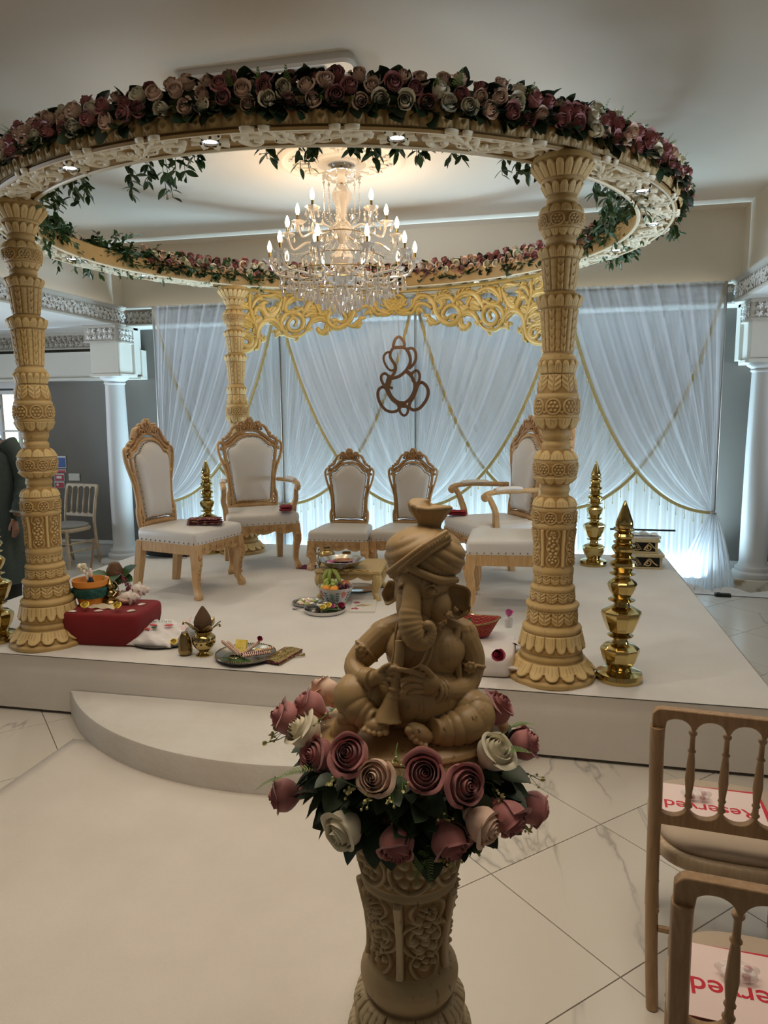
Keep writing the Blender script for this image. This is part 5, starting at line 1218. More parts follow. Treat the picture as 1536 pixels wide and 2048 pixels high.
# ================================================================ CARVED STAGE CHAIRS
def throne(Wb, sw, sd, sh, H, arms, label, crestm=None):
    e = tag(empty('carved_chair', (0, 0, 0)), label, 'chair', 'carved wedding chairs on the stage')
    hb = H-sh; A = Wb/2; ct = .095 if sh > .4 else .085      # cushion thickness
    fy = sd/2-.02
    def mp(x, z, h): return (x, fy+(z-sh)*.10-h, z)
    def N(pts): return [(a*A, sh+t*hb) for a, t in pts]
    def mir(pts): return [(-x, z) for x, z in pts]
    pan = cr(N([(0, .065), (.30, .07), (.50, .065), (.535, .12), (.555, .2), (.58, .32), (.63, .45), (.68, .57), (.69, .63), (.62, .67), (.50, .685), (.40, .73), (.28, .765), (.12, .785), (0, .79)]), 4)
    full = pan+[(-x, z) for x, z in reversed(pan)][1:-1]
    # upholstered panel, bulged
    q = MB(); n = len(full); cz = sh+.42*hb; rings = [(1.0, .012), (.97, .030), (.9, .043), (.75, .054), (.5, .062), (.25, .066)]
    vs = [mp(x*s, cz+(z-cz)*s, h) for s, h in rings for x, z in full]+[mp(0, cz, .067)]
    q.add(vs, [(r*n+k, (r+1)*n+k, (r+1)*n+(k+1) % n, r*n+(k+1) % n) for r in range(len(rings)-1) for k in range(n)]+[((len(rings)-1)*n+k, len(rings)*n, (len(rings)-1)*n+(k+1) % n) for k in range(n)])
    vs = [mp(x*1.0, z, .012) for x, z in full]+[mp(x, z, -.02) for x, z in full]
    q.add(vs, [(k, (k+1) % n, n+(k+1) % n, n+k) for k in range(n)]+[tuple(n+k for k in range(n))])
    q.build('back_cushion', M['leather'], e, smooth='all')
    # frame: inner moulding, outer scroll rails
    q = MB(); sc = A/.28; fw = .030*sc
    fo = [(x*1.09+(.006 if x > 0 else -.006)*(abs(x) > .01), sh+.0+(z-sh)*1.02+.004) for x, z in full]
    q.stroke(fo+fo[:2], fw, .020, mp, both=True, base=.0)
    for sg in (1, -1):
        g = lambda pts: [(x*sg, z) for x, z in cr(N(pts), 5)]
        o_ = g([(.66, -.10), (.72, .02), (.74, .12), (.70, .20), (.72, .34), (.80, .45), (.91, .56), (.975, .66), (.95, .715), (.86, .735), (.78, .705), (.80, .665), (.84, .675)])
        m_ = len(o_); q.stroke(o_, [.030*sc*(1.15 if i < 14 else (.8 if i < m_-14 else 1.0)) for i in range(m_)], .021, mp, both=True)
        for a_, b_ in (((.66, .48), (.84, .50)), ((.61, .33), (.74, .35)), ((.60, .17), (.72, .17)), ((.72, .64), (.90, .66))): q.stroke(g([a_, b_]), .030*sc, .018, mp, both=True)
        q.stroke(g([(.62, .03), (.60, .08), (.66, .11), (.70, .07), (.66, .045)]), .020*sc, .024, mp, both=True)
    q.stroke(N([(-.68, .0), (-.3, .022), (0, .018), (.3, .022), (.68, .0)]), .050*sc, .020, mp, both=True)
    q.stroke(N([(-.68, -.09), (.68, -.09)]), .05*sc, .020, mp, both=True)
    bf = q.build('backrest_frame', M['pine'], e, smooth='all')
    # crest: openwork arch with leaves, shell and three roses
    q = MB()
    q.stroke(cr(N([(-.86, .70), (-.62, .745), (-.42, .81), (-.2, .855), (0, .865), (.2, .855), (.42, .81), (.62, .745), (.86, .70)]), 5), .030*sc, .023, mp, both=True)
    for sg in (1, -1):
        g = lambda pts, k=5: [(x*sg, z) for x, z in cr(N(pts), k)]
        p = g([(.84, .715), (.80, .755), (.70, .78), (.62, .80), (.56, .85), (.47, .90), (.36, .915), (.26, .895)]); q.stroke(p, [.026*sc*(.6+.5*math.sin(PI*i/len(p))) for i in range(len(p))], .025, mp, both=True)
        for c_ in ((.80, .765), (.62, .825), (.70, .79)): q.ball(mp(c_[0]*A*sg, sh+c_[1]*hb, .008), (.017*sc, .018, .015*sc), 8, 6)
        q.stroke(g([(.40, .83), (.30, .85), (.27, .89), (.34, .90), (.38, .875), (.34, .865)], 4), .016*sc, .030, mp, both=True)
        q.stroke(g([(.05, .87), (.10, .905), (.16, .93)]), .020*sc, .034, mp, both=True); q.stroke(g([(.02, .87), (.03, .91), (.05, .94)]), .018*sc, .036, mp, both=True)
        q.stroke(g([(.20, .88), (.14, .90), (.22, .93)]), .022*sc, .032, mp, both=True)
    q.stroke(N([(-.25, .90), (0, .915), (.25, .90)]), .055*sc, .020, mp, both=True)
    for cx, cz_, r_ in ((0, .962, .040), (.26, .925, .034), (-.26, .925, .034)):
        c_ = mp(cx*A, sh+cz_*hb, .0); r_ *= sc
        q.ball(c_, (r_, .024, r_*.9), 12, 8)
        for k in range(6):
            a = TAU*k/6; q.ball((c_[0]+r_*.62*math.cos(a), c_[1]-.014, c_[2]+r_*.62*math.sin(a)), (r_*.42, .014, r_*.42), 7, 5)
        q.ball((c_[0], c_[1]-.026, c_[2]), (r_*.40, .012, r_*.40), 8, 6)
    q.build('crest_carving', M['pinecarve'], e, smooth='all')
    # seat cushion and frame
    fw2, bw = sw/2, sw/2*.86
    def foot(s, z, inset=0):   # rounded trapezoid ring
        out = []; r_ = .03
        for (cx, cy, a0) in ((bw-r_, sd/2-.03-r_, 0), (-bw+r_, sd/2-.03-r_, PI/2), (-fw2+r_, -sd/2+r_, PI), (fw2-r_, -sd/2+r_, 1.5*PI)):
            for k in range(5): out.append(((cx+r_*math.cos(a0+PI/2*k/4))*s, (cy+r_*math.sin(a0+PI/2*k/4))*s, z))
        return out
    q = MB(); zz = [(1.0, sh-ct), (1.012, sh-ct*.6), (1.01, sh-.03), (.99, sh-.012), (.95, sh-.004), (.85, sh+.004), (.6, sh+.010), (.3, sh+.013)]
    n = 20; vs = [p for s, z in zz for p in foot(s, z)]+[(0, 0, sh+.014)]
    q.add(vs, [(r*n+k, r*n+(k+1) % n, (r+1)*n+(k+1) % n, (r+1)*n+k) for r in range(len(zz)-1) for k in range(n)]+[((len(zz)-1)*n+k, (len(zz)-1)*n+(k+1) % n, len(zz)*n) for k in range(n)]+[tuple(reversed(range(n)))])
    q.build('seat_cushion', M['leather'], e, angle=55)
    q = MB()
    def nails(P0, P1, n_):
        for k in range(n_): p = Vector(P0).lerp(Vector(P1), (k+.5)/n_); q.ball(p, .0055, 6, 4)
    zn = sh-ct+.012
    nails((-fw2, -sd/2-.001, zn), (fw2, -sd/2-.001, zn), 13)
    for s in (-1, 1): nails((s*(fw2+.003), -sd/2, zn), (s*(bw+.003), sd/2-.05, zn), 12)
    L = len(full)
    for k in range(0, L, max(1, L//54)): x, z = full[k]; q.ball(mp(x*.985, cz+(z-cz)*.985, .022), .0055, 6, 4)
    q.build('nail_trim', M['nail'], e)['kind'] = 'stuff'
    zf = sh-ct; fh = .075
    q = MB()
    for s in (-1, 1): q.hexa([(s*(fw2-.03), -sd/2+.02, zf-fh), (s*(fw2-.005), -sd/2+.02, zf-fh), (s*(bw-.002), sd/2-.05, zf-fh), (s*(bw-.03), sd/2-.05, zf-fh), (s*(fw2-.03), -sd/2+.02, zf), (s*(fw2-.0), -sd/2+.02, zf), (s*(bw+.0), sd/2-.05, zf), (s*(bw-.03), sd/2-.05, zf)])
    q.box((0, sd/2-.045, zf-fh/2), (bw*2-.02, .03, fh))
    q.build('seat_frame', M['pine'], e, smooth=False, bevel=.003)
    # scalloped carved apron
    q = MB(); nx = 41; vs = []
    for i in range(nx):
        t = i/(nx-1)*2-1; x = t*(fw2-.03); zb = zf-fh*(.75+.30*math.cos(t*PI)**2*.0+.35*(abs(math.cos(t*PI*1.5))))
        for y in (-sd/2+.005, -sd/2+.03): vs += [(x, y, zf), (x, y, zb)]
    q.add(vs, [f for i in range(nx-1) for f in ((4*i, 4*i+1, 4*i+5, 4*i+4), (4*i+2, 4*i+6, 4*i+7, 4*i+3), (4*i+1, 4*i+3, 4*i+7, 4*i+5), (4*i, 4*i+4, 4*i+6, 4*i+2))])
    am = lambda x, z, h: (x, -sd/2+.005-h, z)
    ap = q.build('carved_apron', M['pine'], e, smooth=False)
    q = MB()
    for s in (-1, 1):
        for k in range(3):
            cx = s*(.05+k*.07)*sw/.56; p = spiral(cx, zf-.040, .024, .004, PI*(k % 2)+s, 1.2*s, 14); q.stroke(p, .009, .007, am)
        q.stroke([(s*.01, zf-.06), (s*.03, zf-.045), (s*.035, zf-.03)], .014, .008, am)
    q.ball(am(0, zf-.035, .003), (.018, .008, .018), 10, 6)
    q.build('apron_scrolls', M['pinecarve'], ap, smooth='all')['kind'] = 'stuff'
    # legs
    for s in (-1, 1):
        q = MB(); X = s*(fw2-.028); Y = -sd/2+.032
        path = cr([(X, Y, zf+.0), (X+s*.004, Y-.006, zf-.06), (X+s*.010, Y-.014, zf-.13), (X+s*.002, Y-.002, zf*.50), (X-s*.004, Y+.008, zf*.25), (X+s*.004, Y-.006, .055), (X+s*.012, Y-.020, .028), (X+s*.004, Y-.008, 0)], 4)
        rad = np.interp(np.linspace(0, 1, len(path)), [0, .14, .3, .5, .68, .8, .9, 1], [.044, .045, .042, .032, .026, .029, .036, .027])
        q.tube(path, list(rad), 4, sq=True)
        lg = q.build('leg', M['pine'], e, bevel=.006, smooth=False)
        q = MB(); zc = zf-.09
        q.ball((X+s*.006, Y-.046, zc), (.020, .012, .020), 10, 6); q.ball((X+s*.006, Y-.056, zc), (.010, .006, .010), 8, 5)
        for k in range(5):
            z = zf-.14-k*.035; yy = float(np.interp(z, [0, zf*.5, zf-.13], [Y-.035, Y-.027, Y-.044]))
            for t in (-1, 1): q.tube([(X, yy, z-.012), (X+t*.010, yy-.002, z+.012)], [.004, .002], 6)
        q.build('leg_carving', M['pinecarve'], lg, smooth='all')
        q = MB(); X = s*(bw-.03); Y = sd/2-.045
        q.hexa([(X-.024+s*.01, Y+.040, 0), (X+.024+s*.01, Y+.040, 0), (X+.024+s*.01, Y+.088, 0), (X-.024+s*.01, Y+.088, 0), (X-.034, Y-.03, zf), (X+.034, Y-.03, zf), (X+.034, Y+.03, zf), (X-.034, Y+.03, zf)])
        q.build('leg', M['pine'], e, smooth=False, bevel=.004)
    if arms:
        za = sh+.235
        for s in (-1, 1):
            q = MB(); xb = s*(A*.80)
            path = cr([(xb, fy+.0, za), (s*(A*.94), fy-.13, za+.004), (s*(A*1.02), -.02, za+.010), (s*(A*1.05), -.12, za+.006), (s*(A*1.06), -.19, za-.004), (s*(A*1.06), -.222, za-.026), (s*(A*1.06), -.205, za-.044), (s*(A*1.06), -.185, za-.03)], 4)
            q.tube(path, [.022]*len(path), 8, flat=.9)
            q.ball((s*A*1.06, -.200, za-.022), (.026, .026, .024), 10, 8)
            ar = q.build('armrest', M['pine'], e)
            q = MB(); path = cr([(s*A*.96, fy-.16, za+.020), (s*A*1.01, -.02, za+.026), (s*A*1.04, -.13, za+.020)], 5); q.tube(path, [.020]+[.027]*(len(path)-2)+[.020], 10, flat=.7); q.build('arm_pad', M['leather'], ar)
            q = MB(); path = cr([(s*(fw2-.02), -.10, zf-.02), (s*(fw2-.01), -.11, sh+.03), (s*(fw2+.008), -.125, sh+.10), (s*(A*1.04), -.155, sh+.17), (s*A*1.06, -.185, za-.015)], 4)
            q.tube(path, [.034-.010*i/(len(path)-1) for i in range(len(path))], 4, sq=True); q.build('arm_post', M['pine'], e, smooth=False, bevel=.006)
    return e
def place(e, x, y, rz, z=SZ): e.location = (x, y, z); e.rotation_euler = (0, 0, rz)
ch1 = throne(.52, .55, .60, .49, 1.275, False, 'tall armless carved chair at stage left with a wine brocade cloth on its seat')
place(ch1, -2.61, 4.93, math.radians(78))
a1 = throne(.585, .60, .56, .485, 1.27, True, 'carved armchair facing front at the left, small red cloth by its right arm')
place(a1, -2.42, 5.84, math.radians(32))
s1 = throne(.45, .50, .50, .335, .99, False, 'small low carved chair left of centre, behind the low puja table')
place(s1, -1.69, 5.96, math.radians(3))
s2 = copy_tree(s1); s2['label'] = 'small low carved chair right of centre, behind the statue turban'; place(s2, -1.16, 6.04, math.radians(-3))
a2 = copy_tree(a1); a2['label'] = 'carved armchair at the right turned towards the left, folded red cloth on its seat'; place(a2, -.40, 5.64, math.radians(-60))
c2 = copy_tree(ch1); c2['label'] = 'carved armless chair at the right whose backrest the front column hides'; place(c2, -.20, 4.90, math.radians(-88))

# ================================================================ BANQUET CHAIRS
def banquet(label, m, seatm, pad):
    e = tag(empty('banquet_chair', (0, 0, 0)), label, 'chair')
    W_, D_, sh, H = .205, .20, .445, .88
    # origin: between the rear legs' feet; seat extends to +Y
    for s in (-1, 1):
        q = MB(); p = cr([(s*(W_-.012), -.035, 0), (s*(W_-.004), .0, .18), (s*W_, .03, sh-.02), (s*W_, .022, .56), (s*(W_+.004), -.005, .72), (s*(W_+.006), -.034, H-.055)], 5)
        q.tube(p, list(np.linspace(.0165, .0190, len(p))), 10, up=Vector((0, 1, 0))); q.build('leg', m, e)
        q = MB(); pr = [(.0175, 0), (.018, .15), (.019, .25), (.016, .262), (.021, .27), (.016, .28), (.0165, .34), (.021, .352), (.017, .362), (.019, .42)]
        q.lathe([(r_, z) for r_, z in pr], 12); o = q.build('leg', m, e); o.location = (s*(W_-.02), 2*D_+.02, 0); 
        for z in (.18, .27):
            q = MB(); q.tube([(s*(W_-.012), .0, z), (s*(W_-.014), D_*.7, z), (s*(W_-.014), D_*.71, z), (s*(W_-.014), D_*.75, z), (s*(W_-.014), D_, z), (s*(W_-.014), D_*1.25, z), (s*(W_-.014), D_*1.29, z), (s*(W_-.014), D_*1.3, z), (s*(W_-.02), 2*D_+.01, z)], [.009, .011, .014, .011, .012, .011, .014, .011, .009], 8)
            q.build('stretcher', m, e)
    for y, z in ((0, .22), (2*D_+.01, .20), (2*D_+.01, .29)): q = MB(); q.tube([(-W_+.02, y, z), (0, y, z), (W_-.02, y, z)], [.009, .012, .009], 8); q.build('stretcher', m, e)
    def by(z): return float(np.interp(z, [sh, .56, .72, H], [.03, .022, -.005, -.042]))
    # top rail with arches, lower rail with scallops
    n = 5; wi = 2*W_/n
    q = MB(); nx = 101; vs = []
    for i in range(nx):
        x = -W_-.021+(2*W_+.042)*i/(nx-1); t = ((x+W_)/wi) % 1 if -W_ < x < W_ else 0; u = t*2-1
        zb = H-.070+.042*math.sqrt(max(0, 1-min(1, abs(u)/.93)**2.3)) if abs(x) < W_-.012 else H-.085
        zt = H+.0-.020*max(0, (abs(x)-W_+.005)/.026)**3; cy = .010*(x/W_)**2
        for dy in (-.013, .013): vs += [(x, by(zt)+dy-cy*0, zt), (x, by(zb)+dy, zb)]
    fq = lambda N_: [f for i in range(N_-1) for f in ((4*i, 4*i+1, 4*i+5, 4*i+4), (4*i+2, 4*i+6, 4*i+7, 4*i+3), (4*i+1, 4*i+3, 4*i+7, 4*i+5), (4*i, 4*i+4, 4*i+6, 4*i+2))]+[(0, 2, 3, 1), (4*N_-4, 4*N_-3, 4*N_-1, 4*N_-2)]
    q.add(vs, fq(nx)); q.build('top_rail', m, e, bevel=.004, angle=35)
    q = MB(); vs = []; z0 = .535
    for i in range(nx):
        x = -W_+.01+(2*W_-.02)*i/(nx-1); u = (((x+W_)/wi) % 1)*2-1
        zt = z0+.048-.030*math.sqrt(max(0, 1-min(1, abs(u)/.9)**2.2)) ; zb = z0-.012
        for dy in (-.012, .012): vs += [(x, by(zt)+dy, zt), (x, by(zb)+dy, zb)]
    q.add(vs, fq(nx)); q.build('lower_rail', m, e, bevel=.003, angle=35)
    L = .235; prof = [(.008, 0), (.012, .006), (.008, .012), (.0075, .03), (.011, .035), (.008, .041), (.0125, .09), (.0095, .15), (.0075, .172), (.011, .178), (.007, .184), (.0065, L-.012), (.011, L-.004), (.011, L)]
    s0 = None
    for k in range(1, n):
        if s0 is None: s0 = MB().lathe(prof, 10).build('spindle', m, e); o = s0
        else: o = s0.copy(); COL.objects.link(o); o.parent = e
        x = -W_+wi*k; o.location = (x, by(z0+.045), z0+.045); o.rotation_euler = (math.radians(9.5), 0, 0)
    # seat ring and pad
    def ring(s, z, grow=0):
        out = []
        for k in range(40):
            a = TAU*k/40; cx = abs(math.cos(a))**.62*math.copysign(1, math.cos(a)); cy = abs(math.sin(a))**.62*math.copysign(1, math.sin(a))
            y = D_+.03+cy*(D_+.015)*s; x = cx*(W_-.005+.012*(cy+1)/2)*s; out.append((x, y, z))
        return out
    def solid(rings_, name, mm, **kw):
        q = MB(); N_ = 40; q.add([p for s, z in rings_ for p in ring(s, z)], [(r*N_+k, r*N_+(k+1) % N_, (r+1)*N_+(k+1) % N_, (r+1)*N_+k) for r in range(len(rings_)-1) for k in range(N_)]+[tuple(reversed(range(N_))), tuple((len(rings_)-1)*N_+k for k in range(N_))]); return q.build(name, mm, e, **kw)
    solid([(1.0, sh-.055), (1.03, sh-.045), (1.035, sh-.02), (1.0, sh-.012)], 'seat_rim', seatm, angle=60)
    solid([(.93, sh-.014), (.96, sh+.0), (.95, sh+.012), (.88, sh+.022), (.7, sh+.029), (.4, sh+.032)], 'seat_pad', pad, smooth='all')
    return e, sh+.033
pad1 = mat('beige_seat_pad', (.44, .35, .26), .8); pad2 = mat('grey_seat_pad', (.28, .26, .24), .8)
bA, zs_ = banquet('limewashed banquet chair in the right foreground, farther one, Reserved sheet and sweets on its seat', M['limewood'], M['paleseatwood'], pad1)
bA.location = (.515, 1.945, .0); bA.rotation_euler = (0, 0, -.10)
bB = copy_tree(bA); bB['label'] = 'limewashed banquet chair at the lower right corner, nearest to the camera'; bB.location = (.455, 1.22, 0); bB.rotation_euler = (0, 0, -.12)
for e_ in (bA, bB): e_['group'] = 'banquet chairs in the right foreground'
bC, _ = banquet('pale banquet chair standing against the grey wall behind the left column', M['paleseatwood'], M['paleseatwood'], pad2)
bC.location = (-5.08, 7.16, 0); bC.rotation_euler = (0, 0, PI-.15+.0)
bD = copy_tree(bC); bD['label'] = 'pale banquet chair by the glazed door, half hidden behind the left column'; bD.location = (-5.62, 6.72, 0); bD.rotation_euler = (0, 0, PI+.5)
for e_ in (bC, bD): e_['group'] = 'banquet chairs by the grey wall'
# swap: these stand with their backs to the wall, front legs to the room
# reserved sheets and sweet packets on the two front chairs
def text_mesh(body, size, m, parent, loc, rot, ay='TOP_BASELINE', off=0):
    cv = bpy.data.curves.new('t', 'FONT'); cv.body = body; cv.size = size; cv.align_x = 'CENTER'; cv.align_y = ay; cv.offset = off; cv.extrude = .0002
    o = bpy.data.objects.new('t', cv); COL.objects.link(o); bpy.context.view_layer.update()
    me = bpy.data.meshes.new_from_object(o.evaluated_get(bpy.context.evaluated_depsgraph_get())); bpy.data.objects.remove(o); me.materials.clear()
    o = link_mesh('lettering', me, m, parent, loc, rot); return o
def sheet(ch, dx, dy, rz, label, dense=True):
    c, s = math.cos(ch.rotation_euler.z), math.sin(ch.rotation_euler.z)
    x = ch.location.x+c*dx-s*dy; y = ch.location.y+s*dx+c*dy
    e = tag(empty('reserved_sheet', (x, y, zs_+.0015), rz+ch.rotation_euler.z), label, 'sign', 'Reserved sheets on the front chairs')
    for k, (ox, oy, rr) in enumerate(((.012, .006, .05), (0, 0, 0))):
        o = MB().box((ox, oy, .0012*k), (.297, .21, .001)).build('paper', M['paper'] if k else M['redink'], e, smooth=False); o.rotation_euler = (0, 0, rr)
    text_mesh('Reserved', .068, M['redink'], e, (0, -.02, .0021), (0, 0, PI), 'CENTER', .0005)
    return e, x, y
for ch, lb1, lb2 in ((bA, 'white sheet printed Reserved in red on the seat of the farther front chair', 'clear packet of red sweets on the Reserved sheet of the farther front chair'), (bB, 'white sheet printed Reserved in red on the seat of the nearest chair', 'clear packet of red sweets on the Reserved sheet of the nearest chair')):
    e_, x, y = sheet(ch, -.045, .235, .03, lb1)
    p = tag(empty('sweet_packet', (x-.03, y+.025, zs_+.004)), lb2, 'packet', 'sweet packets on the front chairs')
    q = MB(); r = random.Random(4)
    def wrapf(s, t):
        a = TAU*s; b_ = PI*t; x = .040*math.sin(b_)**.6*math.cos(a)*(1+.15*math.sin(7*a)); y = .024*math.sin(b_)**.6*math.sin(a)*(1+.15*math.sin(5*a)); return (x, y, .016-.014*math.cos(b_)+.002*math.sin(11*a)*math.sin(b_))
    q.grid(wrapf, 28, 10, cu=True); q.build('wrapper', M['plasticwrap'], p, smooth=False)
    for k in range(7): q = MB().ball((r.uniform(-.026, .026), r.uniform(-.012, .012), r.uniform(.008, .02)), (.009, .007, .006), 8, 6); q.build('sweet', M['redink'] if k % 2 else M['dusty'], p)
# ================================================================ CHANDELIER
che = tag(empty('chandelier', (RX, RY, ZTOP)), 'large tiered crystal chandelier with lit candle bulbs inside the ring', 'chandelier')
def cz(z): return z-ZTOP
MB().lathe([(.075, -.03), (.08, -.035), (.07, -.05), (.035, -.06), (.018, -.075), (.0001, -.076)], 28, closed=False).build('canopy', M['steel'], che)
MB().cyl((0, 0, -.07), (0, 0, cz(2.60)), .010, n=8).build('stem', M['oldbrass'], che)
q = MB(); q.lathe([(.03, cz(3.30)), (.10, cz(3.315)), (.135, cz(3.345)), (.14, cz(3.35)), (.13, cz(3.335)), (.09, cz(3.305)), (.03, cz(3.29))], 24, rf=lambda a, z: 1+.05*math.cos(12*a)); q.build('crown_dish', M['crystal'], che)
q = MB(); q.lathe([(.012, cz(3.28)), (.05, cz(3.25)), (.075, cz(3.21)), (.06, cz(3.16)), (.03, cz(3.10)), (.022, cz(3.02)), (.05, cz(2.99)), (.075, cz(2.96)), (.05, cz(2.92)), (.025, cz(2.86)), (.06, cz(2.80)), (.085, cz(2.76)), (.06, cz(2.70)), (.03, cz(2.66)), (.10, cz(2.63)), (.14, cz(2.62)), (.10, cz(2.60)), (.03, cz(2.56)), (.05, cz(2.50)), (.02, cz(2.45)), (.0001, cz(2.42))], 16, closed=False, rf=lambda a, z: 1+.06*math.cos(8*a)); q.build('glass_baluster', M['crystal'], che)
beads = MB(); drops = MB()
def bead(p, r=.0055): 
    p = Vector(p); beads.add([p+Vector(d)*r for d in ((1, 0, 0), (0, 1, 0), (-1, 0, 0), (0, -1, 0), (0, 0, 1), (0, 0, -1))], [(0, 1, 4), (1, 2, 4), (2, 3, 4), (3, 0, 4), (1, 0, 5), (2, 1, 5), (3, 2, 5), (0, 3, 5)])
def drop(p, L=.045, r=.011):
    p = Vector(p); a0 = random.uniform(0, 3); n = 6
    rg = [(r*.35, -.12*L), (r, -.62*L), (r*.6, -.9*L)]
    vs = [p]+[p+Vector((q_*math.cos(a0+TAU*k/n), q_*math.sin(a0+TAU*k/n)*.6, z)) for q_, z in rg for k in range(n)]+[p+Vector((0, 0, -L))]
    fs = [(0, 1+k, 1+(k+1) % n) for k in range(n)]+[(1+r_*n+k, 1+(r_+1)*n+k, 1+(r_+1)*n+(k+1) % n, 1+r_*n+(k+1) % n) for r_ in range(2) for k in range(n)]+[(1+2*n+k, 1+3*n, 1+2*n+(k+1) % n) for k in range(n)]
    drops.add(vs, fs)
def strand(a, b, sag, n):
    a = Vector(a); b = Vector(b)
    for k in range(n+1): t = k/n; p = a.lerp(b, t); p.z -= sag*4*t*(1-t); bead(p)
arm0 = {}
def arm(ang, R_, zb, hub):
    """one candle arm pointing along +X then rotated"""
    key = (R_, zb, hub)
    if key not in arm0:
        q = MB(); z = cz(zb)-.115
        p = cr([(.03, 0, cz(hub)), (R_*.35, 0, cz(hub)-.075), (R_*.66, 0, cz(hub)-.07), (R_*.9, 0, z-.09), (R_, 0, z-.005)], 5); q.tube(p, [.0085+.0010*(i % 2) for i in range(len(p))], 7); o = q.build('arm', M['crystal'], che)
        q = MB(); q.lathe([(.012, z-.01), (.030, z-.004), (.046, z+.012), (.050, z+.022), (.044, z+.016), (.026, z+.004), (.012, z+.006)], 16, (R_, 0, 0), rf=lambda a, zz: 1+.08*math.cos(8*a)); q.build('drip_dish', M['crystal'], o)
        MB().cyl((R_, 0, z+.004), (R_, 0, z+.066), .0095, n=10).build('candle_tube', M['oldbrass'], o)
        MB().lathe([(.008, z+.066), (.012, z+.074), (.0165, z+.092), (.0155, z+.108), (.010, z+.128), (.004, z+.142), (.0001, z+.148)], 14, (R_, 0, 0), closed=False).build('bulb', M['bulb'], o)
        arm0[key] = o
    else: o = copy_tree(arm0[key], che)
    o.rotation_euler = (0, 0, ang)
    c = Vector((R_*math.cos(ang), R_*math.sin(ang), cz(zb)-.10))
    for k in range(5):
        b_ = ang+TAU*k/5+.3; p = c+Vector((.046*math.cos(b_), .046*math.sin(b_), 0)); bead(p+Vector((0, 0, -.008)), .004); drop(p+Vector((0, 0, -.014)), random.uniform(.04, .055), .0095)
    return c
va = math.atan2(-RY, -RX)     # towards the viewer
up_ = [arm(va+math.radians(36+72*k), .345, 3.145, 3.03) for k in range(5)]
mid = [arm(va+math.radians(a_), .40, 3.01, 2.93) for a_ in (-78, 80, 150, 212)]
low = [arm(va+math.radians(18+36*k), .53, 2.855, 2.70) for k in range(10)]
for grp, sg_, nb in ((up_, .05, 16), (low, .06, 16)):
    for k in range(len(grp)): strand(grp[k], grp[(k+1) % len(grp)], sg_, nb)
for k in range(12):   # chains from the crown
    a = TAU*k/12; strand((.135*math.cos(a), .135*math.sin(a), cz(3.335)), (.13*math.cos(a), .13*math.sin(a), cz(3.05)), 0, 24); drop((.135*math.cos(a), .135*math.sin(a), cz(3.33)), .04)
    strand((.13*math.cos(a), .13*math.sin(a), cz(3.05)), (.05*math.cos(a), .05*math.sin(a), cz(2.97)), -.0, 8)
for k in range(10):
    a = va+math.radians(36*k); strand((.08*math.cos(a), .08*math.sin(a), cz(2.99)), (low[k].x, low[k].y, cz(2.76)), .10, 34)
    strand((.10*math.cos(a), .10*math.sin(a), cz(2.62)), (low[k].x*.8, low[k].y*.8, cz(2.60)), .05, 24)
for R_, z, n_, L in ((.46, 2.60, 30, .06), (.40, 2.575, 34, .06), (.33, 2.55, 30, .065), (.26, 2.53, 26, .065), (.20, 2.50, 22, .065), (.14, 2.475, 16, .065), (.09, 2.45, 10, .07), (.04, 2.44, 6, .07), (.30, 2.73, 24, .05), (.22, 2.78, 18, .05), (.16, 2.90, 14, .05), (.24, 3.0, 14, .045)):
    for k in range(n_):
        a = TAU*k/n_+R_*7; p = Vector((R_*math.cos(a), R_*math.sin(a), cz(z)+random.uniform(-.02, .02)))
        for j in range(3): bead(p+Vector((0, 0, .011*(j+1))), .0055)
        drop(p, L*random.uniform(.8, 1.15), .012)
for R_, z in ((.46, 2.635), (.33, 2.585), (.20, 2.535), (.30, 2.76), (.16, 2.93)):
    q = MB(); q.tube([(R_*math.cos(TAU*k/40), R_*math.sin(TAU*k/40), cz(z)) for k in range(41)], .0035, 5); q.build('hoop', M['oldbrass'], che)
beads.build('bead_strings', M['crystal'], che, smooth=False)['kind'] = 'stuff'
drops.build('crystal_drops', M['crystal'], che, smooth=False)['kind'] = 'stuff'
for k in range(6):
    a = va+TAU*k/6; light('chandelier_glow', 'POINT', (RX+.43*math.cos(a), RY+.43*math.sin(a), 3.02), 2.9, (1, .66, .36), shadow_soft_size=.03)

# ================================================================ BRASS FINIALS
FP = [(.0, 0), (.108, 0), (.108, .018), (.112, .022), (.108, .040), (.085, .050), (.055, .055), (.055, .062), (.078, .10), (.092, .150), (.090, .162), (.070, .178), (.040, .186), (.034, .200), (.034, .212), (.060, .222), (.062, .226), (.036, .232), (.046, .240), (.062, .25), (.082, .30), (.093, .335), (.090, .348), (.068, .362), (.040, .372), (.034, .388), (.062, .400), (.064, .404), (.036, .412), (.048, .430), (.060, .452), (.068, .478), (.064, .490), (.046, .505), (.034, .512), (.034, .520), (.060, .530), (.062, .534), (.038, .542), (.050, .558), (.062, .575), (.060, .588), (.040, .598), (.034, .604), (.056, .612), (.058, .616), (.036, .624), (.050, .645), (.056, .656), (.052, .668), (.036, .676), (.048, .684), (.050, .688), (.034, .694), (.044, .708), (.048, .718), (.042, .728), (.030, .734), (.046, .742), (.046, .746), (.036, .752), (.041, .765), (.039, .785), (.027, .82), (.013, .86), (.004, .884), (.0001, .887)]
def facet(a, z):
    if .06 < z < .18 or .235 < z < .365 or .43 < z < .51: k = 10; m_ = (a % (TAU/k))-PI/k; return math.cos(PI/k)/math.cos(m_)*1.02
    return 1
f0 = MB().lathe(FP, 60, rf=facet, closed=False).build('brass_finial', M['brass'], angle=32)
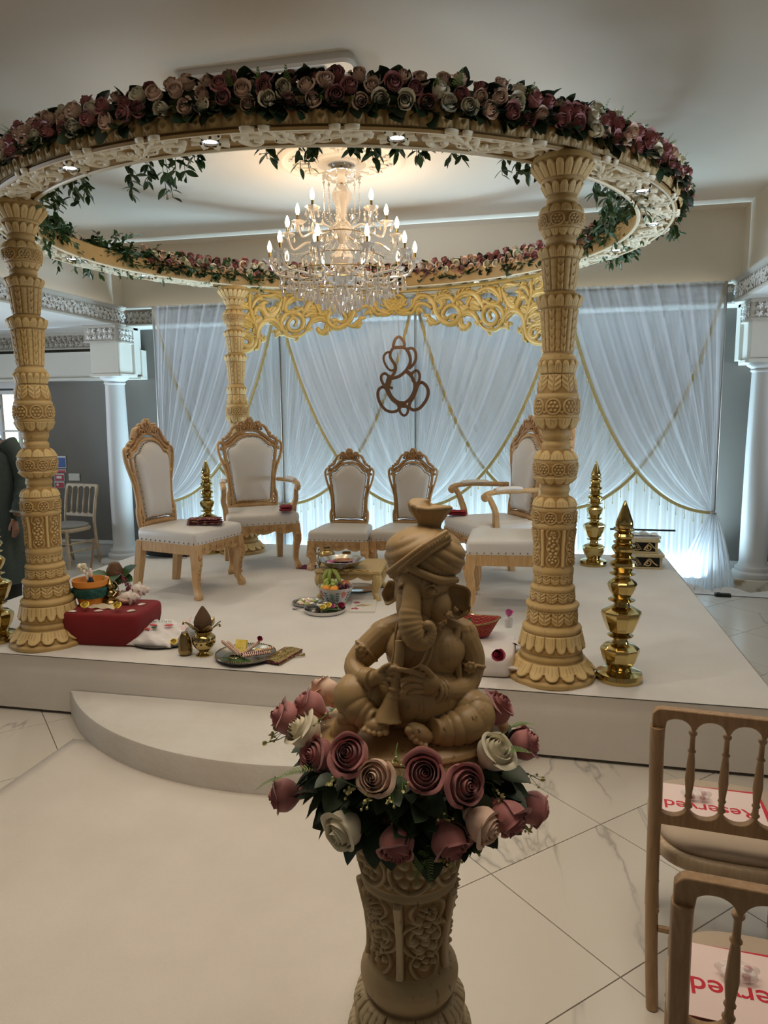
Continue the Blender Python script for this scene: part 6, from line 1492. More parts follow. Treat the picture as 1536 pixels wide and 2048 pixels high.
for i, (x, y, lb) in enumerate(((.372, 3.60, 'tall stacked brass finial at the right front of the stage'), (.412, 6.34, 'tall stacked brass finial standing at the right back before the drapes'), (-3.11, 6.28, 'tall stacked brass finial at the left back behind the armless chair'), (-3.135, 3.56, 'brass finial cut by the left edge of the picture, beside the left column'))):
    o = f0 if i == 0 else f0.copy()
    if i: COL.objects.link(o)
    o.location = (x, y, SZ); tag(o, lb, 'finial', 'brass finials around the stage')
# ================================================================ RED COVERED BOX AND WHAT STANDS ON IT
def G(px, py, z=SZ): return at_z(px, py, z)
zt = SZ+.195
A_, B_, C_ = G(116, 1226, zt), G(272, 1232, zt), G(328, 1199, zt)
ux = (B_-A_); uy = (C_-B_); ux.z = uy.z = 0
org = (A_+C_)/2
rb = tag(empty('covered_box', (org.x, org.y, SZ)), 'low box draped in plain red cloth beside the left front column', 'box')
q = MB(); n = 40
def rr_foot(s, z, r=.10, wob=0):
    out = []
    for k in range(n):
        a = TAU*k/n; cx = abs(math.cos(a))**.25*math.copysign(1, math.cos(a)); cy = abs(math.sin(a))**.25*math.copysign(1, math.sin(a))
        p = ux*(cx*.5*s)+uy*(cy*.5*s); w_ = 1+wob*math.sin(3*a+1)+wob*.6*math.sin(7*a)
        out.append((p.x*w_, p.y*w_, z))
    return out
lv = [(.80, .0, .01), (.86, .02, .012), (.95, .07, .010), (1.0, .12, .006), (1.01, .165, .003), (1.0, .183, 0), (.97, .193, 0), (.9, .195, 0), (.5, .196, 0), (.02, .197, 0)]
vs = [p for s, z, wo in lv for p in rr_foot(s, z, wob=wo)]
q.add(vs, [(r*n+k, r*n+(k+1) % n, (r+1)*n+(k+1) % n, (r+1)*n+k) for r in range(len(lv)-1) for k in range(n)]+[tuple(reversed(range(n)))])
q.build('cloth', M['redcloth'], rb, angle=70)
MB().box((0, 0, .09), (ux.length*.7, uy.length*.7, .17), rz=math.atan2(ux.y, ux.x)).build('box_body', M['pine'], rb, smooth=False)
zt += .0025
def on(px, py, z=None): return at_z(px, py, zt if z is None else z)
P = on(184, 1207)
pot = tag(empty('flower_pot', P), 'orange plastic pot wrapped in a bottle green bandana on the red box', 'pot')
MB().lathe([(.0001, .0), (.070, 0), (.078, .03), (.092, .115), (.102, .118), (.104, .15), (.098, .15), (.090, .12), (.07, .10), (.0001, .10)], 36, closed=False).build('pot_body', M['orange'], pot)
q = MB(); q.lathe([(.082, .045), (.093, .05), (.098, .075), (.100, .10), (.094, .108)], 36, rf=lambda a, z: 1+.03*math.sin(9*a)*math.sin(z*80)); cl_ = q.build('bandana', M['green'], pot)
q = MB(); r = random.Random(3)
for k in range(3): q.tube([(-.095, -.03, .07-.01*k), (-.125-.01*k, -.03+.02*k, .04), (-.13, -.04+.03*k, .012)], [.016, .022, .012], 8, flat=.4)
q.ball((-.105, -.03, .075), (.022, .02, .022), 10, 8); q.build('knot', M['green'], pot)
MB().tube([(-.005, 0, .10), (.01, .0, .22), (.035, .01, .39)], [.008, .0065, .006], 8).build('incense_stick', mat('incense_paste', (.20, .13, .08), .9), pot)
q = MB(); q.tube([(0, 0, .10), (0, 0, .16)], [.03, .012], 8); q.build('dark_wrap', M['black'], pot)
q = MB()
for k in range(14): q.ball((-.045+r.uniform(-.03, .025), r.uniform(-.02, .02), .21+r.uniform(-.02, .025)), .012, 6, 4)
q.tube([(-.01, 0, .12), (-.03, 0, .19)], .006, 6); q.build('white_blossom', M['ivory'], pot)
q = MB(); q.ball((.012, -.012, .19), (.012, .012, .03), 8, 6); q.build('peach_bud', M['peach'], pot)
P = on(205, 1196)
arr = tag(empty('leaf_arrangement', (P.x+.03, P.y+.10, zt)), 'coconut with glossy green leaves and hanging dark red berries behind the orange pot', 'plant')
q = MB(); q.lathe([(.0001, .0), (.04, .02), (.055, .06), (.05, .11), (.03, .15), (.0001, .155)], 14, (0, 0, .05), closed=False); q.build('coconut', mat('coconut_husk', (.13, .065, .03), .9, bump=1, bscale=60), arr)
q = MB()
for d, p, L in (((.7, .1, .9), (.03, -.02, .08), .16), ((-.6, -.5, .3), (.0, -.05, .12), .13), ((.4, -.8, .1), (.02, -.05, .13), .14), ((.9, -.3, .2), (.03, -.03, .10), .13), ((-.3, -.6, -.3), (0, -.05, .12), .12), ((.2, -.9, -.5), (.02, -.05, .10), .12)): leaf_add(q, p, d, (0, -.4, 1), L, .8, .2, .2)
q.build('leaves', M['leaf2'], arr)['kind'] = 'stuff'
q = MB()
for s in range(9):
    p0 = Vector((.03, -.06, .15)); d = Vector((.09+.02*r.random(), -.01+.03*r.uniform(-1, 1), 0)); pts = [p0+d*(t/6)*(1+.3*t/6)+Vector((0, 0, -.02*(t/6)+.02*math.sin(t*.5)-.10*(t/6)**2*r.uniform(.6, 1.2))) for t in range(7)]
    q.tube(pts, .0016, 4)
    for p in pts[2:]:
        for _ in range(4): q.ball(p+Vector((r.uniform(-.008, .008), r.uniform(-.008, .008), r.uniform(-.012, .004))), .0045, 5, 4)
q.build('berries', mat('dark_red_berries', (.16, .02, .02), .5), arr)['kind'] = 'stuff'
P = on(222, 1206)
fig = tag(empty('brass_figurine', (P.x, P.y-.0, zt)), 'small ornate old brass seated figurine on the red box', 'figurine')
q = MB(); q.lathe([(.045, 0), (.05, .01), (.042, .02), (.036, .03)], 20)
q.ball((0, 0, .055), (.032, .026, .03), 14, 10); q.ball((0, 0, .10), (.020, .018, .022), 12, 8); q.lathe([(.018, .112), (.020, .118), (.010, .135), (.003, .15)], 12)
for s in (-1, 1): q.tube([(s*.02, 0, .08), (s*.045, -.01, .065), (s*.035, -.03, .05)], [.008, .008, .006], 8); q.tube([(s*.01, -.01, .035), (s*.045, -.02, .03), (s*.01, -.035, .03)], [.013, .012, .008], 8); q.ball((s*.022, 0, .102), (.012, .004, .012), 8, 6)
for k in range(30): a = TAU*k/30; q.ball((.048*math.cos(a), .01+.01*math.sin(a), .075+.055*math.sin(a)), .005, 6, 4)
q.build('figure', M['oldbrass'], fig)
def conch(px, py, L, rz, label, zoff=0):
    P = on(px, py); e = tag(empty('conch_shell', (P.x, P.y, zt), rz), label, 'shell', 'conch shells on the red box')
    q = MB()
    def f(s, t):
        a = TAU*s; prof = math.sin(PI*min(1, t*1.0))**.8*(1-.45*t) if t < 1 else 0
        prof = float(np.interp(t, [0, .1, .3, .5, .62, .7, .78, .84, .9, .95, 1], [.03, .12, .42, .55, .58, .40, .40, .25, .25, .12, .0]))
        spk = 1+.22*max(0, math.sin(5*a))*(.55 < t < .66)+.12*max(0, math.sin(6*a))*(.72 < t < .82)
        r_ = prof*L*.5*spk; return (-L/2+L*t, r_*math.cos(a), L*.27+r_*math.sin(a)*.95)
    q.grid(f, 26, 40, cu=True); q.build('whorl', M['shell'], e)
    q = MB(); q.stroke(cr([(-.30*L, .02*L), (-.1*L, -.06*L), (.08*L, -.04*L)], 5), L*.10, L*.02, lambda u, v, h: (u, -L*.26-h, L*.27+v)); q.build('opening_lip', M['peach'], e)
    return e
conch(257, 1208, .145, .35, 'smooth pale conch shell lying nearer the front edge of the red box')
conch(275, 1195, .165, .45, 'knobbly white conch shell at the back right of the red box')
def rose_thing(name, colr, P, d, sc, label, group=None, big=False):
    e = link_mesh(name, rose_one[colr], None, None, Vector(P)-Vector(d).normalized()*sc*.1, rot_to(d, 1.1), sc); tag(e, label, 'flower', group); return e
rose_one = {c: rose_mesh('loose_rose_'+c, M[c], 11, 8, 6, 9, 1.0) for c in ('yellow', 'crimson', 'ivory', 'magenta', 'peach')}
for (px, py, c, lb) in ((172, 1221, 'yellow', 'yellow rose head at the left front of the red box'), (236, 1222, 'yellow', 'yellow rose head in the middle front of the red box'), (232, 1198, 'crimson', 'dark red rose head between the figurine and the shells')):
    P = on(px, py); rose_thing('cut_rose', c, (P.x, P.y, zt+.022), (.2, -.7, .75), .028, lb, 'rose heads on the red box')
P = on(240, 1195)
q = MB()
for k in range(22): q.ball((r.uniform(-.05, .03), r.uniform(-.02, .03), .012+r.uniform(0, .03)), (.011, .009, .008), 6, 5)
tag(q.build('carnation_cluster', M['ivory'], None, loc=(P.x, P.y, zt)), 'small cluster of white carnation petals behind the conch shells', 'flower', kind='stuff')
P = on(205, 1213)
q = MB(); q.grid(lambda s, t: ((s-.5)*.20, (t-.5)*.09, .002+.012*math.sin(PI*s)*math.sin(PI*t)+.003*math.sin(17*s+9*t)), 24, 12); o = q.build('cream_cloth', mat('cream_muslin', (.62, .52, .36), .9), None, loc=(P.x, P.y, zt), smooth='all'); tag(o, 'crumpled cream muslin scrap lying between pot and shells', 'fabric')
for k, (px, py) in enumerate(((145, 1223), (197, 1222), (262, 1222), (283, 1209))):
    P = on(px, py); e = tag(empty('oyster_shell', (P.x, P.y, zt), .4*k), ['flat shell by the green bandana knot', 'flat shell between the two yellow roses', 'flat shell at the front right corner of the red box', 'flat shell right of the conch on the red box'][k], 'shell', 'flat shells on the red box')
    q = MB(); q.grid(lambda s, t: (.026*t*math.cos(TAU*s), .018*t*math.sin(TAU*s), .003+.006*(1-t*t)+.001*math.sin(30*t)), 18, 6, cu=True); q.build('shell', M['shell'], e, smooth='all')
# ---- paper bag on the tray right of the red box
P = G(305, 1283)
tr_ = tag(empty('steel_tray', (P.x+.06, P.y+.05, SZ)), 'flat steel tray holding the crumpled white gift bag beside the red box', 'tray')
MB().lathe([(.0001, .003), (.17, .003), (.19, .012), (.20, .020), (.203, .020), (.192, .008), (.172, .0), (.0001, .0)], 40, closed=False).build('dish', M['dsteel'], tr_)
bg = tag(empty('gift_bag', (P.x+.03, P.y+.0, SZ+.012)), 'crumpled white paper bag printed with red and green holiday drawings and lettering', 'bag')
def bagf(s, t):
    x = (s-.5)*.30; y = (t-.5)*.24
    return (x, y, .045+.035*math.sin(PI*s)*math.sin(PI*t)+.05*(t-.2)+.008*math.sin(19*s+3)*math.cos(13*t)+.006*math.sin(31*s*t)-.05*abs(s-.5)**2*2)
q = MB(); q.grid(bagf, 22, 18); q.grid(lambda s, t: (bagf(s, 0)[0], bagf(s, 0)[1]-.004*math.sin(PI*t), bagf(s, 0)[2]*t), 22, 4); q.grid(lambda s, t: (bagf(1, s)[0], bagf(1, s)[1], bagf(1, s)[2]*t), 18, 4)
q.build('bag_paper', mat('white_print_paper', (.74, .69, .66), .6), bg, smooth=False)
def flat_text(body, size, mat_, parent, loc, rot, ext=.0002, off=0):
    return text_mesh(body, size, mat_, parent, loc, rot, 'TOP_BASELINE', off)
mr = mat('print_red', (.62, .10, .10), .6); mg = mat('print_green', (.03, .12, .06), .6)
flat_text('HAPPY  HOLIDAYS', .024, mg, bg, (-.015, .01, .103), (.32, 0, .10))
for (x, y, rr_, c) in ((-.08, -.04, .020, mr), (.0, -.03, .016, mr), (.08, .0, .018, mr), (.015, -.05, .012, mg), (-.02, -.065, .014, mr)):
    q = MB(); q.ball((x, y, .092-abs(x)*.18+(y+.05)*.3), (rr_*1.5, rr_*.6, .006), 10, 6, Matrix.Rotation(.6*x*10, 3, 'Z')); q.build('printed_figure', c, bg)
q = MB(); q.grid(lambda s, t: (.06+.10*s, .05+.09*t, .05+.06*s*t+.01*math.sin(20*s+9*t)), 12, 10); q.build('flap', M['paper'], bg, smooth=False)
for k, (px, py) in enumerate(((352, 1278), (347, 1290))):
    P = G(px, py, SZ+.02); rose_thing('cut_rose', 'yellow', (P.x, P.y, SZ+.028), (.3, -.5, .8), .024, ['yellow rose head on the steel tray, upper of two', 'yellow rose head on the steel tray beside the small brass pot'][k], 'rose heads on the steel tray')
# ---- small brass pot and the kalash with coconut
P = G(368, 1312)
e = tag(empty('small_brass_pot', (P.x, P.y+.02, SZ)), 'small egg shaped brass pot left of the brass pot with the coconut', 'pot')
MB().lathe([(.0001, 0), (.024, 0), (.036, .012), (.040, .028), (.039, .034), (.037, .06), (.030, .095), (.022, .118), (.018, .124), (.020, .128), (.0001, .126)], 28, closed=False).build('body', M['oldbrass'], e)
P = G(404, 1313)
e = tag(empty('brass_kalash', (P.x, P.y+.03, SZ)), 'pierced brass pot holding a coconut among metal leaves', 'pot')
MB().lathe([(.0001, 0), (.046, 0), (.047, .006), (.030, .014), (.026, .022), (.034, .030), (.056, .055), (.064, .082), (.060, .105), (.044, .122), (.036, .126), (.048, .134), (.050, .138), (.034, .136), (.0001, .13)], 36, closed=False).build('body', M['brass'], e)
q = MB()
for row, (z, r_) in enumerate(((.075, .0635), (.098, .0615))):
    for k in range(14): a = TAU*(k+.5*row)/14; q.cyl((r_*math.cos(a), r_*math.sin(a), z), ((r_+.0015)*math.cos(a), (r_+.0015)*math.sin(a), z), .0055, n=8)
q.build('pierced_holes', M['black'], e)
q = MB(); q.lathe([(.0001, .125), (.028, .132), (.046, .16), (.048, .185), (.040, .215), (.024, .245), (.010, .268), (.004, .275), (.0001, .276)], 20, closed=False, rf=lambda a, z: 1+.06*math.sin(3*a+z*20)+.02*math.sin(13*a)); q.build('coconut', mat('coconut_fibre', (.095, .05, .022), .95, bump=1, bscale=80), e)
q = MB()
for k in range(6):
    a = TAU*k/6+.3; c, s = math.cos(a), math.sin(a); L = .075
    def lf(u, t, c=c, s=s): w_ = .026*math.sin(PI*min(1, t*.9+.1))*(u-.5)*2; rr_ = .036+.05*t+.01*t*t; z = .130+.055*t; return (rr_*c-w_*s, rr_*s+w_*c, z+abs(u-.5)*.012)
    q.grid(lf, 5, 8)
q.build('metal_leaves', M['oldbrass'], e, smooth='all')
q = MB()
for s in (-1, 1): q.tube([(s*.04, -.01, .14), (s*.075, -.015, .168), (s*.108, -.02, .186)], .0025, 5); q.lathe([(.0001, .0), (.007, .0), (.004, .012), (.0001, .014)], 8, (s*.108, -.02, .172), closed=False)
q.build('bell_arms', M['oldbrass'], e)
# ---- thali with dandiya sticks
P = G(492, 1316)
th = tag(empty('puja_tray', (P.x, P.y+.0, SZ)), 'round dull steel tray with beaded rim holding beaded sticks and a yellow matchbox', 'tray')
MB().lathe([(.0001, .006), (.13, .006), (.155, .028), (.162, .030), (.165, .024), (.135, .0), (.0001, .0)], 44, closed=False).build('dish', M['dsteel'], th)
q = MB()
for k in range(80): a = TAU*k/80; q.ball((.160*math.cos(a), .160*math.sin(a), .031), .0042, 5, 4)
q.build('beaded_rim', M['brass'], th)['kind'] = 'stuff'
def stick(a, b, label):
    a, b = Vector(a), Vector(b); e = tag(empty('beaded_stick', (P.x+a.x, P.y+a.y, SZ+a.z)), label, 'stick', 'beaded sticks on the puja tray'); d = b-a; n_ = 16
    MB().cyl((0, 0, 0), d, .0075, n=8).build('rod', M['wine'], e)
    q = MB()
    for k in range(n_): t = (k+.5)/n_; q.cyl(d*t, d*(t+.5/n_), .0092, n=8)
    q.build('silver_bands', M['peach'], e)['kind'] = 'stuff'
stick((-.15, .03, .075), (-.02, -.04, .03), 'beaded stick at the far left of the tray, leaning outwards')
stick((-.115, .03, .072), (.0, -.05, .032), 'beaded stick second from the left of the tray')
stick((.005, -.06, .036), (.15, .02, .060), 'longest beaded stick lying over the right of the tray')
stick((.01, -.075, .034), (.145, -.01, .045), 'beaded stick lowest at the right front of the tray')
stick((.0, -.055, .038), (.055, .055, .075), 'beaded stick pointing to the dark red flower on the tray')
mb_ = tag(empty('matchbox', (P.x-.025, P.y+.0, SZ+.055)), 'yellow printed matchbox standing on the tray among the sticks', 'box')
MB().box((0, 0, .012), (.062, .018, .066), R=Matrix.Rotation(-.35, 3, 'X')).build('box', M['yellow'], mb_, smooth=False)
flat_text('SAFETY', .010, mg, mb_, (0, -.014, .0), (1.22, 0, 0)); MB().box((-.018, -.013, -.008), (.01, .002, .01)).build('emblem', mg, mb_, smooth=False)
e = link_mesh('dried_flower', rose_one['crimson'], None, None, (P.x+.06, P.y+.06, SZ+.082), rot_to((.2, -.5, .8)), .020); tag(e, 'dark dried red flower at the back of the tray', 'flower')
q = MB(); q.lathe([(.0001, 0), (.028, .0), (.035, .012), (.034, .013), (.0001, .006)], 20, closed=False); o = q.build('gold_cup', M['brass'], None, loc=(P.x-.045, P.y-.05, SZ+.010)); tag(o, 'small gold paper cup on the left of the tray', 'cup')
q = MB()
for k in range(8): q.ball((r.uniform(-.04, .04), r.uniform(-.02, .02), r.uniform(.008, .02)), (.018, .014, .01), 8, 6)
o = q.build('marigold_petals', M['yellow'], None, loc=(P.x+.08, P.y+.04, SZ+.02)); tag(o, 'heap of yellow petals at the right back of the tray', 'flower', kind='stuff')
q = MB(); leaf_add(q, (-.12, -.06, .012), (1, -.15, 0), (0, 0, 1), .20, .35, .1, .02); leaf_add(q, (-.05, -.10, .013), (1, .1, 0), (0, 0, 1), .12, .5, .1, .02); o = q.build('betel_leaf', M['leaf2'], None, loc=(P.x, P.y, SZ+.004)); tag(o, 'long green betel leaf along the front of the tray', 'leaf')
# ---- embroidered band
a_, b_ = G(541, 1330), G(588, 1303); d = b_-a_; bd = tag(empty('embroidered_band', ((a_+b_)/2+Vector((0, 0, .0))), math.atan2(d.y, d.x)), 'gold embroidered beaded cloth band lying on the front edge of the stage', 'garland'); L = d.length
q = MB(); q.grid(lambda s, t: ((s-.5)*L, (t-.5)*.105, .020+.006*math.sin(PI*t)), 20, 8); q.grid(lambda s, t: ((s-.5)*L, -.0525, .020*t), 20, 3); q.build('band', mat('gold_brocade', (.42, .32, .10), .35, .5, (.20, .12, .04), 45, bump=1, bscale=90), bd)
q = MB()
for s in (-1, 1):
    for k in range(int(L/.011)): q.ball((-L/2+.0055+k*.011, s*.054, .016), .006, 6, 4)
for k in range(10):
    for s in (-1, 1): q.ball((s*L/2, -.05+k*.011, .016), .006, 6, 4)
q.build('bead_edge', M['wine'], bd)['kind'] = 'stuff'
q = MB()
for cx in (-.28, 0, .28):
    for k in range(12): a = TAU*k/12; q.ball((cx*L+.035*math.cos(a), .028*math.sin(a), .026), .0045, 6, 4)
q.build('medallions', M['brass'], bd)['kind'] = 'stuff'
MB().tube([(L*.1, -.06, .012), (L*.2, -.085, .010), (L*.28, -.10, .014)], [.004, .004, .008], 6).build('tassel', M['oldbrass'], bd)
# ================================================================ LOW TABLE AND PUJA THINGS
tb = tag(empty('puja_table', (-1.36, 5.02, SZ), math.radians(6)), 'low carved wooden puja table in the middle of the stage', 'table')
W_, D_, Ht = .42, .40, .215
q = MB(); q.box((0, 0, Ht-.012), (W_+.05, D_+.05, .024)); q.build('table_top', M['pinecarve'] if False else mat_wood('yellowed_table_wood', (.52, .38, .16), (.40, .27, .10)), tb, bevel=.007, smooth=False)
tw = bpy.data.materials['yellowed_table_wood']
q = MB(); nx = 31
for sgn, ax in ((-1, 0), (1, 0), (-1, 1), (1, 1)):
    vs = []; half = (W_ if ax == 0 else D_)/2-.01; off = sgn*((D_ if ax == 0 else W_)/2-.008)
    for i in range(nx):
        t = i/(nx-1)*2-1; zb = Ht-.024-.05*(.55+.45*abs(math.cos(t*PI*1.5)))
        for o_ in (-.007, .007): vs += [((t*half, off+o_) if ax == 0 else (off+o_, t*half))+(Ht-.024,), ((t*half, off+o_) if ax == 0 else (off+o_, t*half))+(zb,)]
    q.add(vs, [f for i in range(nx-1) for f in ((4*i, 4*i+1, 4*i+5, 4*i+4), (4*i+2, 4*i+6, 4*i+7, 4*i+3), (4*i+1, 4*i+3, 4*i+7, 4*i+5), (4*i, 4*i+4, 4*i+6, 4*i+2))])
q.build('carved_apron', tw, tb, smooth=False)
for sx in (-1, 1):
    for sy_ in (-1, 1):
        X, Y = sx*(W_/2-.015), sy_*(D_/2-.015); q = MB()
        p = cr([(X, Y, Ht-.024), (X+sx*.012, Y+sy_*.012, Ht-.07), (X, Y, .10), (X-sx*.008, Y-sy_*.008, .05), (X+sx*.010, Y+sy_*.010, .022), (X+sx*.004, Y+sy_*.004, .0)], 4)
        q.tube(p, list(np.interp(np.linspace(0, 1, len(p)), [0, .3, .6, .75, .9, 1], [.034, .036, .022, .019, .030, .022])), 8); o = q.build('leg', tw, tb)
        q = MB()
        for k in range(4): q.tube([(X+(k-1.5)*.010, Y-sy_*0-.034, Ht-.045), (X+(k-1.5)*.004, Y-.030, Ht-.10)], [.005, .002], 5)
        q.build('leg_fluting', tw, o)
TZ = SZ+Ht+.002
P = at_z(684, 1136, TZ)
e = tag(empty('steel_bowl', (P.x, P.y, TZ)), 'wide polished steel bowl on the puja table', 'bowl')
MB().lathe([(.0001, 0), (.075, 0), (.115, .022), (.145, .052), (.160, .062), (.163, .066), (.158, .067), (.140, .056), (.110, .027), (.075, .006), (.0001, .006)], 44, closed=False).build('body', M['steel'], e)
c = tag(empty('copper_dish', (P.x+.01, P.y, TZ+.042)), 'small copper dish lying in the steel bowl', 'dish')
MB().lathe([(.0001, .004), (.055, .004), (.070, .016), (.074, .017), (.060, .0), (.0001, .0)], 32, closed=False).build('body', M['copper'], c)
q = MB()
for k in range(34): a = r.uniform(0, TAU); rr_ = r.uniform(.06, .118); q.ball((rr_*math.cos(a), rr_*math.sin(a), .032+r.uniform(0, .014)), (.016, .012, .004), 7, 4)
o = q.build('rose_petals', M['magenta'], None, loc=(P.x, P.y, TZ+.002)); tag(o, 'pink rose petals floating around the copper dish', 'petals', kind='stuff')
P = at_z(668, 1108, TZ)
e = tag(empty('brass_pot', (P.x, 5.17, TZ)), 'squat old brass water pot with a curved spout on the puja table', 'pot')
MB().lathe([(.0001, 0), (.038, 0), (.058, .025), (.062, .042), (.050, .062), (.026, .072), (.022, .082), (.032, .095), (.034, .098), (.020, .090), (.0001, .088)], 28, closed=False).build('body', M['oldbrass'], e)
MB().tube(cr([(-.055, 0, .03), (-.085, 0, .045), (-.098, 0, .075), (-.118, 0, .085)], 5), [.012]*5+[.008]*11, 8).build('spout', M['oldbrass'], e)
e = tag(empty('brass_tumbler', (P.x+.155, 5.17, TZ)), 'small dark brass tumbler beside the spouted pot on the table', 'cup')
MB().lathe([(.0001, 0), (.028, 0), (.031, .01), (.029, .03), (.033, .055), (.034, .058), (.030, .056), (.026, .01), (.0001, .008)], 24, closed=False).build('body', M['oldbrass'], e)
P = at_z(637, 1134, TZ)
e = tag(empty('rosewater_sprinkler', (P.x, P.y, TZ)), 'slender silver rosewater sprinkler with round tip at the table corner', 'sprinkler')
MB().lathe([(.0001, 0), (.018, 0), (.010, .010), (.021, .028), (.020, .038), (.008, .052), (.004, .09), (.0035, .12), (.011, .128), (.012, .136), (.006, .145), (.0001, .147)], 20, closed=False).build('body', M['steel'], e)
P = at_z(690, 1142, TZ)
e = tag(empty('jute_cord', (P.x, P.y, TZ)), 'loosely coiled tan jute cord along the front of the table top', 'cord')
q = MB(); pts = [(-.17+.34*t/60, .012*math.sin(t*.55)-.005, .004+.003*math.sin(t*.9)**2) for t in range(61)]; q.tube(pts, .0035, 6); pts = [(.17-.30*t/60, -.008+.010*math.cos(t*.47), .009+.003*math.sin(t*.7)**2) for t in range(61)]; q.tube(pts, .0035, 6); pts = [(-.15+.3*t/60, .004+.012*math.sin(t*.33+1), .014) for t in range(61)]; q.tube(pts, .003, 6)
q.build('strand', mat('jute', (.42, .28, .10), .9), e)
# fruit bowl
P = G(672, 1207)
fb = tag(empty('fruit_bowl', (P.x, P.y, SZ), scale=1.13), 'white bowl painted with coral and teal leaves, full of fruit', 'bowl')
MB().lathe([(.0001, 0), (.052, 0), (.056, .006), (.085, .05), (.108, .11), (.110, .112), (.105, .110), (.080, .05), (.05, .012), (.0001, .010)], 44, closed=False).build('body', mat('glazed_white', (.62, .60, .58), .3), fb)
pr_c = mat('coral_print', (.60, .16, .12), .5); pr_t = mat('teal_print', (.14, .26, .26), .5); pr_g = mat('dark_print', (.04, .08, .06), .5)
def bmp(u, v, h):
    z = .012+v; r_ = float(np.interp(z, [0, .05, .11], [.054, .086, .109]))+.0008+h; a = -PI/2+u; return (r_*math.cos(a), r_*math.sin(a), z)
for k in range(8):
    a0 = TAU*k/8; q = MB(); mp = lambda u, v, h, a0=a0: bmp(a0+u*11, v, h*.2); 
    leaf_poly(q, 0, .052+.012*(k % 2), .021, .5*k, lambda a, b_, h: bmp(a0+a*10, b_, h*.06), 5, .01); q.build('painted_flower', pr_c if k % 2 else pr_t, fb, smooth=False)
    q = MB()
    for j in range(4):
        for s in (-1, 1): q.stroke([(0+.0, .02+.016*j), (s*.011, .030+.016*j)], .005, .001, lambda a, b_, h: bmp(a0+.39+a*10, b_, h))
    q.build('painted_leaf', pr_g, fb)
FZ = SZ+.098
def fruit(name, lab, cat, m_, pos, r_, grp=None): 
    o = MB().ball((0, 0, 0), r_, 18, 12).build(name, m_, None, smooth='all', loc=(P.x+pos[0], P.y+pos[1], FZ+pos[2])); return tag(o, lab, cat, grp)
mo = mat('orange_peel', (.80, .30, .03), .45, bump=.3, bscale=150); ma_ = mat('red_apple_skin', (.35, .03, .03), .3, 0, (.62, .28, .10), 9)
fruit('orange', 'orange at the front left of the fruit bowl', 'fruit', mo, (-.05, -.055, .015), (.032, .032, .030)); fruit('orange', 'orange at the front middle of the fruit bowl', 'fruit', mo, (.01, -.065, .015), (.033, .033, .030))
fruit('apple', 'red and tan apple at the right of the fruit bowl', 'fruit', ma_, (.065, .01, .035), (.036, .036, .033)); fruit('pear', 'pale yellow pear end at the far left of the fruit bowl', 'fruit', mat('pear_skin', (.62, .55, .14), .4), (-.078, -.025, .018), (.026, .024, .024)); fruit('apple', 'green apple deep at the back left of the fruit bowl', 'fruit', mat('green_apple', (.25, .36, .06), .35), (-.055, .035, .03), (.036, .036, .033))
def grapes(lab, m_, c_, n_, sp, seed):
    g = tag(empty('grape_bunch', (P.x+c_[0], P.y+c_[1], FZ+c_[2])), lab, 'fruit'); rr = random.Random(seed); o = None
    MB().tube([(0, 0, 0), (0, .01, .035)], .003, 5).build('stalk', M['fern'], g)
    for k in range(n_):
        p = (rr.uniform(-sp, sp), rr.uniform(-.025, .02), rr.uniform(-.012, .030))
        if o is None: o = MB().ball((0, 0, 0), (.0125, .0125, .0155), 12, 8).build('grape', m_, g, smooth='all'); o.location = p
        else: c = o.copy(); COL.objects.link(c); c.parent = g; c.location = p
grapes('bunch of green grapes over the left of the fruit bowl', mat('green_grape_skin', (.34, .42, .10), .25, sss=.1), (-.025, -.035, .045), 22, .048, 1)
grapes('bunch of dark purple grapes at the right front of the fruit bowl', mat('purple_grape_skin', (.07, .01, .02), .25), (.062, -.045, .025), 14, .030, 2)
bn = tag(empty('banana_bunch', (P.x-.005, P.y+.02, FZ+.05)), 'bunch of three green bananas on top of the fruit bowl', 'fruit')
mbn = mat('green_banana_skin', (.22, .30, .05), .45, 0, (.40, .40, .08), 6)
for k, (dx, ln) in enumerate(((-.045, .085), (-.012, .095), (.050, .11))):
    q = MB(); p = cr([(-.030, .01, .088), (-.030+dx*.5, -.005, .078), (-.028+dx*1.0, -.02, .045), (-.02+dx*1.15, -.02, -.01)], 6); q.tube(p, list(np.interp(np.linspace(0, 1, len(p)), [0, .12, .3, .8, 1], [.004, .006, .0145, .0145, .004])), 8); q.build('banana', mbn, bn)
MB().cyl((-.034, .01, .082), (-.036, .012, .098), .007, .005, 8).build('stalk', M['bagblack'], bn)
# plates on the stage floor
P = G(613, 1211)
e = tag(empty('sweets_plate', (P.x, P.y+.03, SZ)), 'round steel plate piled with pale sweets at the left of the fruit bowl', 'plate')
MB().lathe([(.0001, .003), (.085, .003), (.098, .015), (.108, .022), (.110, .022), (.10, .008), (.088, 0), (.0001, 0)], 40, closed=False).build('dish', M['steel'], e)
q = MB(); so = None
for k in range(9):
    a = TAU*k/9; rr_ = .055 if k else 0; m_ = (M['peach'], mat('pistachio_sweet', (.42, .45, .16), .6), M['ivory'])[k % 3]
    o = MB().ball((rr_*math.cos(a), rr_*math.sin(a), .016), (.022, .018, .012), 10, 6).build('sweet', m_, e, smooth='all')
P = G(648, 1225)
th2 = tag(empty('thali_tray', (P.x, P.y+.02, SZ)), 'round steel thali in front of the fruit bowl holding small bowls and flowers', 'tray')
MB().lathe([(.0001, .003), (.122, .003), (.130, .020), (.136, .028), (.138, .028), (.133, .006), (.125, 0), (.0001, 0)], 44, closed=False).build('dish', M['steel'], th2)
T2 = Vector((P.x, P.y+.02, SZ+.005))
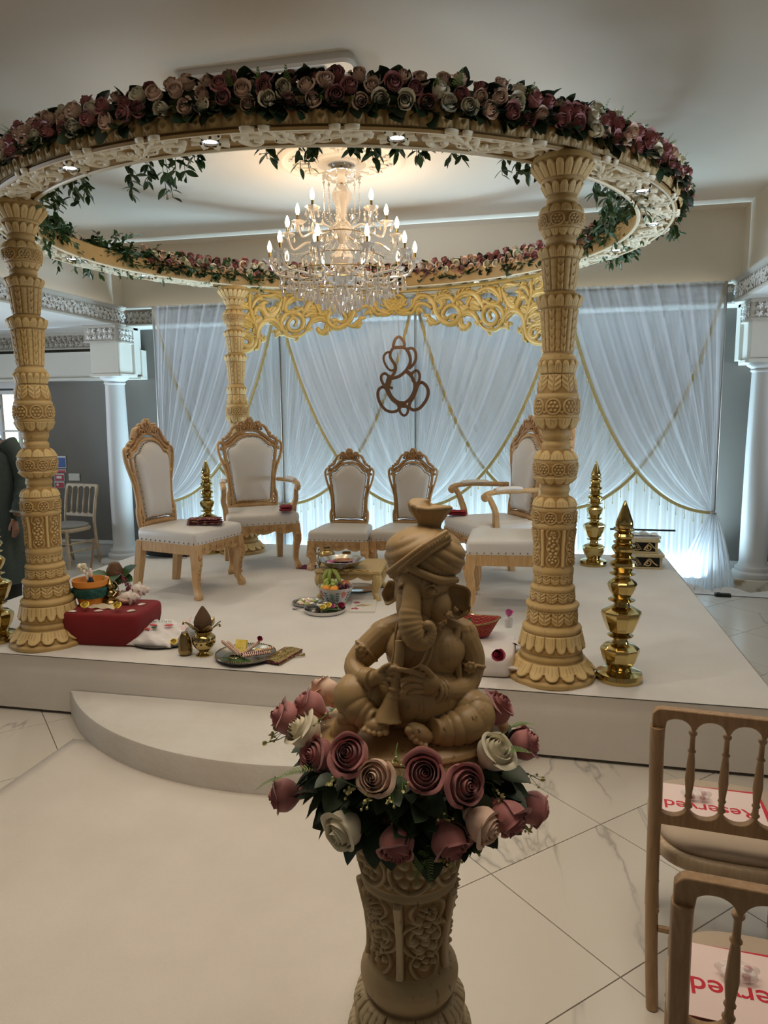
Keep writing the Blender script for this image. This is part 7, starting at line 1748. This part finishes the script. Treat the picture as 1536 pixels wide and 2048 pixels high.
for k, (dx, dy, r_, lb) in enumerate(((-.070, -.025, .045, 'small steel bowl at the left front of the thali'), (-.045, .055, .042, 'small steel bowl of cream paste at the back left of the thali'), (.025, .085, .038, 'small steel bowl at the very back of the thali'), (.075, .05, .040, 'small steel bowl at the back right of the thali'))):
    e = tag(empty('small_bowl', (T2.x+dx, T2.y+dy, T2.z)), lb, 'bowl', 'small bowls on the thali')
    MB().lathe([(.0001, 0), (r_*.75, 0), (r_*.95, .012), (r_, .030), (r_*.95, .030), (r_*.88, .012), (.0001, .005)], 24, closed=False).build('cup', M['dsteel'], e)
    if k: MB().lathe([(.0001, .024), (r_*.9, .022)], 20, closed=False).build('contents', (None, M['ivory'], M['oldbrass'], M['fern'])[k], e)
for k, (dx, dy, c, s_, lb) in enumerate(((.020, .0, 'yellow', .030, 'yellow rose head in the middle of the thali'), (.0, -.045, 'yellow', .026, 'yellow rose head at the front of the thali'), (.052, .0, 'magenta', .022, 'pink flower head beside the yellow one on the thali'), (.108, .02, 'crimson', .030, 'deep red rose head at the right rim of the thali'))):
    rose_thing('cut_rose', c, (T2.x+dx, T2.y+dy, T2.z+.022), (.1, -.5, .9), s_, lb, 'flower heads on the thali')
q = MB(); leaf_add(q, (.0, -.07, .018), (1, .35, .0), (0, 0, 1), .13, .4, .2, .05); leaf_add(q, (.02, -.05, .024), (1, .2, .0), (0, 0, 1), .10, .45, .2, .05); o = q.build('green_leaf', M['leaf2'], None, loc=T2); tag(o, 'glossy green leaf laid along the right front of the thali', 'leaf')
P = G(598, 1222); q = MB(); q.tube([(-.03, .02, .006), (.06, -.04, .030)], [.003, .0025], 6); q.ball((-.04, .026, .006), (.018, .012, .004), 10, 6); o = q.build('steel_spoon', M['steel'], None, loc=(P.x, P.y, SZ+.001)); tag(o, 'thin steel spoon leaning on the left rim of the thali', 'spoon')
a_, b_, c_ = G(692, 1226), G(742, 1226), G(760, 1203); e = tag(empty('magazine', (b_+(a_-b_)/2+(c_-b_)/2)), 'closed white magazine with a striped red and green cover by the fruit bowl', 'magazine')
e.rotation_euler = (0, 0, math.atan2((b_-a_).y, (b_-a_).x)); w_ = (b_-a_).length; h_ = (c_-b_).length
MB().box((0, 0, .007), (w_, h_, .013)).build('pages', mat('magazine_paper', (.70, .67, .60), .4), e, smooth=False)
for k, c in enumerate((mat('magazine_green', (.05, .22, .10), .4), mr, M['yellow'], bpy.data.materials['magazine_green'], mr, M['yellow'])):
    q = MB(); x = -w_*.18+k*.014; q.add([(x-.03, -.03, .0142), (x-.018, -.03, .0142), (x+.03, .03-.006*k, .0142), (x+.02, .03-.006*k, .0142)], [(0, 1, 2, 3)]); q.build('cover_stripe', c, e, smooth=False)
mgr = mat('magazine_red', (.42, .05, .10), .4)
for yy, aa in ((.22, .4), (-.3, 1.4)): q = MB(); leaf_poly(q, -w_*.32, h_*yy, .03, aa, lambda a, b_, h: (a, b_, .0142+h*.02)); q.build('cover_leaf', mgr, e, smooth=False)
P = G(712, 1178); e = tag(empty('steel_plate', (P.x+.02, P.y, SZ)), 'shiny steel plate lying on the stage beneath the puja table', 'plate'); MB().lathe([(.0001, .003), (.11, .003), (.14, .014), (.142, .014), (.115, 0), (.0001, 0)], 40, closed=False).build('dish', M['steel'], e)
# folded cloths
def cloth(name, lab, pos, sz, rz, m_, n_=3, ruff=0):
    e = tag(empty(name, pos, rz), lab, 'cloth')
    for k in range(n_):
        q = MB(); h = sz[2]/n_; s_ = 1-.05*k
        def f(s, t): a = TAU*s; rx, ry = sz[0]/2*s_, sz[1]/2*s_; cx = abs(math.cos(a))**.4*math.copysign(1, math.cos(a)); cy = abs(math.sin(a))**.4*math.copysign(1, math.sin(a)); g = math.sin(PI*t)**.5; w_ = 1+ruff*math.sin(23*a+k); return (cx*rx*(g if t < .02 or t > .98 else max(.0, g))*w_, cy*ry*g*w_, h*k+h*.5-h*.5*math.cos(PI*t)+.002*math.sin(9*a+k))
        q.grid(f, 48, 9, cu=True); q.build('fold', m_, e, smooth='all')
    return e
P = at_z(410, 1048, SZ+.503); cloth('folded_shawl', 'folded wine brocade cloth with frilled edge on the tall armless chair', (P.x, P.y, SZ+.505), (.26, .13, .045), .35, M['wine'], 3, .08)
P = at_z(574, 1023, SZ+.49); cloth('folded_cloth', 'small crumpled red cloth on the seat of the left armchair', (P.x, P.y-.02, SZ+.499), (.11, .10, .05), .2, mat('red_satin', (.22, .01, .02), .5), 2, .06)
P = at_z(915, 1029, SZ+.50); cloth('folded_cloth', 'neatly folded red cloth on the seat of the right armchair', (P.x, P.y, SZ+.499), (.15, .11, .035), 0, mat('red_cotton_napkin', (.26, .01, .02), .7), 3, .0)
P = G(612, 1138); cloth('floor_cloth', 'flat magenta cloth on the stage between armchair and small chair', (P.x, P.y+.06, SZ), (.14, .16, .012), 0, mat('magenta_cloth', (.16, .01, .05), .8), 1)
# ---- right front: white wrapped cushion, basket, roses
P0 = G(1018, 1356)
wc = tag(empty('wrapped_box', (-.335, 3.70, SZ), .03), 'white cloth wrapped box at the foot of the right front column', 'box')
def pf(s, t): a = TAU*s; cx = abs(math.cos(a))**.3*math.copysign(1, math.cos(a)); cy = abs(math.sin(a))**.3*math.copysign(1, math.sin(a)); g = float(np.interp(t, [0, .08, .25, .6, .8, .9, 1], [.86, .97, 1.0, 1.0, .97, .90, .0])); z = float(np.interp(t, [0, .08, .25, .6, .8, .9, 1], [0, .01, .03, .085, .105, .115, .118])); return (cx*.20*g*(1+.01*math.sin(9*a)), cy*.22*g*(1+.02*math.sin(5*a)), z+.003*math.sin(6*a)*t)
q = MB(); q.grid(pf, 64, 14, cu=True); q.build('wrapping', mat('white_cotton', (.66, .60, .57), .8), wc, angle=60)
q = MB(); q.tube([(.16, -.20, .06), (.21, -.215, .06), (.265, -.20, .062)], [.018, .020, .016], 4, flat=.25, sq=True); q.build('loose_strap', bpy.data.materials['white_cotton'], wc, smooth=False)
q = MB(); q.grid(lambda s, t: (.12+.14*s+.01*math.sin(9*t), .02+.24*t, .02+.10*math.sin(PI*s)*(.6+.4*math.sin(4*t+1))*(1-.3*t)), 14, 16); q.build('rumpled_end', bpy.data.materials['white_cotton'], wc, smooth='all')
bk = tag(empty('basket', (-.37, 3.79, SZ+.119), -.2), 'boat shaped basket in red fabric dotted with gold on the wrapped box', 'basket')
def bkf(s, t):
    a = TAU*s; rr_ = .62+.38*t; return (.155*rr_*math.cos(a), .105*rr_*math.sin(a), .01+.075*t+.03*t*abs(math.cos(a))**2)
m_ = mat('red_dotted_fabric', (.26, .01, .012), .7); nt = m_.node_tree; b = nt.nodes['Principled BSDF']; tc = nt.nodes.new('ShaderNodeTexCoord'); vo = nt.nodes.new('ShaderNodeTexVoronoi'); vo.inputs['Scale'].default_value = 130; vo.inputs['Randomness'].default_value = .1
nt.links.new(tc.outputs['Object'], vo.inputs['Vector']); rp = node(nt, 'ShaderNodeValToRGB'); rp.color_ramp.elements[0].position = .22; rp.color_ramp.elements[1].position = .30; rp.color_ramp.elements[0].color = (.60, .36, .10, 1); rp.color_ramp.elements[1].color = (.24, .008, .012, 1); nt.links.new(vo.outputs['Distance'], rp.inputs[0]); nt.links.new(rp.outputs[0], b.inputs['Base Color'])
q = MB(); q.grid(bkf, 48, 8, cu=True); q.lathe([(.0001, .01), (1, .01)], 48, closed=False); q.v[-96:] = [(x*.155*.62, y*.105*.62, z) for x, y, z in q.v[-96:]]; o = q.build('woven_body', m_, bk, smooth='all'); sm = o.modifiers.new('s', 'SOLIDIFY'); sm.thickness = .004
q = MB(); q.tube([bkf(k/48, 1) for k in range(49)], .004, 6); q.build('gold_edge', M['brass'], bk)
q = MB(); leaf_add(q, (-.06, 0, .03), (.6, .1, .7), (0, -1, .3), .08, .5); leaf_add(q, (-.03, -.02, .03), (-.5, 0, .8), (0, -1, .3), .07, .5)
q.build('leaf_filling', M['leaf2'], bk)
MB().lathe([(.0001, .015), (.02, .015), (.024, .04), (.0001, .035)], 14, (.03, -.02, .01), closed=False).build('brass_lamp', M['brass'], bk)
P = G(990, 1327, SZ+.12); rose_thing('cut_rose', 'crimson', (P.x, P.y+.03, SZ+.140), (.3, -.7, .6), .040, 'deep red rose resting against the dotted basket')
P = at_z(1012, 1270, SZ+.15); e = tag(empty('small_cup', (P.x, 3.98, SZ+.119)), 'small pale cup behind the basket holding a pink rose', 'cup'); MB().lathe([(.0001, 0), (.02, 0), (.028, .05), (.026, .05), (.0001, .01)], 18, closed=False).build('cup', M['white'], e)
rose_thing('cut_rose', 'magenta', (P.x, 3.98, SZ+.185), (.1, -.3, 1), .028, 'pink rose standing in the small cup behind the basket')
# ---- tiered wooden stand at the back right
ts_ = tag(empty('tiered_stand', (.80, 6.38, SZ), .0), 'two tier cream wooden stand with scroll cut panels at the right back', 'stand')
for k, (w_, d_, z0, h_) in enumerate(((.34, .30, 0, .125), (.27, .24, .125, .12))):
    q = MB(); q.box((0, 0, z0+h_-.012), (w_, d_, .024)); q.box((0, 0, z0+.008), (w_-.02, d_-.02, .016))
    for sx in (-1, 1):
        for s_ in (-1, 1): q.box((sx*(w_/2-.025), s_*(d_/2-.025), z0+h_/2), (.02, .02, h_-.02))
    q.build('tier', mat_wood('cream_stand_wood', (.56, .46, .27), (.46, .35, .18)), ts_, smooth=False, bevel=.003)
    MB().box((0, 0, z0+h_/2), (w_-.07, d_-.07, h_-.03)).build('dark_inside', M['bagblack'], ts_, smooth=False)
    q = MB()
    for s_ in (-1, 1):
        g = lambda u, v, h: (s_*u, -d_/2+.02-h, z0+v)
        q.stroke(spiral(.045, h_*.42, .030, .006, PI, 1.3*1, 16), .010, .006, g); q.stroke(cr([(.01, .03), (.05, .085), (.09, .05), (.12, .03)], 4), .010, .006, g)
    q.build('scroll_panel', M['cream'], ts_)
q = MB(); q.box((.02, -.02, .262), (.24, .13, .018), rz=.1); q.grid(lambda s, t: (-.10+.22*s, -.09+.12*t, .275+.02*math.sin(9*s)*math.sin(5*t)+.01), 12, 8); o = q.build('crumpled_paper', M['white'], None, loc=(.80, 6.38, SZ-.006), smooth=False); tag(o, 'crumpled white paper packet on top of the tiered stand', 'paper')
q = MB(); q.box((0, 0, 0), (.52, .02, .014)); q.box((-.15, 0, .012), (.16, .05, .012)); o = q.build('black_flute_case', M['black'], None, loc=(.80, 6.34, SZ+.314), smooth=False, bevel=.003); tag(o, 'thin black stand bar lying across the tiered stand', 'tool')
# ---- bag and cables behind chair one
P = G(372, 1108)
bgb = tag(empty('black_bag', (-3.42, 6.05, SZ), .3), 'black nylon holdall lying on the stage behind the tall armless chair', 'bag')
q = MB(); q.ball((0, 0, .06), (.24, .12, .06), 24, 12); q.ball((.20, .02, .045), (.12, .09, .045), 16, 10); q.build('body', M['bagblack'], bgb, smooth='all'); q = MB(); q.tube(cr([(-.15, -.10, .06), (-.05, -.15, .10), (.1, -.14, .06), (.2, -.12, .012)], 5), .012, 6, flat=.4); q.build('handle', M['black'], bgb)
q = MB(); P = G(350, 1085)
for k in range(6): leaf_add(q, (0, 0, .02), (math.cos(.4*k-.3), math.sin(.4*k), .55+.1*k), (0, 0, 1), .30-.02*k, .16, .2, .45)
o = q.build('green_palm_leaf', M['leaf2'], None, loc=(-3.40, 6.18, SZ+.11)); tag(o, 'long green leaves lying over the black holdall', 'leaf')
# ================================================================ PERSON AT THE LEFT EDGE
my = 5.0; mx = at_y(-14, 1000, 5.0).x
man = tag(empty('person', (mx, my, 0)), 'person in a long dark green kurta standing at the left edge, arm down', 'person')
def skin_body(name, nodes, edges, mat_, parent, sub=2):
    me = bpy.data.meshes.new(name); me.from_pydata([n_[0] for n_ in nodes], edges, []); me.update(); o = bpy.data.objects.new(name, me); COL.objects.link(o); o.parent = parent; me.materials.append(mat_)
    sk = o.modifiers.new('skin', 'SKIN'); sk.use_smooth_shade = True
    if not me.skin_vertices: 
        me.attributes
    for v, n_ in zip(me.skin_vertices[0].data, nodes): v.radius = n_[1] if hasattr(n_[1], '__len__') else (n_[1], n_[1])
    me.skin_vertices[0].data[0].use_root = True
    ss = o.modifiers.new('sub', 'SUBSURF'); ss.levels = sub; ss.render_levels = sub; return o
nodes = [((0, 0, .95), (.16, .11)), ((0, 0, 1.18), (.155, .11)), ((0, 0, 1.38), (.17, .11)), ((0, 0, 1.47), (.07, .06)), ((.02, -.02, 1.56), (.058, .058)), ((.02, -.03, 1.66), (.075, .095)), ((.02, -.025, 1.73), (.06, .08)),
 ((.19, 0, 1.40), .058), ((.27, .01, 1.15), .045), ((.265, -.05, .92), .036), ((.265, -.07, .85), .03), ((-.19, 0, 1.40), .058), ((-.27, .01, 1.15), .045), ((-.26, -.08, .92), .036), ((-.26, -.1, .85), .03),
 ((.09, 0, .90), .095), ((.10, .0, .50), .062), ((.10, .02, .10), .042), ((.11, -.10, .045), .036), ((-.09, 0, .90), .095), ((-.10, .0, .50), .062), ((-.10, .02, .10), .042), ((-.11, -.10, .045), .036)]
edges = [(0, 1), (1, 2), (2, 3), (3, 4), (4, 5), (5, 6), (2, 7), (7, 8), (8, 9), (9, 10), (2, 11), (11, 12), (12, 13), (13, 14), (0, 15), (15, 16), (16, 17), (17, 18), (0, 19), (19, 20), (20, 21), (21, 22)]
skin_body('body', nodes, edges, M['skin'], man)
for s in (-1, 1):   # hands: palm and five fingers
    bx, by_, bz = s*.265, -.085, .82
    hn = [((bx, by_, bz+.02), .022), ((bx, by_-.008, bz-.04), (.016, .030))]; he = [(0, 1)]
    for k in range(4):
        y0 = by_-.030+.018*k; i = len(hn); L = (.062, .072, .068, .052)[k]
        hn += [((bx, y0, bz-.065), .0085), ((bx-s*.006, y0, bz-.065-L*.5), .008), ((bx-s*.016, y0, bz-.065-L), .0065)]; he += [(1, i), (i, i+1), (i+1, i+2)]
    i = len(hn); hn += [((bx-s*.01, by_-.035, bz-.01), .010), ((bx-s*.014, by_-.052, bz-.045), .009), ((bx-s*.016, by_-.055, bz-.072), .0075)]; he += [(0, i), (i, i+1), (i+1, i+2)]
    skin_body('hand', hn, he, M['skin'], man, 1)
q = MB()   # kurta: lathe-like coat with folds, plus sleeves
def kf(s, t):
    a = TAU*s; z = .32+1.16*t; rx = float(np.interp(t, [0, .3, .55, .75, .88, .95, 1], [.27, .235, .215, .225, .225, .15, .075])); ry = float(np.interp(t, [0, .3, .55, .75, .88, .95, 1], [.20, .17, .155, .16, .15, .11, .07])); f_ = 1+.05*math.sin(7*a+4*t)*(1-t)+.02*math.sin(13*a-6*t)*(1-t); return (rx*f_*math.cos(a), ry*f_*math.sin(a), z+.01*math.sin(3*a)*(1-t))
q.grid(kf, 72, 40, cu=True)
for s in (-1, 1):
    p = cr([(s*.165, 0, 1.425), (s*.235, .005, 1.33), (s*.275, .01, 1.15), (s*.285, -.03, 1.0), (s*.272, -.065, .885)], 6); q.tube(p, [(.082 if i < 4 else .070)-.0008*i+.004*math.sin(i*1.9) for i in range(len(p))], 14)
o = q.build('kurta', M['kurta'], man, smooth='all')
q = MB()
for s in (-1, 1): q.tube([(s*.273, -.062, .895), (s*.272, -.066, .88)], .058, 14)
q.lathe([(.075, 1.475), (.080, 1.50), (.074, 1.51)], 20); q.build('piping', mat('grey_piping', (.20, .20, .16), .6), man)
q = MB()
for s in (-1, 1): q.tube([(s*.10, 0, .55), (s*.105, .01, .3), (s*.105, .02, .09)], [.10, .08, .06], 14)
q.build('trousers', mat('dark_trousers', (.03, .028, .022), .8), man)
for s in (-1, 1): q = MB(); q.ball((s*.11, -.05, .035), (.045, .13, .035), 14, 8); q.build('shoe', M['black'], man)
q = MB(); q.ball((.02, -.005, 1.72), (.088, .108, .085), 20, 14); q.build('hair', M['hair'], man)
q = MB()
for s in (-1, 1): q.ball((.02+s*.030, -.115, 1.675), (.010, .006, .005), 8, 6)
q.build('eyes', M['black'], man); q = MB(); q.ball((.02, -.125, 1.645), (.012, .018, .020), 8, 6)
for s in (-1, 1): q.ball((.02+s*.078, -.02, 1.655), (.010, .018, .028), 8, 6)
q.build('nose_and_ears', M['skin'], man); MB().ball((.02, -.112, 1.612), (.022, .008, .006), 10, 6).build('mouth', mat('lips', (.25, .08, .07), .5), man)
